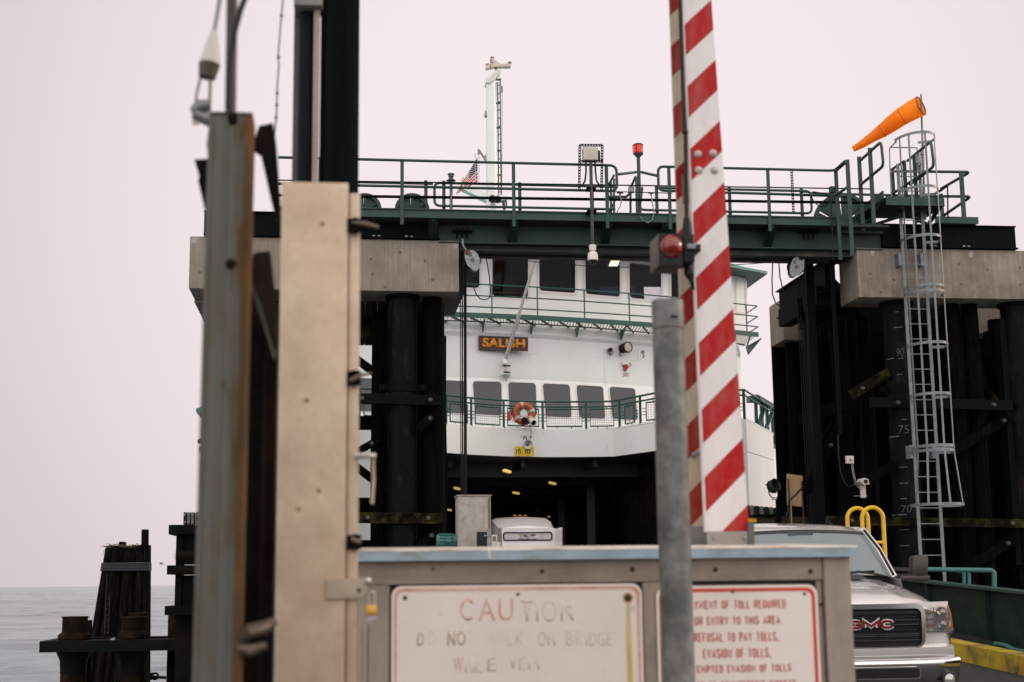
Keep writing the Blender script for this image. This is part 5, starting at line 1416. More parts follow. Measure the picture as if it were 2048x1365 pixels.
# side walls, with big openings
mb.build('wheelhouse_front', ship_white, fy, sharp=25)
for a, b, zb_ in wins:
    P = lambda u, v, d=0: (lambda x, z: V((x, whY(x, z) - d, z)))(a + (b - a) * u, zb_ + (HEADZ - .02 - zb_) * v)
    wd, ht = b - a, HEADZ - .02 - zb_
    mb = MB(); ring(mb, [P(u / wd, v / ht, .015) for u, v in rrect(-.05, wd + .05, -.05, ht + .05, .14)], [P(u / wd, v / ht, .015) for u, v in rrect(.03, wd - .03, .03, ht - .03, .10)], V((0, .06, 0)))
    fr = mb.build('wheelhouse_window', ship_trim, fy)
    mb = MB(); mb.prism([P(u / wd, v / ht, -.03) for u, v in rrect(.02, wd - .02, .02, ht - .02, .10)], V((0, .012, 0))); mb.build('pane', bridge_glass, fr)
def side_frame(x, nm):
    mb = MB(); y0, y1 = cabY(x) + .2, cabY(x) + 4.4
    mb.box(x - .04, x + .04, y0, y1, 9.0, 9.95)
    for k in range(4):
        y = y0 + (y1 - y0) * k / 3; mb.bar(V((x, y, 9.95)), V((x + .22, y, 11.15)), .12, .10)
    mb.build(nm, ship_white, fy)
    for k in range(3):
        ya, yb_ = y0 + (y1 - y0) * k / 3 + .06, y0 + (y1 - y0) * (k + 1) / 3 - .06
        mb = MB(); mb.prism([V((x + .005, ya, 9.97)), V((x + .005, yb_, 9.97)), V((x + .215, yb_, 11.12)), V((x + .215, ya, 11.12))], (.01, 0, 0)); mb.build('side_window', bridge_glass, fy)
side_frame(WX1, 'wheelhouse_side')
BY = cabY(5) + 3.9
bz = at(1290, 573, Y=BY).z
bx0, bx1, bx2, bx3 = at(1199, 580, Y=BY).x, at(1271, 580, Y=BY).x, at(1288, 580, Y=BY).x, at(1330, 580, Y=BY).x
mb = MB(); mb.box(-3.3, 12.5, BY, BY + .1, 9.0, 9.9); mb.box(-3.3, bx0, BY, BY + .1, 9.901, 11.15); mb.box(bx1, bx2, BY, BY + .1, 9.901, bz - .001); mb.box(bx3, 12.5, BY, BY + .1, 9.901, bz - .001); mb.box(bx0 + .001, 12.5, BY, BY + .1, bz, 11.15)
mb.build('wheelhouse_back', interior, fy)
mb = MB(); mb.box(bx0 + .003, bx1 - .003, BY + .04, BY + .05, 9.905, bz - .005); mb.build('tinted_back_window', glass('blue_tinted_glass', (.13, .145, .20), clear=1.0, gloss=.1), fy)
mb = MB(); mb.box(3.2, 5.9, cabY(5) + .7, cabY(5) + 1.3, 9.0, 9.98); mb.build('console', interior, fy)
mb = MB(); mb.cyl(hit(983, 590, lambda x, z: whY(x, z) + .6), hit(987, 515, lambda x, z: whY(x, z) + .6), .045, n=10); mb.build('interior_pipe', M('grey_pipe', (.10, .11, .11), .4), fy)
mb = MB(); mb.cyl(hit(975, 585, lambda x, z: whY(x, z) + .5), hit(1045, 587, lambda x, z: whY(x, z) + .5), .022, n=8); mb.box(*[v for v in (4.1, 4.35)], cabY(4.2) + .4, cabY(4.2) + .55, 9.98, 10.06); mb.build('wooden_handrail', M('varnished_wood', (.24, .15, .05), .4), fy)
# ceiling with dark slatted panels
mb = MB(); mb.grid([[V((x, whY(x, 11.15) + .09, 11.15)) for x in gx], [V((x, BY + .1, 11.15)) for x in gx]], smooth=False); mb.build('wheelhouse_ceiling', interior, fy)
# roof with green overhanging eave, hipped
ex = [GX0 - .1 + (13.45 - GX0 + .1) * k / 40 for k in range(41)]
def eY(x): return (cabY(min(x, 12.6)) + (x - 12.6 if x > 12.6 else 0) * .6) - 1.0
mb = MB()
mb.grid([[V((x, eY(x), 11.17)) for x in ex], [V((x, eY(x), 11.25)) for x in ex], [V((min(x, 12.2), eY(x) + 1.9, 11.95)) for x in ex], [V((min(x, 12.2), 47.5, 11.95)) for x in ex]], smooth=False)
mb.grid([[V((ex[-1], eY(ex[-1]), 11.25)), V((ex[-1], 47.5, 11.25))], [V((12.2, eY(ex[-1]) + 1.9, 11.95)), V((12.2, 47.5, 11.95))]], smooth=False)
mb.build('wheelhouse_roof', ship_roof, fy, sharp=15)
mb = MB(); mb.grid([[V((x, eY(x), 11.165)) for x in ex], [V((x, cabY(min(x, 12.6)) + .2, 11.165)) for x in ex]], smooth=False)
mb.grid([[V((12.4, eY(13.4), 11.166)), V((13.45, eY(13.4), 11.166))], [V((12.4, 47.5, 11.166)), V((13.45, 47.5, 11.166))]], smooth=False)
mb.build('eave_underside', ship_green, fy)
# lit floodlight under the eave
a = at(1225, 524, Y=39.5)
mb = MB(); mb.prism([at(x, y, Y=39.5) for x, y in ((1219, 515), (1243, 514.5), (1236, 534), (1212, 533))], (0, .12, 0)); fl = mb.build('eave_floodlight', black, fy)
fe = emis('floodlight_cells', (1.0, .80, .50), 1.3)
for c4 in (((1224, 518.5), (1232, 518), (1230.5, 524.5), (1221, 524.5)), ((1233, 518), (1241, 518), (1238.5, 524.5), (1231.5, 524.5)), ((1220.5, 525.5), (1230, 525.5), (1228, 532.5), (1217.5, 532.5)), ((1231, 525.5), (1238, 525.5), (1235, 532.5), (1229, 532.5))):
    mb = MB(); mb.prism([at(x, y, Y=39.485) for x, y in c4], (0, .01, 0)); mb.build('lamp_cell', fe, fl)
# ---- name board, jackstaff, wall lamps
nf = lambda x, z: wall(x, z)
a, b = hit(958, 672, nf), hit(1056.5, 702, nf)
yb = min(a.y, b.y) - .10
mb = MB(); mb.prism([at(x, y, Y=yb) for x, y in ((957.5, 671.5), (1056.5, 675), (1056, 702.5), (957.5, 699.5))], (0, .07, 0)); nb = mb.build('name_board', name_board, fy)
o, rgt = at(957.5, 699.5, Y=yb - .002), (at(1056, 702.5, Y=yb - .002) - at(957.5, 699.5, Y=yb - .002))
upv = (at(957.5, 671.5, Y=yb - .002) - o); W_ = rgt.length; H_ = upv.length
text('lettering', 'SALISH', name_gold, nb, o, rgt, upv, W_ * .07, W_ * .94, H_ * .17, H_ * .84, .02, .045)
mb = MB(); p0 = hit(1009, 722, nf) + V((0, -.25, 0)); p1 = at(1075, 505, Y=38.6); mb.tube([p0, p0.lerp(p1, .42)], .055, 10); mb.tube([p0.lerp(p1, .40), p1], .042, 10); mb.tube([p0.lerp(p1, .40), p0.lerp(p1, .43)], .065, 10)
mb.build('jackstaff', M('bare_metal_pole', (.42, .43, .42), .4, metal=.3, var=.1), fy)
mb = MB(); c = hit(1007, 724, nf); mb.box(c.x - .05, c.x + .06, c.y - .3, c.y, c.z - .1, c.z + .05); mb.build('staff_step', ship_white, fy)
c = hit(1011.5, 741, nf) + V((0, -.25, 0))
mb = MB(); mb.lathe(c, (0, 0, 1), [(-.11, .0), (-.11, .11), (-.09, .11), (-.085, .07), (.07, .07), (.075, .11), (.10, .11), (.10, 0)], 18); nl = mb.build('bow_light', black, fy)
mb = MB(); mb.lathe(c, (0, 0, 1), [(-.08, .075), (.065, .075)], 18); mb.build('lens', tape, nl)
mb = MB(); mb.box(c.x - .12, c.x + .12, c.y - .05, c.y + .3, c.z - .16, c.z - .115); mb.prism([V((c.x - .02, c.y - .03, c.z - .165)), V((c.x - .02, c.y + .26, c.z - .165)), V((c.x - .02, c.y + .26, c.z - .32))], (.04, 0, 0)); mb.build('bracket', ship_white, nl)
c = hit(1249, 698, nf) + V((0, -.2, 0)); d = V((.5, -1, 0)).normalized()
mb = MB(); mb.lathe(c - d * .2, d, [(-.05, 0), (-.05, .10), (.05, .14), (.06, .10), (.10, .105), (.14, .15), (.32, .165), (.33, .15), (.28, .12)], 20); sp = mb.build('searchlight', black, fy)
mb = MB(); mb.lathe(c + d * .11, d, [(0, .14), (.015, .10), (.02, 0)], 18); mb.build('lens', M('clear_lamp_glass', (.50, .42, .36), .12, var=.1), sp)
mb = MB(); mb.tube([hit(x, y, nf) + V((0, -.06, 0)) for x, y in ((1240, 705), (1238, 710), (1240, 713), (1244, 713))], .012, 6); mb.build('lead', black, sp)
c = hit(1219.5, 702, nf) + V((0, -.15, 0))
mb = MB(); mb.prism([at(x, y, Y=c.y) for x, y in ((1217, 698), (1220, 695.5), (1224, 696), (1226, 701), (1222, 703), (1218, 701))], (0, .13, 0)); cl = mb.build('caged_lamp', black, fy)
mb = MB()
for k in range(4): mb.tube([at(x, y, Y=c.y + k * .03) for x, y in ((1215 + k * 3, 700), (1215.5 + k * 3, 706), (1221, 711), (1226, 709), (1226, 701))], .009, 5)
mb.build('lamp_guard', black, cl)
c = hit(1285, 704, nf) + V((0, -.03, 0))
mb = MB(); mb.prism([at(x, y, Y=c.y) for x, y in ((1281, 704), (1283, 701), (1289, 701), (1289.5, 706), (1285, 708), (1282, 707))], (0, .08, 0)); jb = mb.build('wall_socket', M('tan_fitting', (.32, .24, .2), .5), fy)
mb = MB(); mb.tube([hit(x, y, nf) + V((0, -.03, 0)) for x, y in ((1285, 708), (1288, 712), (1287.5, 715), (1284, 716.5))], .010, 6); mb.build('lead', black, jb)
c = hit(1251, 734, nf) + V((0, -.10, 0))
mb = MB(); mb.box(c.x - .065, c.x + .065, c.y, c.y + .09, c.z - .06, c.z + .06, bev=.012); mb.cyl((c.x - .02, c.y, c.z - .09), (c.x - .02, c.y + .09, c.z - .09), .05, n=10); al = mb.build('red_alarm', red_paint, fy)
mb = MB(); mb.tube([hit(x, y, nf) + V((0, -.05, 0)) for x, y in ((1247, 733), (1244, 732), (1243, 728), (1242.5, 726))], .009, 6); mb.tube([hit(x, y, nf) + V((0, -.05, 0)) for x, y in ((1256, 734), (1261, 733), (1262, 730), (1260, 727.5), (1257.5, 727.5))], .009, 6); mb.build('lead', black, al)
for y0, x0, x1 in ((748, 1245, 1258.5), (750.8, 1246.5, 1256.5), (752.8, 1245, 1258.5)):      # stencilled red notice, too small to read
    x = x0
    while x < x1 - .8:
        c = hit(x + .5, y0, nf); h_ = .017 if y0 < 749 else .010
        mb = MB(); mb.box(c.x - .005, c.x + .005, c.y - .008, c.y - .004, c.z - h_, c.z + h_); mb.build('red_stencil', sign_text, fy)
        x += 1.35
# left side of the hull far aft: shelter with small green roof and lamps
Y = 50.5
mb = MB(); mb.box(-4.7, -3.2, Y, Y + 8, 5.6, 7.5); mb.build('side_shelter', ship_white, fy)
p = at(410, 806, Y=Y)
mb = MB(); mb.prism([at(x, y, Y=Y - .3) for x, y in ((392, 817), (401, 815), (416, 800), (440, 800), (440, 824), (392, 824))], (0, 6, 0)); mb.build('shelter_roof', ship_roof, fy)
c = at(400, 883, Y=Y - .4)
mb = MB(); mb.ball(c, .09); mb.tube([c, c + V((.12, .05, .05)), c + V((.25, .1, -.02))], .02, 6); mb.build('side_lamp', black, fy)
mb = MB(); mb.prism([at(x, y, Y=Y - .2) for x, y in ((399, 893), (405, 893), (405, 901), (398, 901)) ], (0, .2, 0)); mb.build('bollard_fitting', brown_board, fy)
mb = MB(); mb.tube([at(398, 902, Y=Y), at(404, 904, Y=Y), at(406, 912, Y=Y), at(408, 925, Y=Y)], .06, 8); mb.build('bulwark_cap', white_paint, fy)
# funnel casing and dark pennant of green seen above the left cap
mb = MB(); mb.prism([at(x, y, Y=58) for x, y in ((470, 447), (548, 450), (560, 476), (468, 476))], (0, 4, 0)); mb.build('funnel_casing', M('ferry_funnel_green', (0.01, 0.13, 0.10), .5, var=.15), fy)
# upper house so that gaps between the piles show white plating, and roof deck
mb = MB(); mb.box(-4.4, 13.9, 48, 80, 5.1, 9.0); mb.build('upper_house', ship_white, fy)
# ---- mast on the wheelhouse roof
MY = 43.0
def mx_(x, y, Y=MY): return at(x, y, Y=Y)
ms = MB(); a, b = mx_(983.5, 398), mx_(982, 156); xm = (a.x + b.x) / 2
ms.cyl((xm, MY, 11.9), (xm, MY, mx_(982, 420).z + .02), .30, .22, n=20); ms.cyl((xm, MY, mx_(982, 420).z), (xm, MY, b.z), .19, .155, n=20)
mast = ms.build('mast', ship_white, fy)
# cross arms, lamp platform
mb = MB(); z = mx_(980, 392).z
mb.prism([mx_(x, y, MY - .05) for x, y in ((925, 370), (985, 389), (985, 407), (925, 378))], (0, .35, 0)); mb.prism([mx_(x, y, MY - .05) for x, y in ((980, 388), (1014, 392), (1014, 400), (980, 402))], (0, .35, 0)); mb.build('mast_spreader', ship_white, mast)
mb = MB()
for x, y in ((984.5, 399), (995, 400)):
    c = mx_(x, y, MY - .35); mb.lathe(c, (-.1, -1, -.2), [(-.1, 0), (-.1, .08), (.15, .125), (.17, .10), (.05, .05)], 14)
mb.build('mast_horn', M('dark_horn_metal', (.03, .022, .02), .4), mast)
mb = MB(); mb.tube([mx_(1003, 400), mx_(1008, 397), mx_(1012, 402), mx_(1013, 412)], .03, 6); mb.tube([mx_(1006, 400), mx_(1009, 420)], .05, 6); mb.build('green_bracket', ship_green, mast)
mb = MB()   # radar scanner and sloped platform
mb.prism([mx_(x, y, MY - .2) for x, y in ((972, 164), (991, 140), (1003, 140), (990, 160), (976, 166.5))], (0, .5, 0)); mb.build('radar_platform', white_plastic, mast)
mb = MB(); mb.prism([mx_(x, y, MY) for x, y in ((972, 131), (972, 137), (988, 133.5), (1022, 133), (1023, 127.5), (1000, 128), (990, 120), (986, 116), (981, 118), (988, 127))], (0, .22, 0)); mb.build('radar_scanner', M('warm_white_radome', (.55, .48, .43), .5), mast)
mb = MB()
for x, y in ((984.5, 117), (1019.5, 127), (975, 131)): mb.lathe(mx_(x, y, MY + .1), (0, 0, 1), [(-.03, .05), (0, .065), (.04, .06), (.05, 0)], 12)
mb.cyl(mx_(992, 134, MY + .1), mx_(992, 141, MY + .1), .04, n=8); mb.cyl(mx_(981, 119), mx_(981.5, 140), .015, n=6)
mb.build('antenna_pods', M('brown_pod', (.20, .13, .11), .5), mast)
mb = MB(); c = mx_(973.5, 229); mb.lathe(c, (0, 0, 1), [(-.11, .05), (-.08, .09), (.0, .085), (.04, .06), (.10, .06), (.11, 0)], 12); mb.cyl(c, V((xm, MY, c.z)), .03, n=8); mb.build('mast_lamp', M('grey_lamp', (.25, .23, .22), .5), mast)
lad = MB(); Yl = MY + .1
for x in (996.8, 1001.8):
    p, q_ = at(x, 165 if x < 1000 else 157, Y=Yl), at(x - 1.0, 396, Y=Yl); X = (p.x + q_.x) / 2; lad.cyl((X, Yl, q_.z), (X, Yl, p.z), .022, n=6)
y = 168
while y < 395:
    lad.tube([at(996.6, y + 4, Y=Yl - .1), at(1001.6, y, Y=Yl + .1)], .013, 5); y += 16.5
for y in (160, 207, 256, 302, 351): lad.bar(at(987, y, Y=MY), at(1002, y - .3, Y=MY), .04, .05)
for y in (207, 302): lad.prism([at(x, yy, Y=MY) for x, yy in ((984.8, y), (992, y), (986, y + 15.5), (984.8, y + 15.5))], (0, .02, 0))
lad.build('mast_ladder', ship_green, mast)
mb = MB(); mb.cyl(at(991.8, 165, Y=MY), at(990.5, 395, Y=MY), .016, n=6); mb.cyl(at(1004.5, 185, Y=MY), at(1003.5, 395, Y=MY), .008, n=5); mb.box(at(1003, 185, Y=MY).x, at(1005.5, 185, Y=MY).x, MY, MY + .05, at(1004, 184.5, Y=MY).z, at(1004, 172, Y=MY).z)
for y in (195, 222, 282): mb.ball(at(991.2, y, Y=MY), .03, 0, 6)
mb.build('mast_cable', M('dark_cable', (.02, .02, .025), .5), mast)
mb = MB(); mb.tube([mx_(973, 324), mx_(957, 299)], .035, 8); mb.tube([mx_(969, 316), mx_(975, 306)], .03, 8); mb.cyl(mx_(957, 300), mx_(957, 309), .03, n=8); mb.build('gaff', M('grey_gaff', (.22, .22, .22), .45), mast)
mb = MB(); mb.cyl(mx_(957, 303), mx_(956, 366), .008, n=5); mb.cyl(mx_(959.5, 305), mx_(959, 368), .006, n=5); mb.build('halyard', M('pale_cord', (.45, .42, .42), .6), mast)
mb = MB(); mb.cyl(mx_(950.5, 306), mx_(950.5, 366), .012, n=6); mb.lathe(mx_(926, 362), (0, 0, 1), [(-.1, .03), (-.08, .07), (.0, .07), (.10, .03), (.14, 0)], 10); mb.build('whip_antenna', M('pale_antenna', (.5, .47, .46), .5), mast)
c = mx_(902, 352); mb = MB(); mb.lathe(c, (0, 0, 1), [(-.16, .16), (-.13, .10), (-.04, .05), (-.03, .09), (.03, .085), (.04, .12), (.065, .10), (.07, 0)], 16); mb.cyl(c + V((0, 0, -2.5)), c + V((0, 0, -.14)), .05, n=8); mb.build('roof_lamp', M('dark_roof_lamp', (.06, .06, .065), .5), fy)
# ---- flag
tf = thing('flag', 'small United States flag flying from the ferry mast gaff', 'flag', mx_(957, 345))
Pt = [(955.2, 315), (955.2, 361)]
fw, nst = 13, 13
def flagp(u, v):   # u along fly (0 hoist), v down the hoist 0..1
    top0, bot0 = (955, 315), (955, 364)
    top1, bot1 = (918, 376), (911, 390)
    dr = u
    x = (top0[0] * (1 - v) + bot0[0] * v) * (1 - dr) + (top1[0] * (1 - v) + bot1[0] * v) * dr
    y = (top0[1] * (1 - v) + bot0[1] * v) * (1 - dr) + (top1[1] * (1 - v) + bot1[1] * v) * dr
    return at(x, y, Y=MY + .12 * math.sin(u * 7 + v * 2))
fr_ = M('flag_red', (.42, .010, .016), .8, spec=.1); fwh = M('flag_white', (.66, .62, .61), .8, spec=.1); fbl = M('flag_blue', (.010, .012, .05), .8, spec=.1)
mb = MB(); NU = 14
for s in range(13):
    for k in range(NU):
        u0, u1 = k / NU, (k + 1) / NU; v0, v1 = s / 13, (s + 1) / 13
        m_ = 2 if (s < 7 and u1 <= .45) else (0 if s % 2 == 0 else 1)
        mb.quad(flagp(u0, v0), flagp(u1, v0), flagp(u1, v1), flagp(u0, v1), m_)
mb.build('flag_cloth', [fr_, fwh, fbl], tf, weld=True, sharp=180)
mb = MB()
for i in range(6):
    for j in range(5):
        p = flagp(.04 + .07 * i, .05 + .1 * j) + V((0, -.012, 0)); mb.ball(p, .016, 0, 6, (1, .3, 1))
mb.build('flag_star', fwh, tf)
# ---- life ring hung on the bulwark railing
c = on_rim(1047, 828, .02)
t = thing('life_ring', 'orange life ring with pale tape bands hung on the ferry bow railing', 'life ring', c)
R0 = at(1047, 828, Y=c.y).z - at(1047, 845, Y=c.y).z
tor = MB(); rows = []
ringpts = [c + V((math.cos(a) * R0, 0, math.sin(a) * R0 * 1.0)) for a in [2 * math.pi * k / 40 for k in range(40)]]
tor.tube(ringpts, .085, 12, closed=True); tor.build('ring_body', orange_ring, t)
for a0 in (100, 210, 330, 20):
    mb = MB(); mb.tube([c + V((math.cos(R_(a0 + k * 4)) * R0, 0, math.sin(R_(a0 + k * 4)) * R0)) for k in range(-2, 3)], .089, 12); mb.build('tape_band', tape, t)
mb = MB()
for a0 in (90, 215, 325): mb.cyl(c, c + V((math.cos(R_(a0)) * R0, 0, math.sin(R_(a0)) * R0)), .022, n=6)
mb.cyl(c + V((0, -.06, 0)), c + V((0, .03, 0)), .10, n=18); mb.build('mounting_disc', white_plastic, t)
mb = MB(); mb.tube([c + V((math.cos(R_(a)) * (R0 + .10 + .03 * math.sin(R_(a * 4))), -.03, math.sin(R_(a)) * (R0 + .10 + .03 * math.sin(R_(a * 4))))) for a in range(150, 400, 10)], .009, 5); mb.build('grab_line', black, t)
p = on_rim(1018, 833, .0)
mb = MB(); mb.lathe(p, (0, 0, 1), [(-.12, 0), (-.12, .05), (.06, .055), (.10, .03), (.13, .028), (.14, 0)], 14)
tag(mb.build('rescue_light', red_paint), 'small red cylinder light beside the life ring on the ferry railing', 'light')
# ------------------------------------------------------------------ silver pickup truck driving off the ferry
silver = M('silver_metallic_paint', (0.66, 0.63, 0.615), 0.17, metal=0.5, var=0.03, scale=2, coat=0.6, rvar=0.04)
chrome = M('chrome', (0.62, 0.60, 0.59), 0.10, metal=1.0, var=0.03, rvar=0.03)
dk_plastic = M('dark_grey_plastic', (0.02, 0.02, 0.021), 0.55, var=0.2)
brown_mirror = M('dark_brown_mirror_shell', (0.035, 0.027, 0.023), 0.35, var=0.15)
w_glass = glass('windscreen_glass', (0.55, 0.64, 0.63), clear=0.42, gloss=0.6, rough=0.02, body=(0.25, 0.31, 0.31))
lamp_glass = glass('headlamp_glass', (0.9, 0.9, 0.9), clear=0.93, gloss=0.4, body=(.3, .3, .3))
amber = M('amber_lens', (0.75, 0.22, 0.02), 0.2, var=0.05)
tk = thing('pickup_truck', 'silver full-size pickup with black grille coming off the ferry beside the toll cabinet', 'pickup truck', (0, 0, 0))
def mir(pts): return [V((-p[0], p[1], p[2])) for p in pts[::-1]]
def sym(half): return [V((-x, y, z)) for x, y, z in half[::-1] if x > 1e-6] + [V(p) for p in half]
# hood and front fenders: sections from the leading edge to the cowl
def hood_sec(y, zc, wsc, k, drop, zlow):
    h = [(0, zc), (.30, zc - .004), (.40, zc - .008), (.47, zc - .035), (.66, zc - .06), (.84, zc - .11), (.95, zc - .19), (1.0, zc - .31), (1.025, zc - .50), (1.02, zlow)]
    return sym([(x * wsc, y + k * (x ** 2.4), z - drop * (x ** 2)) for x, z in h])
secs = [hood_sec(.03, 1.285, 1.0, .15, .0, .92), hood_sec(.07, 1.325, 1.01, .145, .0, .90), hood_sec(.2, 1.375, 1.02, .12, .0, .88), hood_sec(.5, 1.435, 1.02, .07, .0, .85), hood_sec(.9, 1.49, 1.0, .03, 0, .72), hood_sec(1.25, 1.525, 1.0, .0, 0, .62), hood_sec(1.46, 1.54, 1.0, .0, .0, .55)]
mb = MB(); mb.grid(secs); mb.build('hood', silver, tk, sharp=50)
mb = MB()   # hood shut lines
for s in (-1, 1):
    mb.tube([V((s * x, y, z)) for x, y, z in ((.93, .20, 1.13), (.945, .42, 1.245), (.955, .8, 1.305), (.945, 1.2, 1.35), (.93, 1.44, 1.37))], .006, 5)
mb.build('shut_line', black, tk)
mb = MB()
for s in (-1, 1): mb.prism([V((s * .18, .95, 1.512)), V((s * .38, 1.0, 1.514)), V((s * .40, 1.3, 1.545)), V((s * .20, 1.3, 1.548))], (0, 0, .006))
mb.build('hood_vent', dk_plastic, tk)
# front apron (body colour) under grille and headlamps
def strip(zt, zb_, yoff, hw, k=.15, n=16, p=2.6):
    X = [-hw + 2 * hw * i / n for i in range(n + 1)]
    return [[V((x, yoff + k * abs(x) ** p, z)) for x in X] for z in (zt, zb_)]
mb = MB(); mb.grid(strip(1.29, .76, .055, 1.02)); mb.build('front_panel', silver, tk)
mb = MB(); r0, r1 = strip(.80, .69, -.045, 1.03); r2 = [p + V((0, .03, -.04)) for p in r1]; rT = [p + V((0, .14, .03)) for p in r0]
mb.grid([rT, r0, r1, r2]); mb.build('apron', silver, tk, sharp=50)
for s in (-1, 1):
    mb = MB(); mb.grid([[V((s * 1.02, .20, z)), V((s * 1.045, .35, z)), V((s * 1.045, .62, z))] for z in (.68, .93, 1.0, 1.1)]); mb.build('fender_corner', silver, tk)
# grille: chrome surround, black mesh, bar slots and badge
gx_, gz0, gz1 = .655, .80, 1.285
def gy(x): return -.045 + .11 * abs(x) ** 2
def gl_(x0, x1, z0, z1, r, n=5):
    return [V((x, gy(x) , z)) for x, z in rrect(x0, x1, z0, z1, r, n)]
def dense(pts, k=4):
    out = []
    for a, b in zip(pts, pts[1:] + pts[:1]):
        for i in range(k): out.append(a.lerp(b, i / k))
    return [V((p.x, gy(p.x), p.z)) for p in out]
mb = MB(); ring(mb, dense(gl_(-gx_, gx_, gz0, gz1, .10)), dense(gl_(-gx_ + .042, gx_ - .042, gz0 + .018, gz1 - .055, .07)), (0, .08, 0)); gr = mb.build('grille_surround', chrome, tk, sharp=30)
mb = MB(); mb.grid([[V((x, gy(x) + .065, z)) for x in [-.62 + 1.24 * i / 12 for i in range(13)]] for z in (gz0 + .02, gz1 - .05)]); mb.build('grille_backing', black, gr)
mb = MB()
for zc in (1.135, .995, .905):
    for row in range(2 if zc > 1 else 1):
        for i in range(-14, 15):
            x = i * .042 + (row % 2) * .021
            if abs(x) > .58: continue
            z = zc + row * .036
            mb.box(x - .016, x + .016, gy(x) + .03, gy(x) + .05, z - .003, z + .003); mb.box(x - .018, x - .014, gy(x) + .03, gy(x) + .05, z - .016, z + .016)
for z in (1.19, 1.105, 1.055, .95, .93, .885):
    for i in range(-14, 14): mb.bar(V((i * .042, gy(i * .042) + .035, z)), V(((i + 1) * .042, gy((i + 1) * .042) + .035, z)), .03, .012)
mb.build('grille_mesh', dk_plastic, gr)
bred = M('red_badge', (.13, .010, .010), .45, var=.1, spec=.2)
caps_text('badge_edge', 'GMC', M('bright_trim', (.55, .53, .52), .25, metal=.5, var=.02), gr, V((0, -.062, 0)), (1, 0, 0), (0, 0, 1), -.262, .262, 1.004, 1.124, .050, .012, .12)
caps_text('badge_letters', 'GMC', bred, gr, V((0, -.0765, 0)), (1, 0, 0), (0, 0, 1), -.250, .250, 1.016, 1.112, .026, .004, .12)
# headlamps
for s in (-1, 1):
    def hp(x, z, d=0): return V((s * x * 1.035, .0 + .15 * x ** 2.6 + d, z))
    out_ = [(.66, .945), (.66, 1.225), (.955, 1.245), (.985, 1.15), (1.005, .97), (.985, .94)]
    mb = MB(); mb.prism([hp(x, z, .06) for x, z in out_], (0, .05, 0)); hl = mb.build('headlamp', M('headlamp_bowl', (.72, .56, .42), .35, metal=.15, var=.45, scale=22), tk)
    mb = MB()
    for zc in (1.17, 1.04):
        c = hp(.86, zc, .03); mb.lathe(c, (0, -1, 0), [(-.03, .02), (.0, .055), (.03, .065)], 18)
    mb.build('reflector', chrome, hl)
    mb = MB()
    for zc in (1.18, 1.03): c = hp(.72, zc, .03); mb.ball(c, .028)
    mb.build('lamp_bulb', M('amber_bulb', (.35, .12, .03), .3), hl)
    mb = MB(); mb.bar(hp(.68, 1.105, .0), hp(.975, 1.105, .03), .03, .014); mb.bar(hp(.76, .97, .0), hp(.76, 1.235, .0), .012, .02); mb.bar(hp(.68, .968, .0), hp(.97, .962, .02), .03, .012); mb.build('lamp_divider', chrome, hl)
    mb = MB(); mb.prism([hp(x, z, -.01) for x, z in ((.955, 1.245), (.985, 1.17), (1.003, .98), (.975, .965), (.965, 1.1))], (0, .05, 0)); mb.build('side_marker', amber, hl)
    mb = MB(); mb.prism([hp(x, z, -.02) for x, z in out_], (0, .008, 0)); mb.build('lamp_lens', lamp_glass, hl)
# chrome bumper with openings
n = 28
X = [-1.08 + 2.16 * i / n for i in range(n + 1)]
def by_(x): return -.14 + .19 * abs(x) ** 3.2
prof = [(.69, .06), (.68, .005), (.665, -.012), (.64, -.018), (.56, -.008), (.48, .012), (.41, .05), (.36, .12)]
mb = MB(); mb.grid([[V((x, by_(x) + d, z)) for x in X] for z, d in prof]); bp_ = mb.build('front_bumper', chrome, tk, sharp=60)
mb = MB(); mb.prism([V((x, -.165, z)) for x, z in rrect(-.50, .50, .49, .595, .03)], (0, .06, 0)); mb.build('bumper_opening', black, bp_)
mb = MB(); ring(mb, [V((x, -.168, z)) for x, z in rrect(-.515, .515, .477, .608, .035)], [V((x, -.168, z)) for x, z in rrect(-.50, .50, .49, .595, .03)], (0, .03, 0)); mb.build('opening_trim', chrome, bp_)
for s in (-1, 1):
    c = V((s * .90, by_(.90) - .03, .445)); mb = MB(); mb.lathe(c, (s * .2, -1, 0), [(-.03, .0), (-.03, .09), (.01, .095), (.012, .075)], 20); fg = mb.build('fog_lamp', dk_plastic, bp_)
    mb = MB(); mb.lathe(c, (s * .2, -1, 0), [(.0, .074), (.012, .05), (.016, 0)], 18); mb.build('fog_lens', M('fog_glass', (.4, .38, .36), .1, metal=.6), fg)
mb = MB(); mb.grid([[V((x, by_(x) + d, z)) for x in X] for z, d in ((.36, .122), (.24, .14), (.22, .35))]); mb.build('valance', dk_plastic, tk)
# cab: windscreen, roof, pillars, side glass, doors
RT = 2.15
def base(u): return V((.97 * u, 1.42 + .30 * u * u, 1.535 - .03 * u * u))
def topp(u): return V((.825 * u, 2.16 + .16 * u * u, 2.085 - .035 * u * u))
mb = MB(); mb.grid([[base(-1 + i / 8).lerp(topp(-1 + i / 8), v) + V((0, -.03 * math.sin(v * math.pi), .02 * math.sin(v * math.pi))) for i in range(17)] for v in [j / 6 for j in range(7)]]); mb.build('windscreen', w_glass, tk)
mb = MB(); mb.grid([[base(-1 + i / 8).lerp(topp(-1 + i / 8), v) + V((0, -.012 - .03 * math.sin(v * math.pi), .02 * math.sin(v * math.pi) + .003)) for i in range(17)] for v in (.93, 1.0)]); mb.build('windscreen_shade', M('dark_frit_band', (.012, .014, .015), .2), tk)
mb = MB(); c_ = base(-.1).lerp(topp(-.1), .90)
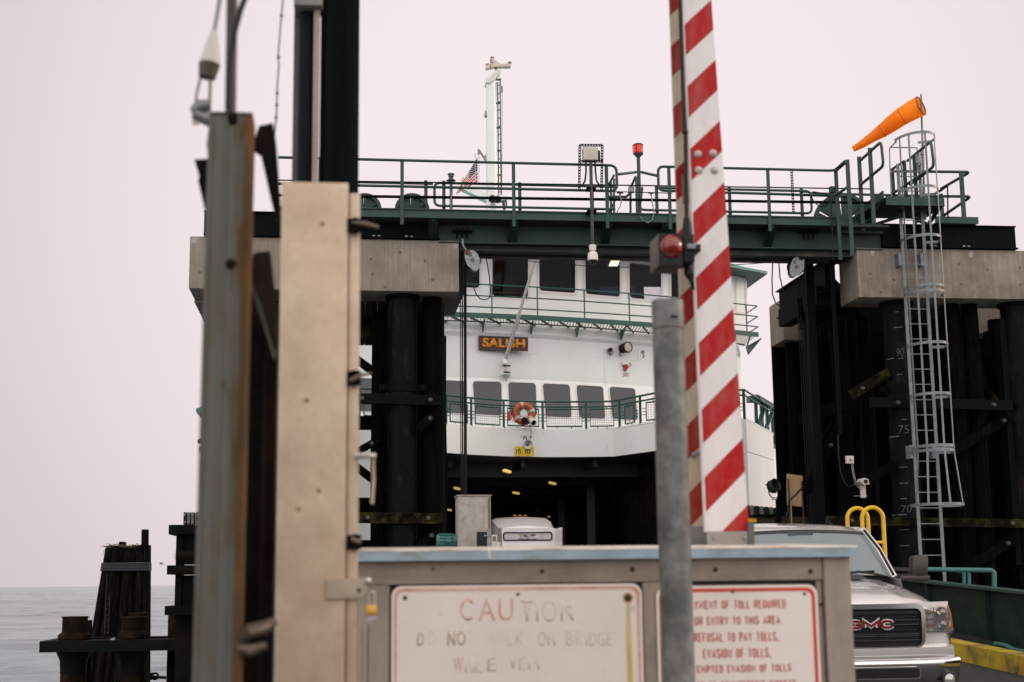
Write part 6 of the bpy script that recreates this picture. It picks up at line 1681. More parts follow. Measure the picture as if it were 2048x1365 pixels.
mb.prism([c_ + V((x, -.035, z)) for x, z in ((-.17, .03), (.17, .03), (.15, -.04), (.10, -.085), (-.08, -.085), (-.14, -.04))], (0, .012, 0)); mb.build('mirror_mount', M('grey_frit', (.05, .06, .062), .3), tk)
roof = []
for y, zc, hw in ((2.16, 2.085, .825), (2.32, 2.135, .85), (2.6, RT, .86), (3.3, RT + .01, .865), (4.0, RT - .005, .86), (4.35, RT - .04, .84)):
    roof.append(sym([(0, y, zc), (.3 * hw / .77, y + .012, zc - .004), (.55 * hw / .77, y + .07 * (1 if y < 2.5 else .3), zc - .016), (.68 * hw / .77, y + .12 * (1 if y < 2.5 else .3), zc - .04), (hw, y + .16 * (1 if y < 2.5 else .2), zc - .085 if y > 2.2 else zc - .036)]))
mb = MB(); mb.grid(roof); mb.build('roof', silver, tk, sharp=60)
for s in (-1, 1):
    mb = MB(); mb.tube([V((s * .99, 1.70, 1.50)), V((s * .975, 1.72, 1.53)), V((s * .915, 2.0, 1.83)), V((s * .845, 2.30, 2.06)), V((s * .855, 2.6, 2.075)), V((s * .855, 4.3, 2.06)), V((s * .88, 4.42, 1.9)), V((s * .96, 4.5, 1.4))], .042, 8); mb.build('pillar', silver, tk)
    mb = MB(); mb.tube([V((s * .962, 1.665, 1.53)), V((s * .905, 1.95, 1.83)), V((s * .832, 2.27, 2.07))], .018, 6); mb.build('windscreen_seal', black, tk)
    mb = MB(); mb.grid([[V((s * (1.015 - .03 * 0), y, z)) for y in (1.46, 2.4, 3.4, 4.5)] for z in (.50, .9)] + [[V((s * 1.005, y, 1.2)) for y in (1.46, 2.4, 3.4, 4.5)], [V((s * .99, y, 1.40)) for y in (1.46, 2.4, 3.4, 4.5)], [V((s * .97, y, 1.49)) for y in (1.46, 2.4, 3.4, 4.5)]]); dr = mb.build('door_side', silver, tk)
    for y in (2.62, 3.62): m2 = MB(); m2.box(s * 1.0, s * 1.03, y, y + .2, 1.19, 1.23, bev=.01); m2.build('handle', chrome, dr)
    mb = MB(); mb.prism([V((s * .968, 1.80, 1.50)), V((s * .968, 4.40, 1.50)), V((s * .862, 4.28, 2.05)), V((s * .862, 2.42, 2.05))], (s * .01, 0, 0)); mb.build('side_window', w_glass, tk)
    mb = MB(); mb.tube([V((s * .965, 3.05, 1.5)), V((s * .865, 3.05, 2.05))], .035, 6); mb.build('pillar', black, tk)
    # towing mirrors
    mb = MB(); mb.bar(V((s * .94, 1.98, 1.50)), V((s * 1.42, 1.93, 1.50)), .08, .05); mb.bar(V((s * .94, 1.98, 1.60)), V((s * 1.3, 1.93, 1.58)), .06, .04); mm_ = mb.build('mirror_arm', dk_plastic, tk)
    mb = MB(); mb.obox(V((s * 1.405, 1.95, 1.61)), V((.115, 0, 0)), V((0, .075, 0)), V((s * .012, 0, .15)), 0, .065); mb.obox(V((s * 1.33, 1.95, 1.475)), V((.20, 0, 0)), V((0, .07, 0)), V((0, 0, .035)), 0, .02); mb.build('mirror_shell', brown_mirror, mm_)
    mb = MB(); mb.prism([V((s * (1.405 + x), 2.026, 1.61 + z)) for x, z in rrect(-.09, .09, -.12, .12, .04)], (0, .004, 0)); mb.build('mirror_glass', chrome, mm_)
mb = MB(); mb.prism([V((.50, 2.62, 2.16)), V((.50, 2.82, 2.16)), V((.50, 2.80, 2.175)), V((.50, 2.74, 2.25)), V((.50, 2.70, 2.26)), V((.50, 2.72, 2.19))], (.03, 0, 0)); mb.build('roof_antenna', black, tk)
mb = MB(); mb.tube([V((.22, 1.34, 1.555)), V((.40, 1.36, 1.585)), V((.60, 1.42, 1.56)), V((.78, 1.50, 1.525))], .016, 6); mb.bar(V((-.05, 1.38, 1.57)), V((.62, 1.41, 1.585)), .03, .022)
mb.tube([V((-.62, 1.42, 1.565)), V((.0, 1.37, 1.565))], .014, 6); mb.build('wiper', black, tk)
mb = MB(); mb.grid([[V((x, 1.40 + .26 * x * x, 1.545 - .03 * x * x)) for x in [-.9 + .15 * i for i in range(13)]], [V((x, 1.60 + .2 * x * x, 1.50)) for x in [-.9 + .15 * i for i in range(13)]]]); mb.build('cowl', dk_plastic, tk)
mb = MB(); mb.box(-.86, .86, 1.75, 2.15, 1.1, 1.48, bev=.05); mb.box(-.88, .88, 1.5, 4.4, .6, .8); mb.build('dashboard', M('grey_dashboard', (.06, .062, .063), .6), tk)
mb = MB()
for sx in (-.42, .42):
    mb.box(sx - .26, sx + .26, 2.75, 3.0, .9, 1.75, bev=.08); mb.box(sx - .13, sx + .13, 2.8, 2.92, 1.76, 1.95, bev=.05)
mb.build('seat', M('grey_seat', (.05, .05, .052), .8), tk)
mb = MB(); cs = V((.42, 2.25, 1.45)); mb.tube([cs + V((math.cos(a) * .19, math.sin(a) * .06, math.sin(a) * .18)) for a in [2 * math.pi * k / 24 for k in range(24)]], .016, 6, closed=True); mb.build('steering_wheel', black, tk)
# load bed, rear, wheels
mb = MB()
for s in (-1, 1): mb.box(s * .97, s * 1.02, 4.52, 6.35, .62, 1.42, bev=.02)
mb.box(-.97, .97, 6.30, 6.36, .66, 1.40); mb.box(-.97, .97, 4.52, 4.57, .66, 1.42); mb.box(-.97, .97, 4.57, 6.3, .66, .74); mb.build('load_bed', silver, tk)
mb = MB(); mb.box(-.45, .45, .4, 6.2, .42, .6); mb.build('chassis', black, tk)
for sx in (-1, 1):
    for y in (.95, 4.95):
        c = V((sx * .86, y, .40)); mb = MB(); mb.lathe(c, (sx, 0, 0), [(-.13, .20), (-.13, .36), (-.09, .40), (.09, .40), (.13, .36), (.13, .24)], 32); wh = mb.build('wheel', rubber, tk)
        mb = MB(); mb.lathe(c, (sx, 0, 0), [(.11, .24), (.06, .21), (.08, .1), (.10, 0)], 24); mb.build('rim', chrome, wh)
tk.location = (5.86, 15.56, road_z(15.56) + .0)
tk.rotation_euler = (math.atan(SLOPE), 0, R_(-.3))


# ------------------------------------------------------------------ white shuttle bus waiting on the car deck
BYY = 36.6
bs = thing('shuttle_bus', 'white shuttle bus facing out of the dark car deck, visible above the blue flashing', 'bus', (5.3, 45, DK))
bw = M('white_bus_body', (.82, .78, .77), .35, var=.03, coat=.3)
pl = lambda x, y, d=0: at(x, y, Y=BYY + d)
zR, zF0, zF1 = pl(1047, 1031).z, pl(1047, 1058).z, pl(1047, 1092).z
xl_, xr_ = pl(1002, 1060).x, pl(1107, 1060).x
# body sections: front cap plane, brow, roof
def bsec(y, zt, hwT, hwB, z0=DK + .35):
    c = (xl_ + xr_) / 2
    return [V((c + s, y, z)) for s, z in ((-hwB, z0), (-hwB, zF1 - .1), (-hwT - .03, zF0), (-hwT, zt - .08), (-hwT + .12, zt - .01), (0, zt + .03), (hwT - .12, zt - .01), (hwT, zt - .08), (hwT + .03, zF0), (hwB, zF1 - .1), (hwB, z0))]
hw = (xr_ - xl_) / 2
mb = MB(); mb.grid([bsec(BYY - .9, zF1 - .5, hw + .06, hw + .1), bsec(BYY - .02, zF1 - .04, hw + .02, hw + .12), bsec(BYY, zF0 - .1, hw - .05, hw + .13), bsec(BYY + .1, zF0 + .05, hw, hw + .14), bsec(BYY + .95, zR - .07, hw + .08, hw + .20), bsec(BYY + 1.4, zR, hw + .10, hw + .22), bsec(BYY + 7.5, zR, hw + .12, hw + .22)])
mb.build('body', bw, bs, sharp=30)
mb = MB(); c0 = (xl_ + xr_) / 2; mb.prism([V((c0 + x, BYY + .01, z)) for x, z in ((-hw - .02, zF0 + .02), (hw + .02, zF0 + .02), (hw + .06, zF1 - .05), (-hw - .06, zF1 - .05))], (0, .1, 0)); mb.build('front_cap', bw, bs)
p0, p1 = pl(1006, 1082.5), pl(1104.5, 1064)
mb = MB(); ring(mb, [V((x, BYY - .03, z)) for x, z in rrect(p0.x, p1.x, p0.z, p1.z, .07)], [V((x, BYY - .03, z)) for x, z in rrect(p0.x + .03, p1.x - .03, p0.z + .03, p1.z - .03, .05)], (0, .05, 0)); sf = mb.build('headboard', black, bs)
mb = MB(); mb.prism([V((x, BYY - .012, z)) for x, z in rrect(p0.x + .03, p1.x - .03, p0.z + .03, p1.z - .03, .05)], (0, .01, 0)); mb.build('headboard_panel', M('headboard_white', (.62, .60, .60), .5), sf)
def bt(s, x0, x1, y0, y1, m_, bold=.02, sh=0):
    a, b = pl(x0, y1), pl(x1, y0); text('lettering', s, m_, sf, V((0, BYY - .0125, 0)), (1, 0, 0), (sh, 0, 1), a.x, b.x, a.z, b.z, .006, bold)
bt('P', 1039.5, 1046.5, 1068.2, 1075.5, M('gold_print', (.55, .36, .03), .5), .03); bt('AL', 1046, 1057, 1068.4, 1075, M('violet_print', (.06, .04, .22), .5), .03)
bt('Pacific Airlink Coach', 1037, 1073, 1077, 1080, M('dark_print', (.03, .02, .06), .5), .02)
mb = MB(); mb.prism([pl(x, y, -.018) for x, y in ((1058, 1071), (1066, 1067.8), (1073, 1071.5), (1068, 1073), (1064, 1073.5))], (0, .006, 0)); mb.build('emblem', M('brown_print', (.22, .13, .08), .5), sf)
for x, y in ((1029, 1032), (1039.5, 1032), (1050, 1032.5), (1098, 1034.5)):
    c = pl(x, y, 1.3); mb = MB(); mb.ball(c, .045, 0, 8, (1.3, 1, .8)); mb.build('marker_lamp', M('amber_marker', (.35, .10, .02), .3), bs)
mb = MB(); c = pl(997, 1097, -.7); mb.obox(c, V((.10, 0, 0)), V((0, .1, 0)), V((0, 0, .16)), 0, .06); mb.build('side_mirror', bw, bs)
mb = MB(); mb.prism([V((c0 + x, BYY - .45 - (z - DK - 1.2) * 0, z)) for x, z in ((-hw - .02, DK + 1.15), (hw + .02, DK + 1.15), (hw - .05, zF1 - .12), (-hw + .05, zF1 - .12))], (0, .04, 0)); mb.build('windscreen', cabin_glass, bs)
for sx in (-1, 1):
    for y in (BYY + .8, BYY + 5.5):
        mb = MB(); mb.lathe(V((c0 + sx * (hw + .1), y, DK + .38)), (sx, 0, 0), [(-.12, .2), (-.12, .35), (-.08, .38), (.08, .38), (.12, .34), (.12, 0)], 24); mb.build('wheel', rubber, bs)

# ------------------------------------------------------------------ winch cabinet and neighbours, left of the span
Yc = 24.0
t = thing('winch_cabinet', 'plain grey steel control cabinet standing left of the white bus', 'cabinet', at(948, 1100, Y=Yc))
a, b = at(916, 992.5, Y=Yc), at(981.5, 993, Y=Yc)
mb = MB(); mb.box(a.x, b.x, Yc, Yc + .55, .35, a.z, bev=.012); mb.build('housing', grey_box, t)
mb = MB(); mb.box(a.x + .02, b.x - .05, Yc - .016, Yc - .002, .45, a.z - .04, bev=.004); mb.build('door_panel', grey_box, t)
mb = MB(); mb.box(b.x - .035, b.x - .012, Yc - .03, Yc - .002, .5, a.z - .03); mb.build('hinge_strip', M('rusty_hinge_strip', (.16, .11, .075), .7, var=.4, scale=9), t)
mb = MB(); mb.box(a.x - .02, b.x + .02, Yc - .02, Yc + .57, a.z + .001, a.z + .018); mb.build('lid', grey_box, t)
mb = MB(); mb.box(a.x - .2, b.x + .2, Yc - .1, Yc + .8, -.3, .345); mb.build('plinth', black_steel, t)
t = thing('winch_motor', 'teal ribbed electric motor tucked beside the grey control cabinet', 'motor', at(895, 1100, Y=24.3))
c = at(893, 1083, Y=24.3)
mb = MB(); mb.lathe(c, (1, 0, 0), [(-.17, 0), (-.17, .10), (-.15, .115), (.17, .115), (.20, .09), (.20, 0)], 24); mb.build('motor_body', teal, t)
mb = MB()
for k in range(14):
    aa = 2 * math.pi * k / 14; d = V((0, math.cos(aa), math.sin(aa))); mb.bar(c + d * .12 + V((-.13, 0, 0)), c + d * .12 + V((.12, 0, 0)), .012, .03, up=d)
mb.box(c.x - .02, c.x + .06, c.y - .17, c.y - .1, c.z - .02, c.z + .07); mb.build('cooling_fins', teal, t)
mb = MB(); mb.box(c.x - .18, c.x + .22, c.y - .12, c.y + .2, -.2, c.z - .13); mb.build('motor_base', black_steel, t)
t = thing('switch_stand', 'small dark switch post with beige meter box at the foot of the grey cabinet', 'switch', at(975, 1100, Y=23.6))
Y = 23.6
bx(955, 974, 1064, 1110, Y, Y + .14, 'switch_case', black, t, .01); bx(974.5, 982, 1058, 1110, Y, Y + .08, 'back_plate', galv, t); bx(968, 981, 1070, 1073, Y - .02, Y + .02, 'arm', galv, t)
bx(983, 994.5, 1070, 1096, Y, Y + .12, 'meter_box', ivory, t, .01); bx(985, 992, 1073, 1083, Y - .006, Y - .001, 'window_plate', M('meter_dark', (.12, .09, .06), .3), t); bx(980.5, 983.5, 1072, 1112, Y + .02, Y + .06, 'post', galv, t)
# ------------------------------------------------------------------ right side: searchlight, back of a sign, wing wall timbers
Ys = 30.5
t = thing('searchlight', 'round dark searchlight in a yoke on a short post, before the ferry side', 'searchlight', at(1557, 1030, Y=Ys))
c = at(1546.5, 973, Y=Ys)
mb = MB(); mb.lathe(c, (.45, -.8, .25), [(-.13, 0), (-.12, .08), (-.07, .125), (.0, .138), (.06, .14), (.075, .152), (.09, .152), (.095, .13), (.08, .12)], 24)
for k in range(8):
    d = V((.45, -.8, .25)).normalized(); mb.lathe(c, d, [(-.06 + k * .012, .13), (-.057 + k * .012, .145), (-.054 + k * .012, .13)], 20)
mb.build('lamp_body', M('dark_green_lamp', (.02, .035, .028), .4, var=.3), t)
mb = MB(); mb.tube([at(x, y, Y=Ys) for x, y in ((1534, 969), (1537, 980), (1539, 990), (1545, 996.5), (1553, 996.5), (1559, 990), (1559.5, 973))], .014, 6); mb.tube([at(1530.5, 969, Y=Ys), at(1536, 973, Y=Ys)], .012, 6); mb.build('yoke', black_steel, t)
mb = MB(); mb.tube([at(x, y, Y=Ys - .03) for x, y in ((1550, 986), (1556, 987), (1555, 994), (1554, 999))], .010, 6); mb.build('lead', black, t)
a, b = at(1553.3, 1000, Y=Ys), at(1560.5, 1031, Y=Ys)
mb = MB(); mb.box(a.x, b.x, Ys, Ys + .09, b.z, a.z); mb.box(a.x - .09, b.x + .02, Ys - .02, Ys + .11, a.z + .001, a.z + .012); mb.box(a.x - .02, b.x + .02, Ys - .02, Ys + .11, road_z(30) - .2, b.z - .001); mb.build('post', black_steel, t)
Yp = 30.0
t = thing('sign_panel', 'back of a tan plywood panel on two dark posts beside the right tower', 'sign', at(1590, 1020, Y=Yp))
mb = MB(); mb.prism([at(x, y, Y=Yp) for x, y in ((1573.5, 949), (1575.5, 948), (1604, 952), (1605.5, 953.5), (1605, 1014), (1574.5, 1011))], (0, .02, 0)); mb.build('panel', plywood, t)
for x0, x1, y0 in ((1574.5, 1579, 958), (1602, 1607, 962)):
    a, b = at(x0, y0, Y=Yp), at(x1, 1040, Y=Yp); mb = MB(); mb.box(a.x, b.x, Yp - .06, Yp - .005, -.2, a.z); mb.build('post', brown_board, t)
a, b = at(1579.2, 958, Y=Yp), at(1580.6, 1040, Y=Yp); mb = MB(); mb.box(a.x, b.x, Yp - .055, Yp - .01, -.2, a.z); mb.build('post_edge', plywood, t)
mb = MB(); mb.tube([at(x, y, Y=29.6) for x, y in ((1617, 967), (1605, 975), (1592, 990), (1580, 1000), (1577, 1006), (1576, 1025), (1572, 1034), (1566, 1038))], .02, 6)
tag(mb.build('power_cable', black), 'thick black cable sagging from the right tower across the tan panel', 'cable')
mb = MB(); mb.tube([at(x, y, Y=30.2) for x, y in ((1551, 1005.5), (1564, 1006), (1569, 1007), (1577, 1003))], .010, 5)
tag(mb.build('tie_wire', black_steel), 'thin twisted wire between searchlight post and tan panel', 'wire')
Yw = 33.0
t = thing('wing_wall', 'row of bolted grey-green fender timbers behind the pickup, right of the boom gate', 'fender wall', at(1550, 1060, Y=Yw))
x = 1462; k = 0
random.seed(5)
while x < 1610:
    p, q_ = at(x, 1011 + (x - 1500) * .095, Y=Yw), at(x + 9.2, 1070, Y=Yw)
    mb = MB(); mb.box(p.x, q_.x, Yw, Yw + .25, SEA_Z + .5, p.z, bev=.012); f_ = mb.build('fender_timber', fender_green if k % 2 == 0 else green_dark, t)
    m2 = MB(); 
    for dx in (-.02, .03): m2.cyl(V(((p.x + q_.x) / 2 + dx, Yw - .02, p.z - .10 + dx)), V(((p.x + q_.x) / 2 + dx, Yw, p.z - .10 + dx)), .016, n=8)
    m2.build('bolt_head', bolt_rust, f_)
    x += 9.4 if k % 2 else 8; k += 1
    if k % 2 == 1: x += 2
t = thing('ramp_apron', 'dark brown steel ledge with a yellow end below the searchlight', 'ledge', at(1550, 1050, Y=31))
a, b = at(1498, 1031, Y=31.0), at(1615, 1048, Y=31.0)
mb = MB(); mb.box(at(1504, 1031, Y=31).x, b.x, 31.0, 32.0, .3, at(1550, 1034, Y=31).z); mb.build('ledge', brown_board, t)
mb = MB(); mb.box(at(1505, 1031, Y=31).x, at(1563, 1031, Y=31).x, 30.9, 32.0, at(1550, 1034, Y=31).z + .002, at(1550, 1029, Y=31).z); mb.build('ledge_lip', black_steel, t)
bx(1494, 1513, 1037.5, 1045, 30.6, 30.9, 'end_block', yellow, t)
# ------------------------------------------------------------------ foreground: toll cabinet with signs, galvanised pipe, boom gate, posts at left
YC = 5.0
t = thing('toll_cabinet', 'waist-high taupe wooden cabinet with pale blue metal flashing, carrying two signs', 'cabinet', (.95, 5.3, 0))
a, b = at(704, 1121, Y=YC), at(1697, 1115, Y=YC)
xl, xr, zt = a.x, b.x, at(1200, 1119, Y=YC).z
zt = at(1200, 1106, Y=YC).z
FZ = lambda y: at(1200, y, Y=YC).z
mb = MB(); mb.box(xl + .01, xr - .01, YC + .035, YC + .62, .02, zt - .003); mb.build('carcass', taupe_v, t)
mb = MB(); mb.box(xl, at(1648, 1200, Y=YC).x, YC, YC + .03, FZ(1165), zt - .002, bev=.003); mb.build('top_board', taupe, t)
mb = MB(); mb.box(at(1648.5, 1200, Y=YC).x, xr, YC - .012, YC + .033, .03, zt - .002, bev=.004); mb.build('corner_board', taupe_v, t)
mb = MB(); mb.box(at(716, 1250, Y=YC).x, at(779, 1250, Y=YC).x, YC + .004, YC + .03, .03, FZ(1165.5), bev=.003); mb.build('side_board', taupe_v, t)
mb = MB(); mb.box(at(1288, 1250, Y=YC).x, at(1328, 1250, Y=YC).x, YC + .004, YC + .03, .03, FZ(1165.5), bev=.003); mb.build('middle_board', taupe_v, t)
mb = MB(); mb.box(at(1638.5, 1250, Y=YC).x, at(1648, 1250, Y=YC).x, YC + .01, YC + .03, .03, FZ(1165.5)); mb.build('gap_board', taupe_v, t)
for x in (722, 777, 1286.5):
    X = at(x, 1250, Y=YC).x; mb = MB(); mb.box(X - .005, X + .005, YC + .02, YC + .034, .03, FZ(1166)); mb.build('dark_joint', taupe_dark, t)
mb = MB(); mb.box(at(724, 1250, Y=YC).x, at(1648, 1250, Y=YC).x, YC + .031, YC + .0345, .1, FZ(1165.5)); mb.build('dark_recess', taupe_dark, t)
# flashing: top sheet, turned-down edge
zf = at(1200, 1099.5, Y=YC - .03).z
fx0, fx1 = at(660, 1108, Y=YC - .03).x, at(1711, 1108, Y=YC - .03).x
zE = at(1200, 1118.5, Y=YC - .03).z
mb = MB(); mb.box(fx0, fx1, YC - .034, YC - .030, zE, zf, bev=.0); mb.box(fx1 + .0005, fx1 + .004, YC - .034, YC + .66, zE, zf); fl_ = mb.build('flashing_edge', flash, t)
mb = MB(); mb.prism([V((fx0, YC - .036, zf + .0005)), V((fx0, YC - .03, zf + .006)), V((fx0, YC + .66, zf + .03)), V((fx0, YC + .66, zf + .001))], (fx1 - fx0 + .006, 0, 0)); mb.build('flashing_top', flash_top, t)
mb = MB(); X = at(979, 1108, Y=YC - .035).x; mb.box(X - .0045, X + .0045, YC - .0365, YC - .0345, zE + .004, zf); mb.build('flashing_joint', flash_top, t)
for x, y, r_ in ((1084, 1143, .006), (1265, 1139, .007), (866, 1139, .004), (1431, 1140, .007), (1621, 1143, .007), (1643, 1209, .004)):
    p = at(x, y, Y=YC); mb = MB(); mb.lathe(V((p.x, YC, p.z)), (0, -1, 0), [(-.003, r_ * 1.5), (.001, r_ * 1.3), (.004, r_), (.006, 0)], 10); mb.build('screw_head', bolt_rust, t)
# ---- caution sign (washed out)
def sign_plate(name, label, x0, x1, y0, Ys, mborder, bw, inset, rad):
    a, b = at(x0, y0, Y=Ys), at(x1, y0, Y=Ys)
    zt_ = (a.z + b.z) / 2
    zb_ = zt_ - (b.x - a.x) * .8
    s = thing(name, label, 'sign', V(((a.x + b.x) / 2, Ys, zb_)))
    mb = MB(); mb.prism([V((x, Ys, z)) for x, z in rrect(a.x, b.x, zb_, zt_, rad)], (0, .004, 0)); mb.build('plate', sign_white, s)
    i = inset; mb = MB(); ring(mb, [V((x, Ys - .0012, z)) for x, z in rrect(a.x + i, b.x - i, zb_ + i, zt_ - i, rad - i * .6)], [V((x, Ys - .0012, z)) for x, z in rrect(a.x + i + bw, b.x - i - bw, zb_ + i + bw, zt_ - i - bw, rad - i * .6 - bw * .5)], (0, .001, 0))
    mb.build('border', mborder, s)
    return s
Ys = YC - .004
s1 = sign_plate('caution_sign', 'washed-out CAUTION sign with faded red border and a rust streak, left half of the cabinet', 783, 1283, 1170, Ys, faded_red, .011, .008, .036)
def st(body, x0, x1, y0, y1, m_, bold=.0, sp=1.0):
    a, b = at(x0, y1, Y=Ys), at(x1, y0, Y=Ys); text('lettering', body, m_, s1, V((0, Ys - .0004, 0)), (1, 0, 0), (0, 0, 1), a.x, b.x, a.z, b.z, .0003, bold, sp)
st('C', 920, 945, 1197, 1242, faded_red, .01); st('AU', 957, 1026, 1198, 1243, faded_red, .0, 1.15); st('TION', 1043, 1146, 1199, 1244, faded_pink, -.005, 1.15)
st('D', 834, 848, 1262, 1292, faded_brown, .03); st('O', 855, 870, 1262, 1292, faded_pink, .0); st('NO', 895, 931, 1262, 1292, faded_brown, .01, 1.1); st('T', 936, 948, 1262, 1292, faded_pink)
st('WA', 974, 1010, 1262, 1292, faded_pink, 0); st('LK', 1014, 1048, 1263, 1293, faded_olive, .0, 1.2); st('ON', 1076, 1110, 1263, 1292, faded_olive, -.01, 1.1); st('BR', 1132, 1166, 1263, 1292, faded_olive, .0, 1.1); st('IDGE', 1172, 1223, 1263, 1292, faded_pink, -.01, 1.1)
st('W', 907, 926, 1314, 1346, faded_red, .0); st('HIL', 931, 966, 1314, 1346, faded_pink, -.005); st('E', 975, 992, 1313, 1343, faded_olive, .02); st('V', 1018, 1034, 1313, 1338, faded_olive, .02); st('EH', 1038, 1078, 1313, 1340, faded_pink, -.01)
for x, y, r_ in ((810, 1196, .008), (1036, 1189, .006)):
    p = at(x, y, Y=Ys); mb = MB(); mb.lathe(p, (0, -1, 0), [(0, r_), (.003, r_ * .8), (.004, 0)], 12); mb.build('screw_head', bolt_rust, s1)
p = at(1256, 1196, Y=Ys); mb = MB(); mb.lathe(p, (0, -1, 0), [(0, .013), (.004, .011), (.006, 0)], 14); mb.build('rusty_bolt', bolt_rust, s1)
mb = MB(); mb.prism([V((p.x + dx, Ys - .0008, p.z + dz)) for dx, dz in ((-.006, -.008), (-.009, -.10), (-.011, -.30), (-.006, -.5), (.009, -.5), (.011, -.3), (.008, -.1), (.006, -.008))], (0, .0005, 0)); mb.build('rust_run', rust_run, s1)
mb = MB(); mb.lathe(p, (0, -1, 0), [(.0003, .019), (.001, .016), (.0014, .0)], 16); mb.build('rust_ring', M('rust_halo', (.42, .24, .10), .7, var=.3, scale=20), s1)
# ---- toll sign
s2 = sign_plate('toll_sign', 'white toll sign with crisp red border and red capitals, right half of the cabinet', 1312, 1634, 1171, Ys, sign_red, .0125, .010, .036)
for body, x0, x1, y0, y1 in (('PAYMENT OF TOLL REQUIRED', 1370, 1571, 1199.5, 1219.5), ('FOR ENTRY TO THIS AREA.', 1381, 1564, 1231.5, 1251.5), ('REFUSAL TO PAY TOLLS,', 1388.5, 1557, 1263.5, 1285), ('EVASION OF TOLLS,', 1406, 1542, 1296, 1317.5), ('ATTEMPTED EVASION OF TOLLS', 1368, 1582, 1328, 1347.5), ('OR USE OF COUNTERFEIT TICKETS', 1360, 1592, 1360, 1380)):
    com = body.endswith(','); a, b = at(x0, y1, Y=Ys), at(x1, y0, Y=Ys)
    caps_text('lettering', body, sign_text, s2, V((0, Ys - .0004, 0)), (1, 0, 0), (0, 0, 1), a.x, b.x, a.z, b.z, .0042, .0003, .32)
for x, y in ((1609, 1188), (1465, 1184)):
    p = at(x, y, Y=Ys); mb = MB(); mb.lathe(p, (0, -1, 0), [(0, .006), (.003, .005), (.004, 0)], 10); mb.build('screw_head', bolt_rust, s2)

# ------------------------------------------------------------------ galvanised pipe post in front of the cabinet
YG = 4.5
xa, xb = at(1310.5, 640, Y=YG), at(1372.5, 640, Y=YG); xa2, xb2 = at(1317, 1300, Y=YG), at(1382, 1300, Y=YG)
xm = (xa.x + xb.x + xa2.x + xb2.x) / 4; rp = (xb.x - xa.x) / 2
zT, zc = at(1341, 601, Y=YG).z, at(1341, 660, Y=YG).z
t = thing('pipe_post', 'thick galvanised steel pipe with a capped end standing before the cabinet and boom gate', 'post', (xm, YG, 0))
mb = MB(); mb.cyl((xm, YG, 0.0), (xm, YG, zc), rp, n=36); mb.build('pipe', galv_pole, t)
mb = MB(); mb.lathe(V((xm, YG, 0)), (0, 0, 1), [(zc + .003, rp * .9), (zc + .003, rp * 1.01), (zT - .008, rp * 1.01), (zT - .002, rp * .97), (zT, 0)], 36); mb.build('cap_sleeve', galv_pole, t)
mb = MB(); p = at(1341, 639, Y=YG); mb.obox(V((p.x, YG - rp * 1.012, p.z)), V((.012, 0, 0)), V((0, .003, 0)), V((0, 0, .003)), 0, .001); mb.build('stamp_mark', rust_dark, t)
mb = MB(); mb.cyl((xm, YG, 0.001), (xm, YG, .015), rp * 2.1, n=24); mb.build('base_flange', galv, t)

# ------------------------------------------------------------------ raised boom gate
YB = 5.5
t = thing('boom_gate', 'raised boom gate arm of two red and white striped boards with a red lamp', 'barrier', (at(1455, 1095, Y=YB).x, YB, .3))
b0, b1 = at(1411.5, 1064, Y=YB), at(1498.5, 1062, Y=YB)
def ext(pa, pb, k): return pb + (pb - pa) * k
l1, r1 = ext(at(1410, 1050, Y=YB), at(1364.5, 0, Y=YB), .55), ext(at(1497, 1050, Y=YB), at(1422.5, 0, Y=YB), .55)
slope = math.tan(R_(44))
zs_ = [at(x, y, Y=YB) for x, y in ((1422.5, 0), (1430, 114), (1438.5, 232), (1447.5, 353.6), (1463, 476), (1472, 607), (1480.5, 735), (1487.5, 872), (1496, 1009))]
import statistics
# red band starts: measured along the right edge as z - slope * x
vals = [p.z - slope * p.x for p in zs_]
per = (vals[0] - vals[-1]) / (len(vals) - 1)
po = V((b0.x, YB, b0.z))
front_mat = stripes('boom_front_stripes', per, (vals[-1] - per * .5) - (po.z - slope * po.x), slope, (0.36, 0.003, 0.0045), (0.68, 0.635, 0.62), (0.30, 0.27, 0.23), .36)
mb = MB(); mb.prism([b0, b1, r1, l1], (0, .028, 0)); fb = mb.build('front_board', front_mat, t)
fb.data.transform(Matrix.Translation(world_loc(t) - po)); fb.location = po - world_loc(t)
mb = MB(); mb.bar(b0 + V((-.0025, -.002, 0)), l1 + V((-.0025, -.002, 0)), .005, .03, up=(0, 1, 0)); mb.build('board_edge', M('worn_board_edge', (.62, .58, .56), .6, var=.15, scale=10), t)
YR = YB + .23
c0_, c1_ = at(1378.5, 1090, Y=YR), at(1452, 1090, Y=YR)
l2, r2 = ext(at(1378, 1050, Y=YR), at(1341, 0, Y=YR), .55), ext(at(1455, 1050, Y=YR), at(1398, 0, Y=YR), .55)
zs2 = [at(x, y, Y=YR) for x, y in ((1342, 93), (1345, 215), (1348, 340), (1352, 462), (1362, 592))]
vals2 = [p.z - slope * p.x for p in zs2]; per2 = (vals2[0] - vals2[-1]) / (len(vals2) - 1)
po2 = V((c0_.x, YR, c0_.z))
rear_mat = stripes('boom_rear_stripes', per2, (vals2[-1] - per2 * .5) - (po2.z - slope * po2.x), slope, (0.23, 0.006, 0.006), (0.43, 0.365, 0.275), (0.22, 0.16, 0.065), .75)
mb = MB(); mb.prism([c0_, c1_, r2, l2], (0, .028, 0)); rb_ = mb.build('rear_board', rear_mat, t)
rb_.data.transform(Matrix.Translation(world_loc(t) - po2)); rb_.location = po2 - world_loc(t)
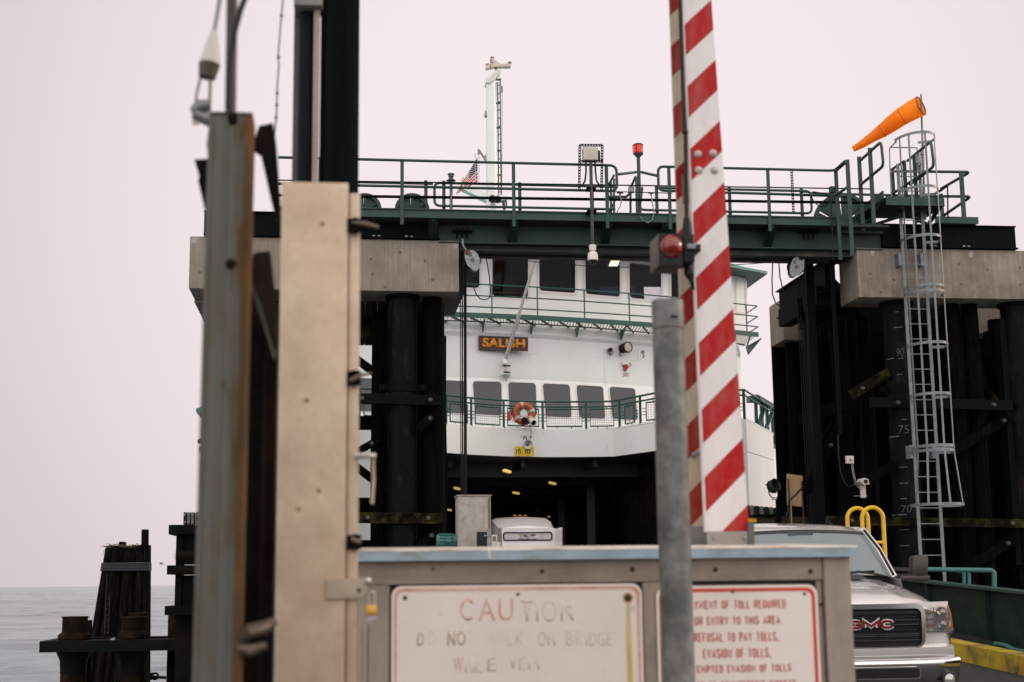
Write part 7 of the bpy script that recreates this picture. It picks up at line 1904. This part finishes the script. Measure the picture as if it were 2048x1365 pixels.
# spacers, reflector bolts, pivot brackets
for x, y in ((1396, 309), (1426, 307), (1397.5, 341), (1428.5, 341)):
    p = at(x, y, Y=YB); mb = MB(); mb.lathe(p, (0, -1, 0), [(0, .017), (.004, .016), (.010, .010), (.012, 0)], 16); mb.build('domed_bolt', M('pale_bolt', (.40, .36, .33), .4, var=.1), t)
mb = MB()
for y in (300, 500, 900):
    p = at(1425, y, Y=YB); mb.cyl(p + V((-.02, .029, 0)), p + V((-.02, .229, 0)), .012, n=8)
mb.build('spacer_rod', galv, t)
p0, p1 = at(1364.5, 350, Y=YB + .1), at(1374, 407, Y=YB + .1)
mb = MB(); mb.box(p0.x, p1.x + .01, YB + .10, YB + .112, p1.z, p0.z); mb.build('hinge_plate', M('rusty_hinge_plate', (.16, .10, .055), .7, var=.4, scale=12), t)
pb_ = bx(1416, 1498, 1063, 1112, YB - .012, YB - .002, 'pivot_plate', M('grey_pivot_plate', (.255, .225, .20), .55, var=.15), t)
for x in (1428, 1490): p = at(x, 1076.5, Y=YB - .012); mb = MB(); mb.lathe(p, (0, -1, 0), [(0, .010), (.004, .009), (.008, 0)], 10); mb.build('pivot_bolt', galv, pb_)
bx(1498.5, 1508, 1046, 1112, YB - .02, YB + .28, 'pivot_cheek', M('dark_pivot_cheek', (.10, .085, .075), .6, var=.2), t)
bx(1370, 1412, 1053, 1112, YR - .014, YR - .002, 'pivot_plate', M('blue_grey_pivot_plate', (.18, .185, .185), .5, var=.2, scale=12), t)
zB_ = at(1450, 1112, Y=YB).z
mb = MB(); mb.box(b0.x - .02, b1.x + .02, YB - .01, YB + .26, .02, zB_); mb.build('mast_base', M('grey_boom_base', (.2, .18, .16), .6), t)
# warning lamp on the arm, with cable above
YLm = YB - .10
F_ = [(1317, 467), (1368, 466), (1369, 528), (1318, 532)]
lb = MB()
A = [at(x, y, Y=YLm) for x, y in ((1316, 467.5), (1364, 465.5), (1368, 532), (1320, 535))]
B = [at(x, y, Y=YLm + .13) for x, y in ((1301, 487), (1345, 485), (1345, 538), (1302, 543))]
lb.box(A[0].x, A[1].x, YLm, YLm + .16, A[2].z, A[0].z, bev=.006)
lh = lb.build('lamp_housing', M('grimy_brown_housing', (.10, .078, .062), .6, var=.25, scale=9, spot=(.02, .018, .016), spot_amt=.3), t)
mb = MB(); mb.prism([V((x, YLm - .004, z)) for x, z in rrect(A[0].x + .001, A[1].x - .001, A[2].z + .001, A[0].z - .001, .012)], (0, .003, 0)); mb.build('lamp_face', black, lh)
c = at(1343, 493, Y=YLm - .005); rl = at(1343, 493, Y=YLm).z - at(1343, 516, Y=YLm).z
mb = MB(); mb.lathe(c, (0, -1, 0), [(0, rl), (.006, rl * .98), (.02, rl * .70), (.032, rl * .30), (.035, 0)], 28); mb.build('red_lens', M('red_lamp_lens', (.17, .008, .006), .25, var=.4, scale=30, coat=.5), lh)
bx(1368.5, 1388, 468, 524, YLm + .01, YLm + .14, 'lamp_clamp', black, t, .006); bx(1375, 1392, 488, 497, YLm - .015, YLm + .01, 'clamp_band', galv, t, .002); bx(1388, 1402, 488, 503, YLm + .0, YLm + .09, 'clamp_knob', black, t, .006)
mb = MB(); mb.tube([at(x, y, Y=YB - .02) for x, y in ((1352, -120), (1359, -40), (1362, 60), (1366, 180), (1370, 262), (1371, 268), (1372, 330), (1373, 420), (1373, 440))], .0085, 8)
for x, y in ((1370, 264),): mb.ball(at(x, y, Y=YB - .02), .014)
mb.build('lamp_cable', black, t)
mb = MB(); mb.tube([at(1373, 436, Y=YB - .03), at(1374, 450, Y=YB - .03), at(1374, 470, Y=YB - .03)], [.012, .018, .02], 10); mb.tube([at(1375, 524, Y=YB - .03), at(1378, 548, Y=YB - .03), at(1382, 560, Y=YB - .02), at(1387, 580, Y=YB - .02)], [.016, .020, .010, .007], 10); mb.build('cable_gland', black, t)

# ------------------------------------------------------------------ left foreground: channel post, beige cabinet, black pile
YP = 3.3
t = thing('channel_post', 'rust-streaked grey steel channel post, nearest at left', 'post', (-.26, YP, 0))
tl_, tr_ = at(425, 229, Y=YP), at(505, 229, Y=YP); bl_, br_ = at(393, 1340, Y=YP), at(484, 1340, Y=YP)
z0_ = -.2
xa, xb = (tl_.x + bl_.x) / 2 , (tr_.x + br_.x) / 2
xf = xb - .017
def lean_box(x0, x1, y0, y1, nm, m_):
    mb = MB(); d = -.012
    mb.prism([V((x0 + d, y0, z0_)), V((x1 + d, y0, z0_)), V((x1, y0, tl_.z)), V((x0, y0, tl_.z))], (0, y1 - y0, 0)); return mb.build(nm, m_, t)
lean_box(xa + .004, xf, YP, YP + .012, 'web', post_metal)
lean_box(xf + .0005, xb, YP - .006, YP + .11, 'rusty_flange', post_rust)
lean_box(xa - .006, xa + .0035, YP - .004, YP + .11, 'flange', post_metal)
lean_box(xa + .034, xa + .040, YP - .004, YP - .0005, 'seam_rib', post_metal)
lean_box(xa + .062, xa + .066, YP - .004, YP - .0005, 'seam_rib', post_metal)
mb = MB(); mb.box(xa - .004, xb, YP - .003, YP + .1, tl_.z + .0005, tl_.z + .006); mb.build('top_cap', rust_steel, t)
mb = MB(); mb.lathe(at(462, 528, Y=YP - .001), (0, -1, 0), [(0, .013), (.006, .012), (.010, 0)], 8); mb.lathe(at(465, 238, Y=YP - .001), (0, -1, 0), [(0, .016), (.004, .012), (.005, 0)], 10); mb.build('rusty_bolt', rust_dark, t)
rp_ = M('rust_bleed', (.105, .062, .024), .85, spec=.1, var=.4, scale=9, spot=(.085, .08, .07), spot_amt=.4, spot_scale=9, spot_soft=.2)
for pts in (((470, 250), (486, 238), (492, 250), (478, 300), (470, 285)), ((470, 470), (486, 440), (487, 545), (478, 580), (472, 560)), ((459, 528), (468, 526), (467, 560), (462, 585)), ((455, 780), (470, 760), (484, 740), (483, 930), (470, 990), (461, 930), (466, 850)), ((440, 760), (452, 756), (450, 790)), ((474, 1040), (482, 1030), (480, 1150), (475, 1130))):
    mb = MB(); mb.prism([at(x, y, Y=YP - .0015) for x, y in pts], (0, .001, 0)); mb.build('rust_patch', rp_, t)
# guide arms: dark rusted angles left and right of the post
Yg = 3.55
mb = MB(); mb.prism([at(x, y, Y=Yg) for x, y in ((388, 319), (420, 318), (422, 460), (421, 470), (396, 362), (398, 352))], (0, .05, 0)); mb.build('guide_fin', rust_dark, t)
mb = MB(); mb.prism([at(x, y, Y=Yg) for x, y in ((505, 290), (518, 252), (546, 246), (551, 275), (556, 340), (560, 400), (556, 440), (550, 430), (540, 390), (520, 300))], (0, .06, 0)); mb.build('guide_arm', rust_dark, t)
mb = MB(); mb.prism([at(x, y, Y=Yg + .02) for x, y in ((498, 520), (510, 506), (540, 502), (544, 540), (550, 590), (552, 640), (548, 705), (544, 690), (520, 600), (505, 570))], (0, .06, 0)); mb.build('guide_arm', rust_steel, t)
mb = MB(); mb.prism([at(x, y, Y=Yg + .1) for x, y in ((500, 570), (508, 560), (552, 700), (548, 720))], (0, .012, 0)); mb.build('guide_strip', M('dull_olive_strip', (.10, .095, .07), .7, var=.3), t)
mb = MB(); mb.box(at(488, 800, Y=Yg + .16).x, at(553, 800, Y=Yg + .16).x, Yg + .16, Yg + .22, z0_, at(520, 580, Y=Yg).z); mb.build('backing_timber', rust_dark, t)
mb = MB(); mb.box(at(524, 800, Y=Yg + .12).x, at(531, 800, Y=Yg + .12).x, Yg + .12, Yg + .159, z0_, at(520, 620, Y=Yg).z); mb.build('joint', rust_dark, t)
for y in (1113, 1143):
    mb = MB(); mb.cyl(at(352, y, Y=Yg), at(420, y - 1, Y=Yg), .010, n=8); mb.build('cross_bolt', M('dark_rust_rod', (.010, .006, .004), .8, spec=.05), t)
mb = MB(); mb.tube([at(485, 1276, Y=3.3), at(500, 1262, Y=3.28), at(528, 1256, Y=3.3), at(545, 1246, Y=3.35)], [.012, .017, .016, .012], 12); mb.tube([at(482, 1296, Y=3.3), at(500, 1302, Y=3.28), at(530, 1292, Y=3.3)], [.012, .014, .010], 12); mb.build('clamp_rods', M('worn_bright_steel', (.075, .05, .036), .4, metal=.3, var=.7, scale=14), t)
mb = MB(); mb.box(at(487, 1280, Y=3.34).x, at(536, 1280, Y=3.34).x, 3.34, 3.4, at(510, 1310, Y=3.34).z, at(510, 1256, Y=3.34).z, bev=.01); mb.build('clamp_block', rust_dark, t)
# dark pipe and bent cable rising from the post top
t = thing('riser_pipe', 'dark vertical pipe rising out of the rusty channel post top', 'pipe', at(460, 228, Y=3.36))
a, b = at(459, -150, Y=3.36), at(461, 228, Y=3.36)
mb = MB(); mb.cyl(V((b.x, 3.36, b.z)), V((b.x - .004, 3.36, a.z)), at(472, 100, Y=3.36).x - at(460.5, 100, Y=3.36).x, n=14); mb.build('pipe', M('dark_brown_pipe', (.028, .022, .018), .45, var=.3, metal=.2), t)
mb = MB(); mb.tube([at(x, y, Y=3.30) for x, y in ((500, -60), (492, -10), (481, 20), (470, 60), (462, 110), (458, 150), (456, 215))], .0075, 10); mb.build('bent_cable', black, t)
# cable grip hanging at the far left
t = thing('cable_grip', 'white cone-shaped cable grip with shackle hanging left of the channel post', 'cable fitting', at(412, 240, Y=3.6))
Yk = 3.6
mb = MB(); mb.tube([at(470, -150, Y=Yk), at(446, -40, Y=Yk), at(436, 20, Y=Yk), at(428, 66, Y=Yk)], .006, 8); mb.build('wire', galv, t)
mb = MB(); mb.tube([at(428, 62, Y=Yk), at(424, 95, Y=Yk), at(419, 128, Y=Yk)], [.009, .019, .027], 16); mb.build('cone', M('white_cone', (.46, .43, .41), .4, var=.1), t)
mb = MB(); mb.tube([at(419, 129, Y=Yk), at(414, 156, Y=Yk)], [.028, .022], 16); mb.build('collar', M('brown_collar', (.05, .035, .02), .5, var=.3), t)
mb = MB(); mb.tube([at(402, 150, Y=Yk), at(394, 185, Y=Yk), at(389, 222, Y=Yk)], .004, 6); mb.tube([at(421, 150, Y=Yk), at(420, 185, Y=Yk), at(419, 218, Y=Yk)], .005, 6); mb.build('link_rods', M('tan_rod', (.20, .16, .13), .5), t)
mb = MB(); mb.tube([at(384, 225, Y=Yk), at(400, 215, Y=Yk), at(420, 210, Y=Yk)], [.012, .022, .014], 12); mb.tube([at(390, 228, Y=Yk), at(415, 240, Y=Yk), at(428, 235, Y=Yk)], [.016, .018, .014], 12); mb.tube([at(428, 236, Y=Yk), at(422, 290, Y=Yk), at(424, 320, Y=Yk)], [.010, .012, .009], 8); mb.build('shackle', M('dull_zinc', (.16, .165, .17), .4, metal=.5, var=.3), t)
mb = MB(); mb.tube(rounded([at(386, 225, Y=Yk), at(387, 248, Y=Yk), at(398, 246, Y=Yk), at(400, 232, Y=Yk)], .01), .005, 6); mb.build('split_pin', M('pale_zinc', (.5, .46, .42), .4), t)
mb = MB(); k_ = [(572, -60), (566, 0), (563, 30), (559, 80), (556, 115), (558, 130), (555, 165), (554, 190), (553, 230), (549, 270)]
mb.tube([at(x, y, Y=4.6) for x, y in k_], .0028, 6)
for x, y in ((563, 32), (557.5, 115), (554.5, 187), (553.5, 211), (552, 236)): mb.tube([at(x - 3, y - 1, Y=4.6), at(x + 3, y + 1, Y=4.6)], .004, 5)
tag(mb.build('barbed_wire', M('dark_wire', (.02, .018, .016), .6)), 'thin knotted wire hanging against the sky left of the black pile', 'wire')
# beige cabinet on edge with hinged door strip
YX = 4.0
t = thing('switch_cabinet', 'tall narrow weathered beige metal cabinet with hinges and a padlock, left of the signs', 'cabinet', (-.07, 4.2, 0))
a, b = at(565, 363, Y=YX), at(697, 363, Y=YX); c2, d2 = at(547, 1300, Y=YX), at(690, 1300, Y=YX)
xa, xb = (a.x + c2.x) / 2, (b.x + d2.x) / 2
def lb_(x0, x1, y0, y1, z0, z1, nm, m_, par=None, bev=.004):
    mb = MB(); mb.box(x0, x1, y0, y1, z0, z1, bev=bev); return mb.build(nm, m_, par or t)
lb_(xa, xb, YX, YX + .42, .0, a.z, 'housing', beige)
xs0, xs1 = xb + .003, at(718, 800, Y=YX + .02).x
zs1 = at(708, 388, Y=YX + .02).z
ds = lb_(xs0, xs1, YX + .012, YX + .40, .02, zs1, 'door', beige)
lb_(xb + .0005, xb + .0028, YX + .015, YX + .3, .02, zs1 - .01, 'door_gap', taupe_dark, None, 0)
for y in (452, 757, 1085):
    p = at(706, y, Y=YX); mb = MB(); mb.cyl(p + V((.006, -.004, -.022)), p + V((.006, -.004, .022)), .009, n=10); mb.box(p.x - .016, p.x + .022, YX - .006, YX - .0005, p.z - .02, p.z + .02); mb.build('hinge', rust_dark, t)
mb = MB(); mb.tube([at(705, 445, Y=YX - .02), at(730, 448, Y=YX - .03), at(757, 455, Y=YX - .02)], [.004, .007, .005], 8); mb.tube([at(700, 762, Y=YX - .02), at(722, 751, Y=YX - .02), at(742, 747, Y=YX)], [.006, .006, .003], 8); mb.tube([at(702, 1078, Y=YX - .02), at(722, 1086, Y=YX - .02)], [.007, .006], 8); mb.build('hinge_pin', M('brown_pin', (.13, .095, .07), .5, var=.3), t)
mb = MB(); mb.tube([at(712, 912, Y=YX), at(738, 912, Y=YX - .02), at(752, 913, Y=YX - .02)], .0085, 10); mb.build('handle_bar', M('bright_handle', (.52, .48, .46), .25, metal=.5), t)
mb = MB(); mb.tube([at(746, 918, Y=YX), at(747, 960, Y=YX), at(744, 1008, Y=YX)], .005, 8); mb.build('handle_drop', beige, t)
for y in (448, 830, 983):
    pass
for x, y in ((645, 448), (613, 801), (638, 981), (597, 1018)):
    p = at(x, y, Y=YX); mb = MB(); mb.lathe(p, (0, -1, 0), [(0, .008), (.0015, .006), (.002, 0)], 10); mb.build('rust_dot', M('brown_rust_dot', (.30, .19, .10), .8, var=.3, scale=40), t)
p0, p1 = at(652, 1199, Y=YX - .01), at(735, 1157, Y=YX - .01)
hp_ = lb_(p0.x, p1.x, YX - .012, YX - .002, p0.z, p1.z, 'hasp', M('dull_beige_hasp', (.36, .285, .21), .5, var=.2, scale=9), None, .003)
mb = MB(); mb.ball(at(736, 1162, Y=YX - .015), .010); mb.build('hasp_knob', M('bright_knob', (.55, .50, .46), .25, metal=.6), hp_)
mb = MB(); mb.cyl(at(718, 1181, Y=YX - .013), at(718, 1181, Y=YX - .010), .006, n=10); mb.build('hasp_hole', black, hp_)
# padlock
t2 = thing('padlock', 'brass padlock hanging from the hasp of the beige cabinet', 'padlock', at(741, 1240, Y=YX - .02))
mb = MB(); mb.box(at(733, 1225, Y=YX - .02).x, at(753, 1225, Y=YX - .02).x, YX - .03, YX - .008, at(740, 1232, Y=YX).z, at(740, 1210, Y=YX).z, bev=.003); mb.build('lock_body', brass, t2)
mb = MB(); mb.box(at(734, 1225, Y=YX - .02).x, at(752, 1225, Y=YX - .02).x, YX - .029, YX - .009, at(740, 1241, Y=YX).z, at(740, 1232.5, Y=YX).z, bev=.002); mb.build('lock_bumper', M('pale_bumper', (.35, .32, .34), .4), t2)
mb = MB(); mb.tube(rounded([at(737, 1211, Y=YX - .02), at(737, 1184, Y=YX - .02), at(749, 1184, Y=YX - .02), at(749, 1211, Y=YX - .02)], .01), .0035, 8); mb.build('lock_shackle', M('steel_shackle', (.4, .36, .33), .3, metal=.7), t2)
# slim conduits and rails by the padlock
t3 = thing('conduit_run', 'pair of slim taupe conduits running down between beige cabinet and sign cabinet', 'pipe', (at(728, 1300, Y=4.7).x, 4.7, 0))
mb = MB(); X = at(722, 1300, Y=4.7).x; mb.box(X, X + .008, 4.7, 4.72, 0.02, at(722, 1250, Y=4.7).z); mb.build('conduit', taupe_v, t3)
mb = MB(); X = at(735, 1300, Y=4.7).x; mb.box(X, X + .004, 4.7, 4.72, 0.02, at(722, 1250, Y=4.7).z); mb.build('conduit', taupe_dark, t3)
# black pile behind the beige cabinet, with conduits
YK = 5.0
t = thing('black_pile', 'tall black steel pile with a grey conduit, rising out of frame behind the beige cabinet', 'pile', (-.05, 5.25, -1))
xl2, xr2 = (at(640, 0, Y=YK).x + at(640, 360, Y=YK).x) / 2, (at(717.5, 0, Y=YK + .1).x + at(718, 370, Y=YK + .1).x) / 2
mb = MB()
pts = [(xl2, 5.02), (xl2 + .02, 5.0), (xr2 - .02, 5.0), (xr2, 5.02), (xr2, 5.4), (xl2, 5.4)]
mb.prism([V((x, y, -.85)) for x, y in pts], (0, 0, 6.2)); mb.build('pile_shaft', M('black_creosote_shaft', (.004, .0055, .0055), .8, spec=.04, var=.5, scale=3, stretch=(9, 9, .4), bump=.3), t)
xl3 = at(586, 180, Y=5.05).x
mb = MB(); mb.box(xl3, xl3 + .04, 5.06, 5.4, -.85, 5.3); mb.build('pile_flange', M('grey_pile_flange', (.085, .085, .083), .6, spec=.2, var=.25), t)
mb = MB(); xc_ = at(613, 180, Y=5.0).x; mb.cyl((xc_, 5.03, 0), (xc_, 5.03, at(613, 18, Y=5).z), .030, n=14); mb.build('conduit_pipe', M('dark_conduit', (.006, .008, .009), .6, spec=.06, var=.2), t)
mb = MB(); xc_ = at(633, 180, Y=5.0).x; mb.box(xc_ - .012, xc_ + .010, 4.985, 5.0, 0, at(633, 15, Y=5).z); mb.build('conduit_strip', M('tan_strip', (.27, .20, .16), .5, var=.15), t)
mb = MB(); p = at(618, 5, Y=4.97); mb.box(p.x - .055, p.x + .05, 4.95, 5.06, p.z - .02, p.z + .15, bev=.01); mb.build('conduit_head', M('grey_cast_fitting', (.19, .18, .17), .5, var=.3), t)
# ------------------------------------------------------------------ left: sea dolphins, fender frame
YD = 39.0
t = thing('dolphin_platform', 'dark steel platform on piles standing in the sea at lower left', 'platform', at(235, 1300, Y=YD))
a, b = at(79, 1283, Y=YD), at(420, 1292, Y=YD)
zt_, zb_ = at(90, 1283, Y=YD).z, at(90, 1305.5, Y=YD).z
dst = M('dark_marine_steel', (.005, .0065, .0065), .65, spec=.06, var=.4, scale=2, spot=(.014, .008, .005), spot_amt=.22)
rst = M('rusty_marine_steel', (.011, .0075, .005), .88, spec=.05, var=.5, scale=3, spot=(.036, .017, .008), spot_amt=.22)
mb = MB(); mb.box(a.x, -2.6, YD, YD + .25, zb_, zt_); mb.box(a.x, -2.6, YD + 2.4, YD + 2.65, zb_, zt_); mb.box(a.x + .02, a.x + .3, YD + .252, YD + 2.398, zb_, zt_); mb.build('frame_beam', dst, t)
mb = MB(); mb.box(a.x + .35, -2.6, YD + .252, YD + 2.398, zt_ - .1, zt_ - .05); mb.build('grating_deck', rst, t)
for x0, x1, y0, yy, k in ((118, 183, 1236, YD + .9, 0), (237, 300, 1237, YD + .9, 0), (255, 301, 1229, YD + 2.2, 1), (331, 379, 1229, YD + 2.2, 1), (366, 430, 1239, YD + .9, 0), (173, 186, 1243, YD + 2.2, 1)):
    p, q_ = at(x0, y0, Y=yy), at(x1, y0, Y=yy); c = V(((p.x + q_.x) / 2, yy, 0)); r_ = (q_.x - p.x) / 2 * .78
    mb = MB(); mb.cyl(V((c.x, yy, SEA_Z - 2)), V((c.x, yy, p.z)), r_, n=24); o = mb.build('pile', rst if p.z > -.5 else dst, t)
    mb = MB(); mb.cyl(V((c.x, yy, p.z - .001)), V((c.x, yy, p.z + .03)), r_ * 1.08, n=24); mb.build('pile_rim', rst, o)
    if k == 0:
        mb = MB(); mb.lathe(V((c.x, yy, 0)), (0, 0, 1), [(zt_ - .05, r_ * 1.05), (zt_ + .02, r_ * 1.3), (zt_ + .12, r_ * 1.3), (zt_ + .2, r_ * 1.02)], 24); mb.build('pile_collar', rst, o)
        mb = MB(); mb.lathe(V((c.x, yy, 0)), (0, 0, 1), [(zb_ - .6, r_ * 1.02), (zb_ - .25, r_ * 1.08), (zb_ - .1, r_ * 1.3), (zb_, r_ * 1.4)], 24); mb.build('pile_cap', dst, o)
mb = MB(); p = at(300, 1354, Y=YD + .6); q_ = at(332, 1356, Y=YD + .6); mb.cyl(p, q_, .04, n=10); mb.tube(arc(at(310, 1353, Y=YD + .6), V((1, 0, 0)), V((0, 0, 1)), .08, 0, 360, 14)[:-1], .03, 6, closed=True); mb.box(p.x - .12, p.x + .08, YD + .5, YD + .7, p.z - .08, p.z + .1); mb.build('mooring_eye', dst, t)
mb = MB(); mb.cyl(at(230, 1279, Y=YD + .2), at(222, 1282, Y=YD + .2), .05, n=8); mb.build('valve_stub', galv, t)
# timber dolphin
YT = 58.0
t = thing('pile_dolphin', 'leaning cluster of timber piles bound with a grey band, standing in the sea', 'pile cluster', at(240, 1300, Y=YT))
random.seed(3)
tw = M('dolphin_timber', (.0042, .004, .0036), .9, spec=.04, var=.6, scale=1.5, stretch=(6, 6, .4), spot=(.025, .021, .015), spot_amt=.25, spot_scale=3, spot_stretch=(5, 5, .3))
def topx(f): return at(214 + (293 - 214) * f, 1100, Y=YT).x
def botx(f): return at(176 + (296 - 176) * f, 1345, Y=YT).x
ztp = at(250, 1096, Y=YT).z
zbt = at(230, 1345, Y=YT).z
nP = 10
for row in range(3):
    for i in range(nP):
        f = (i + .5) / nP
        yo = row * .42 + .15 * math.sin(i * 2.1)
        zt = ztp + random.uniform(-.06, .12) - (0.25 if i in (5, 6) and row == 0 else 0)
        if row == 0 and i == nP - 1: zt = at(287, 1060, Y=YT).z
        if row == 1 and i == 3: zt = at(246, 1084, Y=YT).z
        p1, p0 = V((topx(f), YT + yo, zt)), V((botx(f), YT + yo - .5, zbt))
        p0 = p1 + (p0 - p1) * ((zt - (SEA_Z - 2)) / (zt - zbt))
        mb = MB(); mb.tube([p0, p0.lerp(p1, .5) + V((random.uniform(-.03, .03), 0, 0)), p1], [.17, .16, .145], 10); mb.build('timber_pile', tw, t)
zB0, zB1 = at(245, 1142, Y=YT).z, at(245, 1126, Y=YT).z
mb = MB()
for k in range(5):
    z = zB0 + (zB1 - zB0) * (k + .5) / 5; f = (ztp - z) / (ztp - zbt)
    xl_, xr_ = topx(0) + (botx(0) - topx(0)) * f - .06, topx(1) + (botx(1) - topx(1)) * f + .06
    mb.tube(rounded([(xl_ + .05, YT + 1.1, z), (xl_, YT - .42, z + random.uniform(-.01, .01)), (xr_, YT - .42, z + random.uniform(-.01, .01)), (xr_ - .05, YT + 1.1, z)], .2), .045, 6)
mb.build('binding_band', M('grey_rope_band', (.04, .043, .046), .7, spec=.1, var=.3, scale=4, stretch=(.3, 1, 8)), t)
mb = MB()   # dry grass on top
for k in range(120):
    x = random.uniform(topx(.0), topx(.85)); y = YT + random.uniform(-.1, .9); z = ztp + random.uniform(-.02, .08)
    d = V((random.uniform(-.3, .3), random.uniform(-.2, .2), random.uniform(.02, .16))); mb.tube([V((x, y, z)), V((x, y, z)) + d * .6, V((x, y, z)) + d + V((0, 0, -.05))], [.012, .010, .004], 4)
p = at(214, 1096, Y=YT); mb.tube([p, p + V((-.12, 0, -.12)), p + V((-.16, 0, -.32))], [.012, .01, .005], 4)
mb.build('dry_grass', M('dry_grass', (.11, .085, .04), .9, var=.4, scale=5), t)
mb = MB()
for xx in (0, 8):
    mb.cyl(at(214 + xx, 1146, Y=YT - .3), at(209 + xx * .9, 1270, Y=YT - .75), .022, n=6)
for k in range(11):
    y = 1150 + k * 11.5; xo = -(k * .42); mb.cyl(at(214 + xo, y, Y=YT - .3 - k * .04), at(222 + xo, y + .5, Y=YT - .3 - k * .04), .018, n=6)
mb.build('pile_ladder', M('worn_ladder', (.03, .025, .02), .8, spec=.1), t)
# fender frame (left wing wall) behind the channel post
YF = 33.0
t = thing('wing_wall', 'black steel fender frame with stepped ledges at left, behind the channel post', 'fender wall', at(370, 1250, Y=YF))
def fbx(x0, x1, y0, y1, Ya, Yb, nm, m_): return bx(x0, x1, y0, y1, Ya, Yb, nm, m_, t)
fbx(352, 470, 1069.5, 1130, YF + .05, YF + .3, 'frame_panel', dst); fbx(352, 470, 1150, 1228, YF + .05, YF + .3, 'frame_panel', dst)
fbx(348, 366, 1069.6, 1240, YF, YF + .5, 'frame_post', dst)
for x0, y0, y1 in ((337, 1049, 1069), (333.5, 1129.5, 1149.5), (329, 1210.5, 1231)):
    fbx(x0, 500, y0, y1, YF - .25, YF + 1.0, 'ledge_beam', dst)
mb = MB(); p = at(352, 1231, Y=YF + .1); mb.box(p.x, p.x + 1.3, YF + .1, YF + .6, SEA_Z - 1, p.z - .001); mb.build('frame_leg', dst, t)
for k, x in enumerate((366.5, 374, 382, 391, 399.5, 408)):
    o = fbx(x, x + 6.4, 1025, 1048.8, YF, YF + .35, 'fender_timber', fender_green if k % 3 else green_dark)
    m2 = MB()
    for y in (1030, 1045): p = at(x + 3.2, y, Y=YF); m2.lathe(p, (0, -1, 0), [(0, .03), (.015, .025), (.02, 0)], 8)
    m2.build('bolt_head', galv, o)
# far gull low over the sea
p = at(323, 1128, Y=150)
mb = MB(); mb.ball(p, .12, 0, 8, (2.2, .8, .6))
for s in (-1, 1): mb.prism([p + V((-.1, 0, .03)), p + V((.12, 0, .03)), p + V((.05, s * .2, .12)), p + V((-.02 + .1 * s, s * .75, .10))], (0, 0, .02))
tag(mb.build('gull', M('grey_gull', (.25, .25, .25), .8)), 'tiny gull flying low above the sea, left of the black fender frame', 'bird')
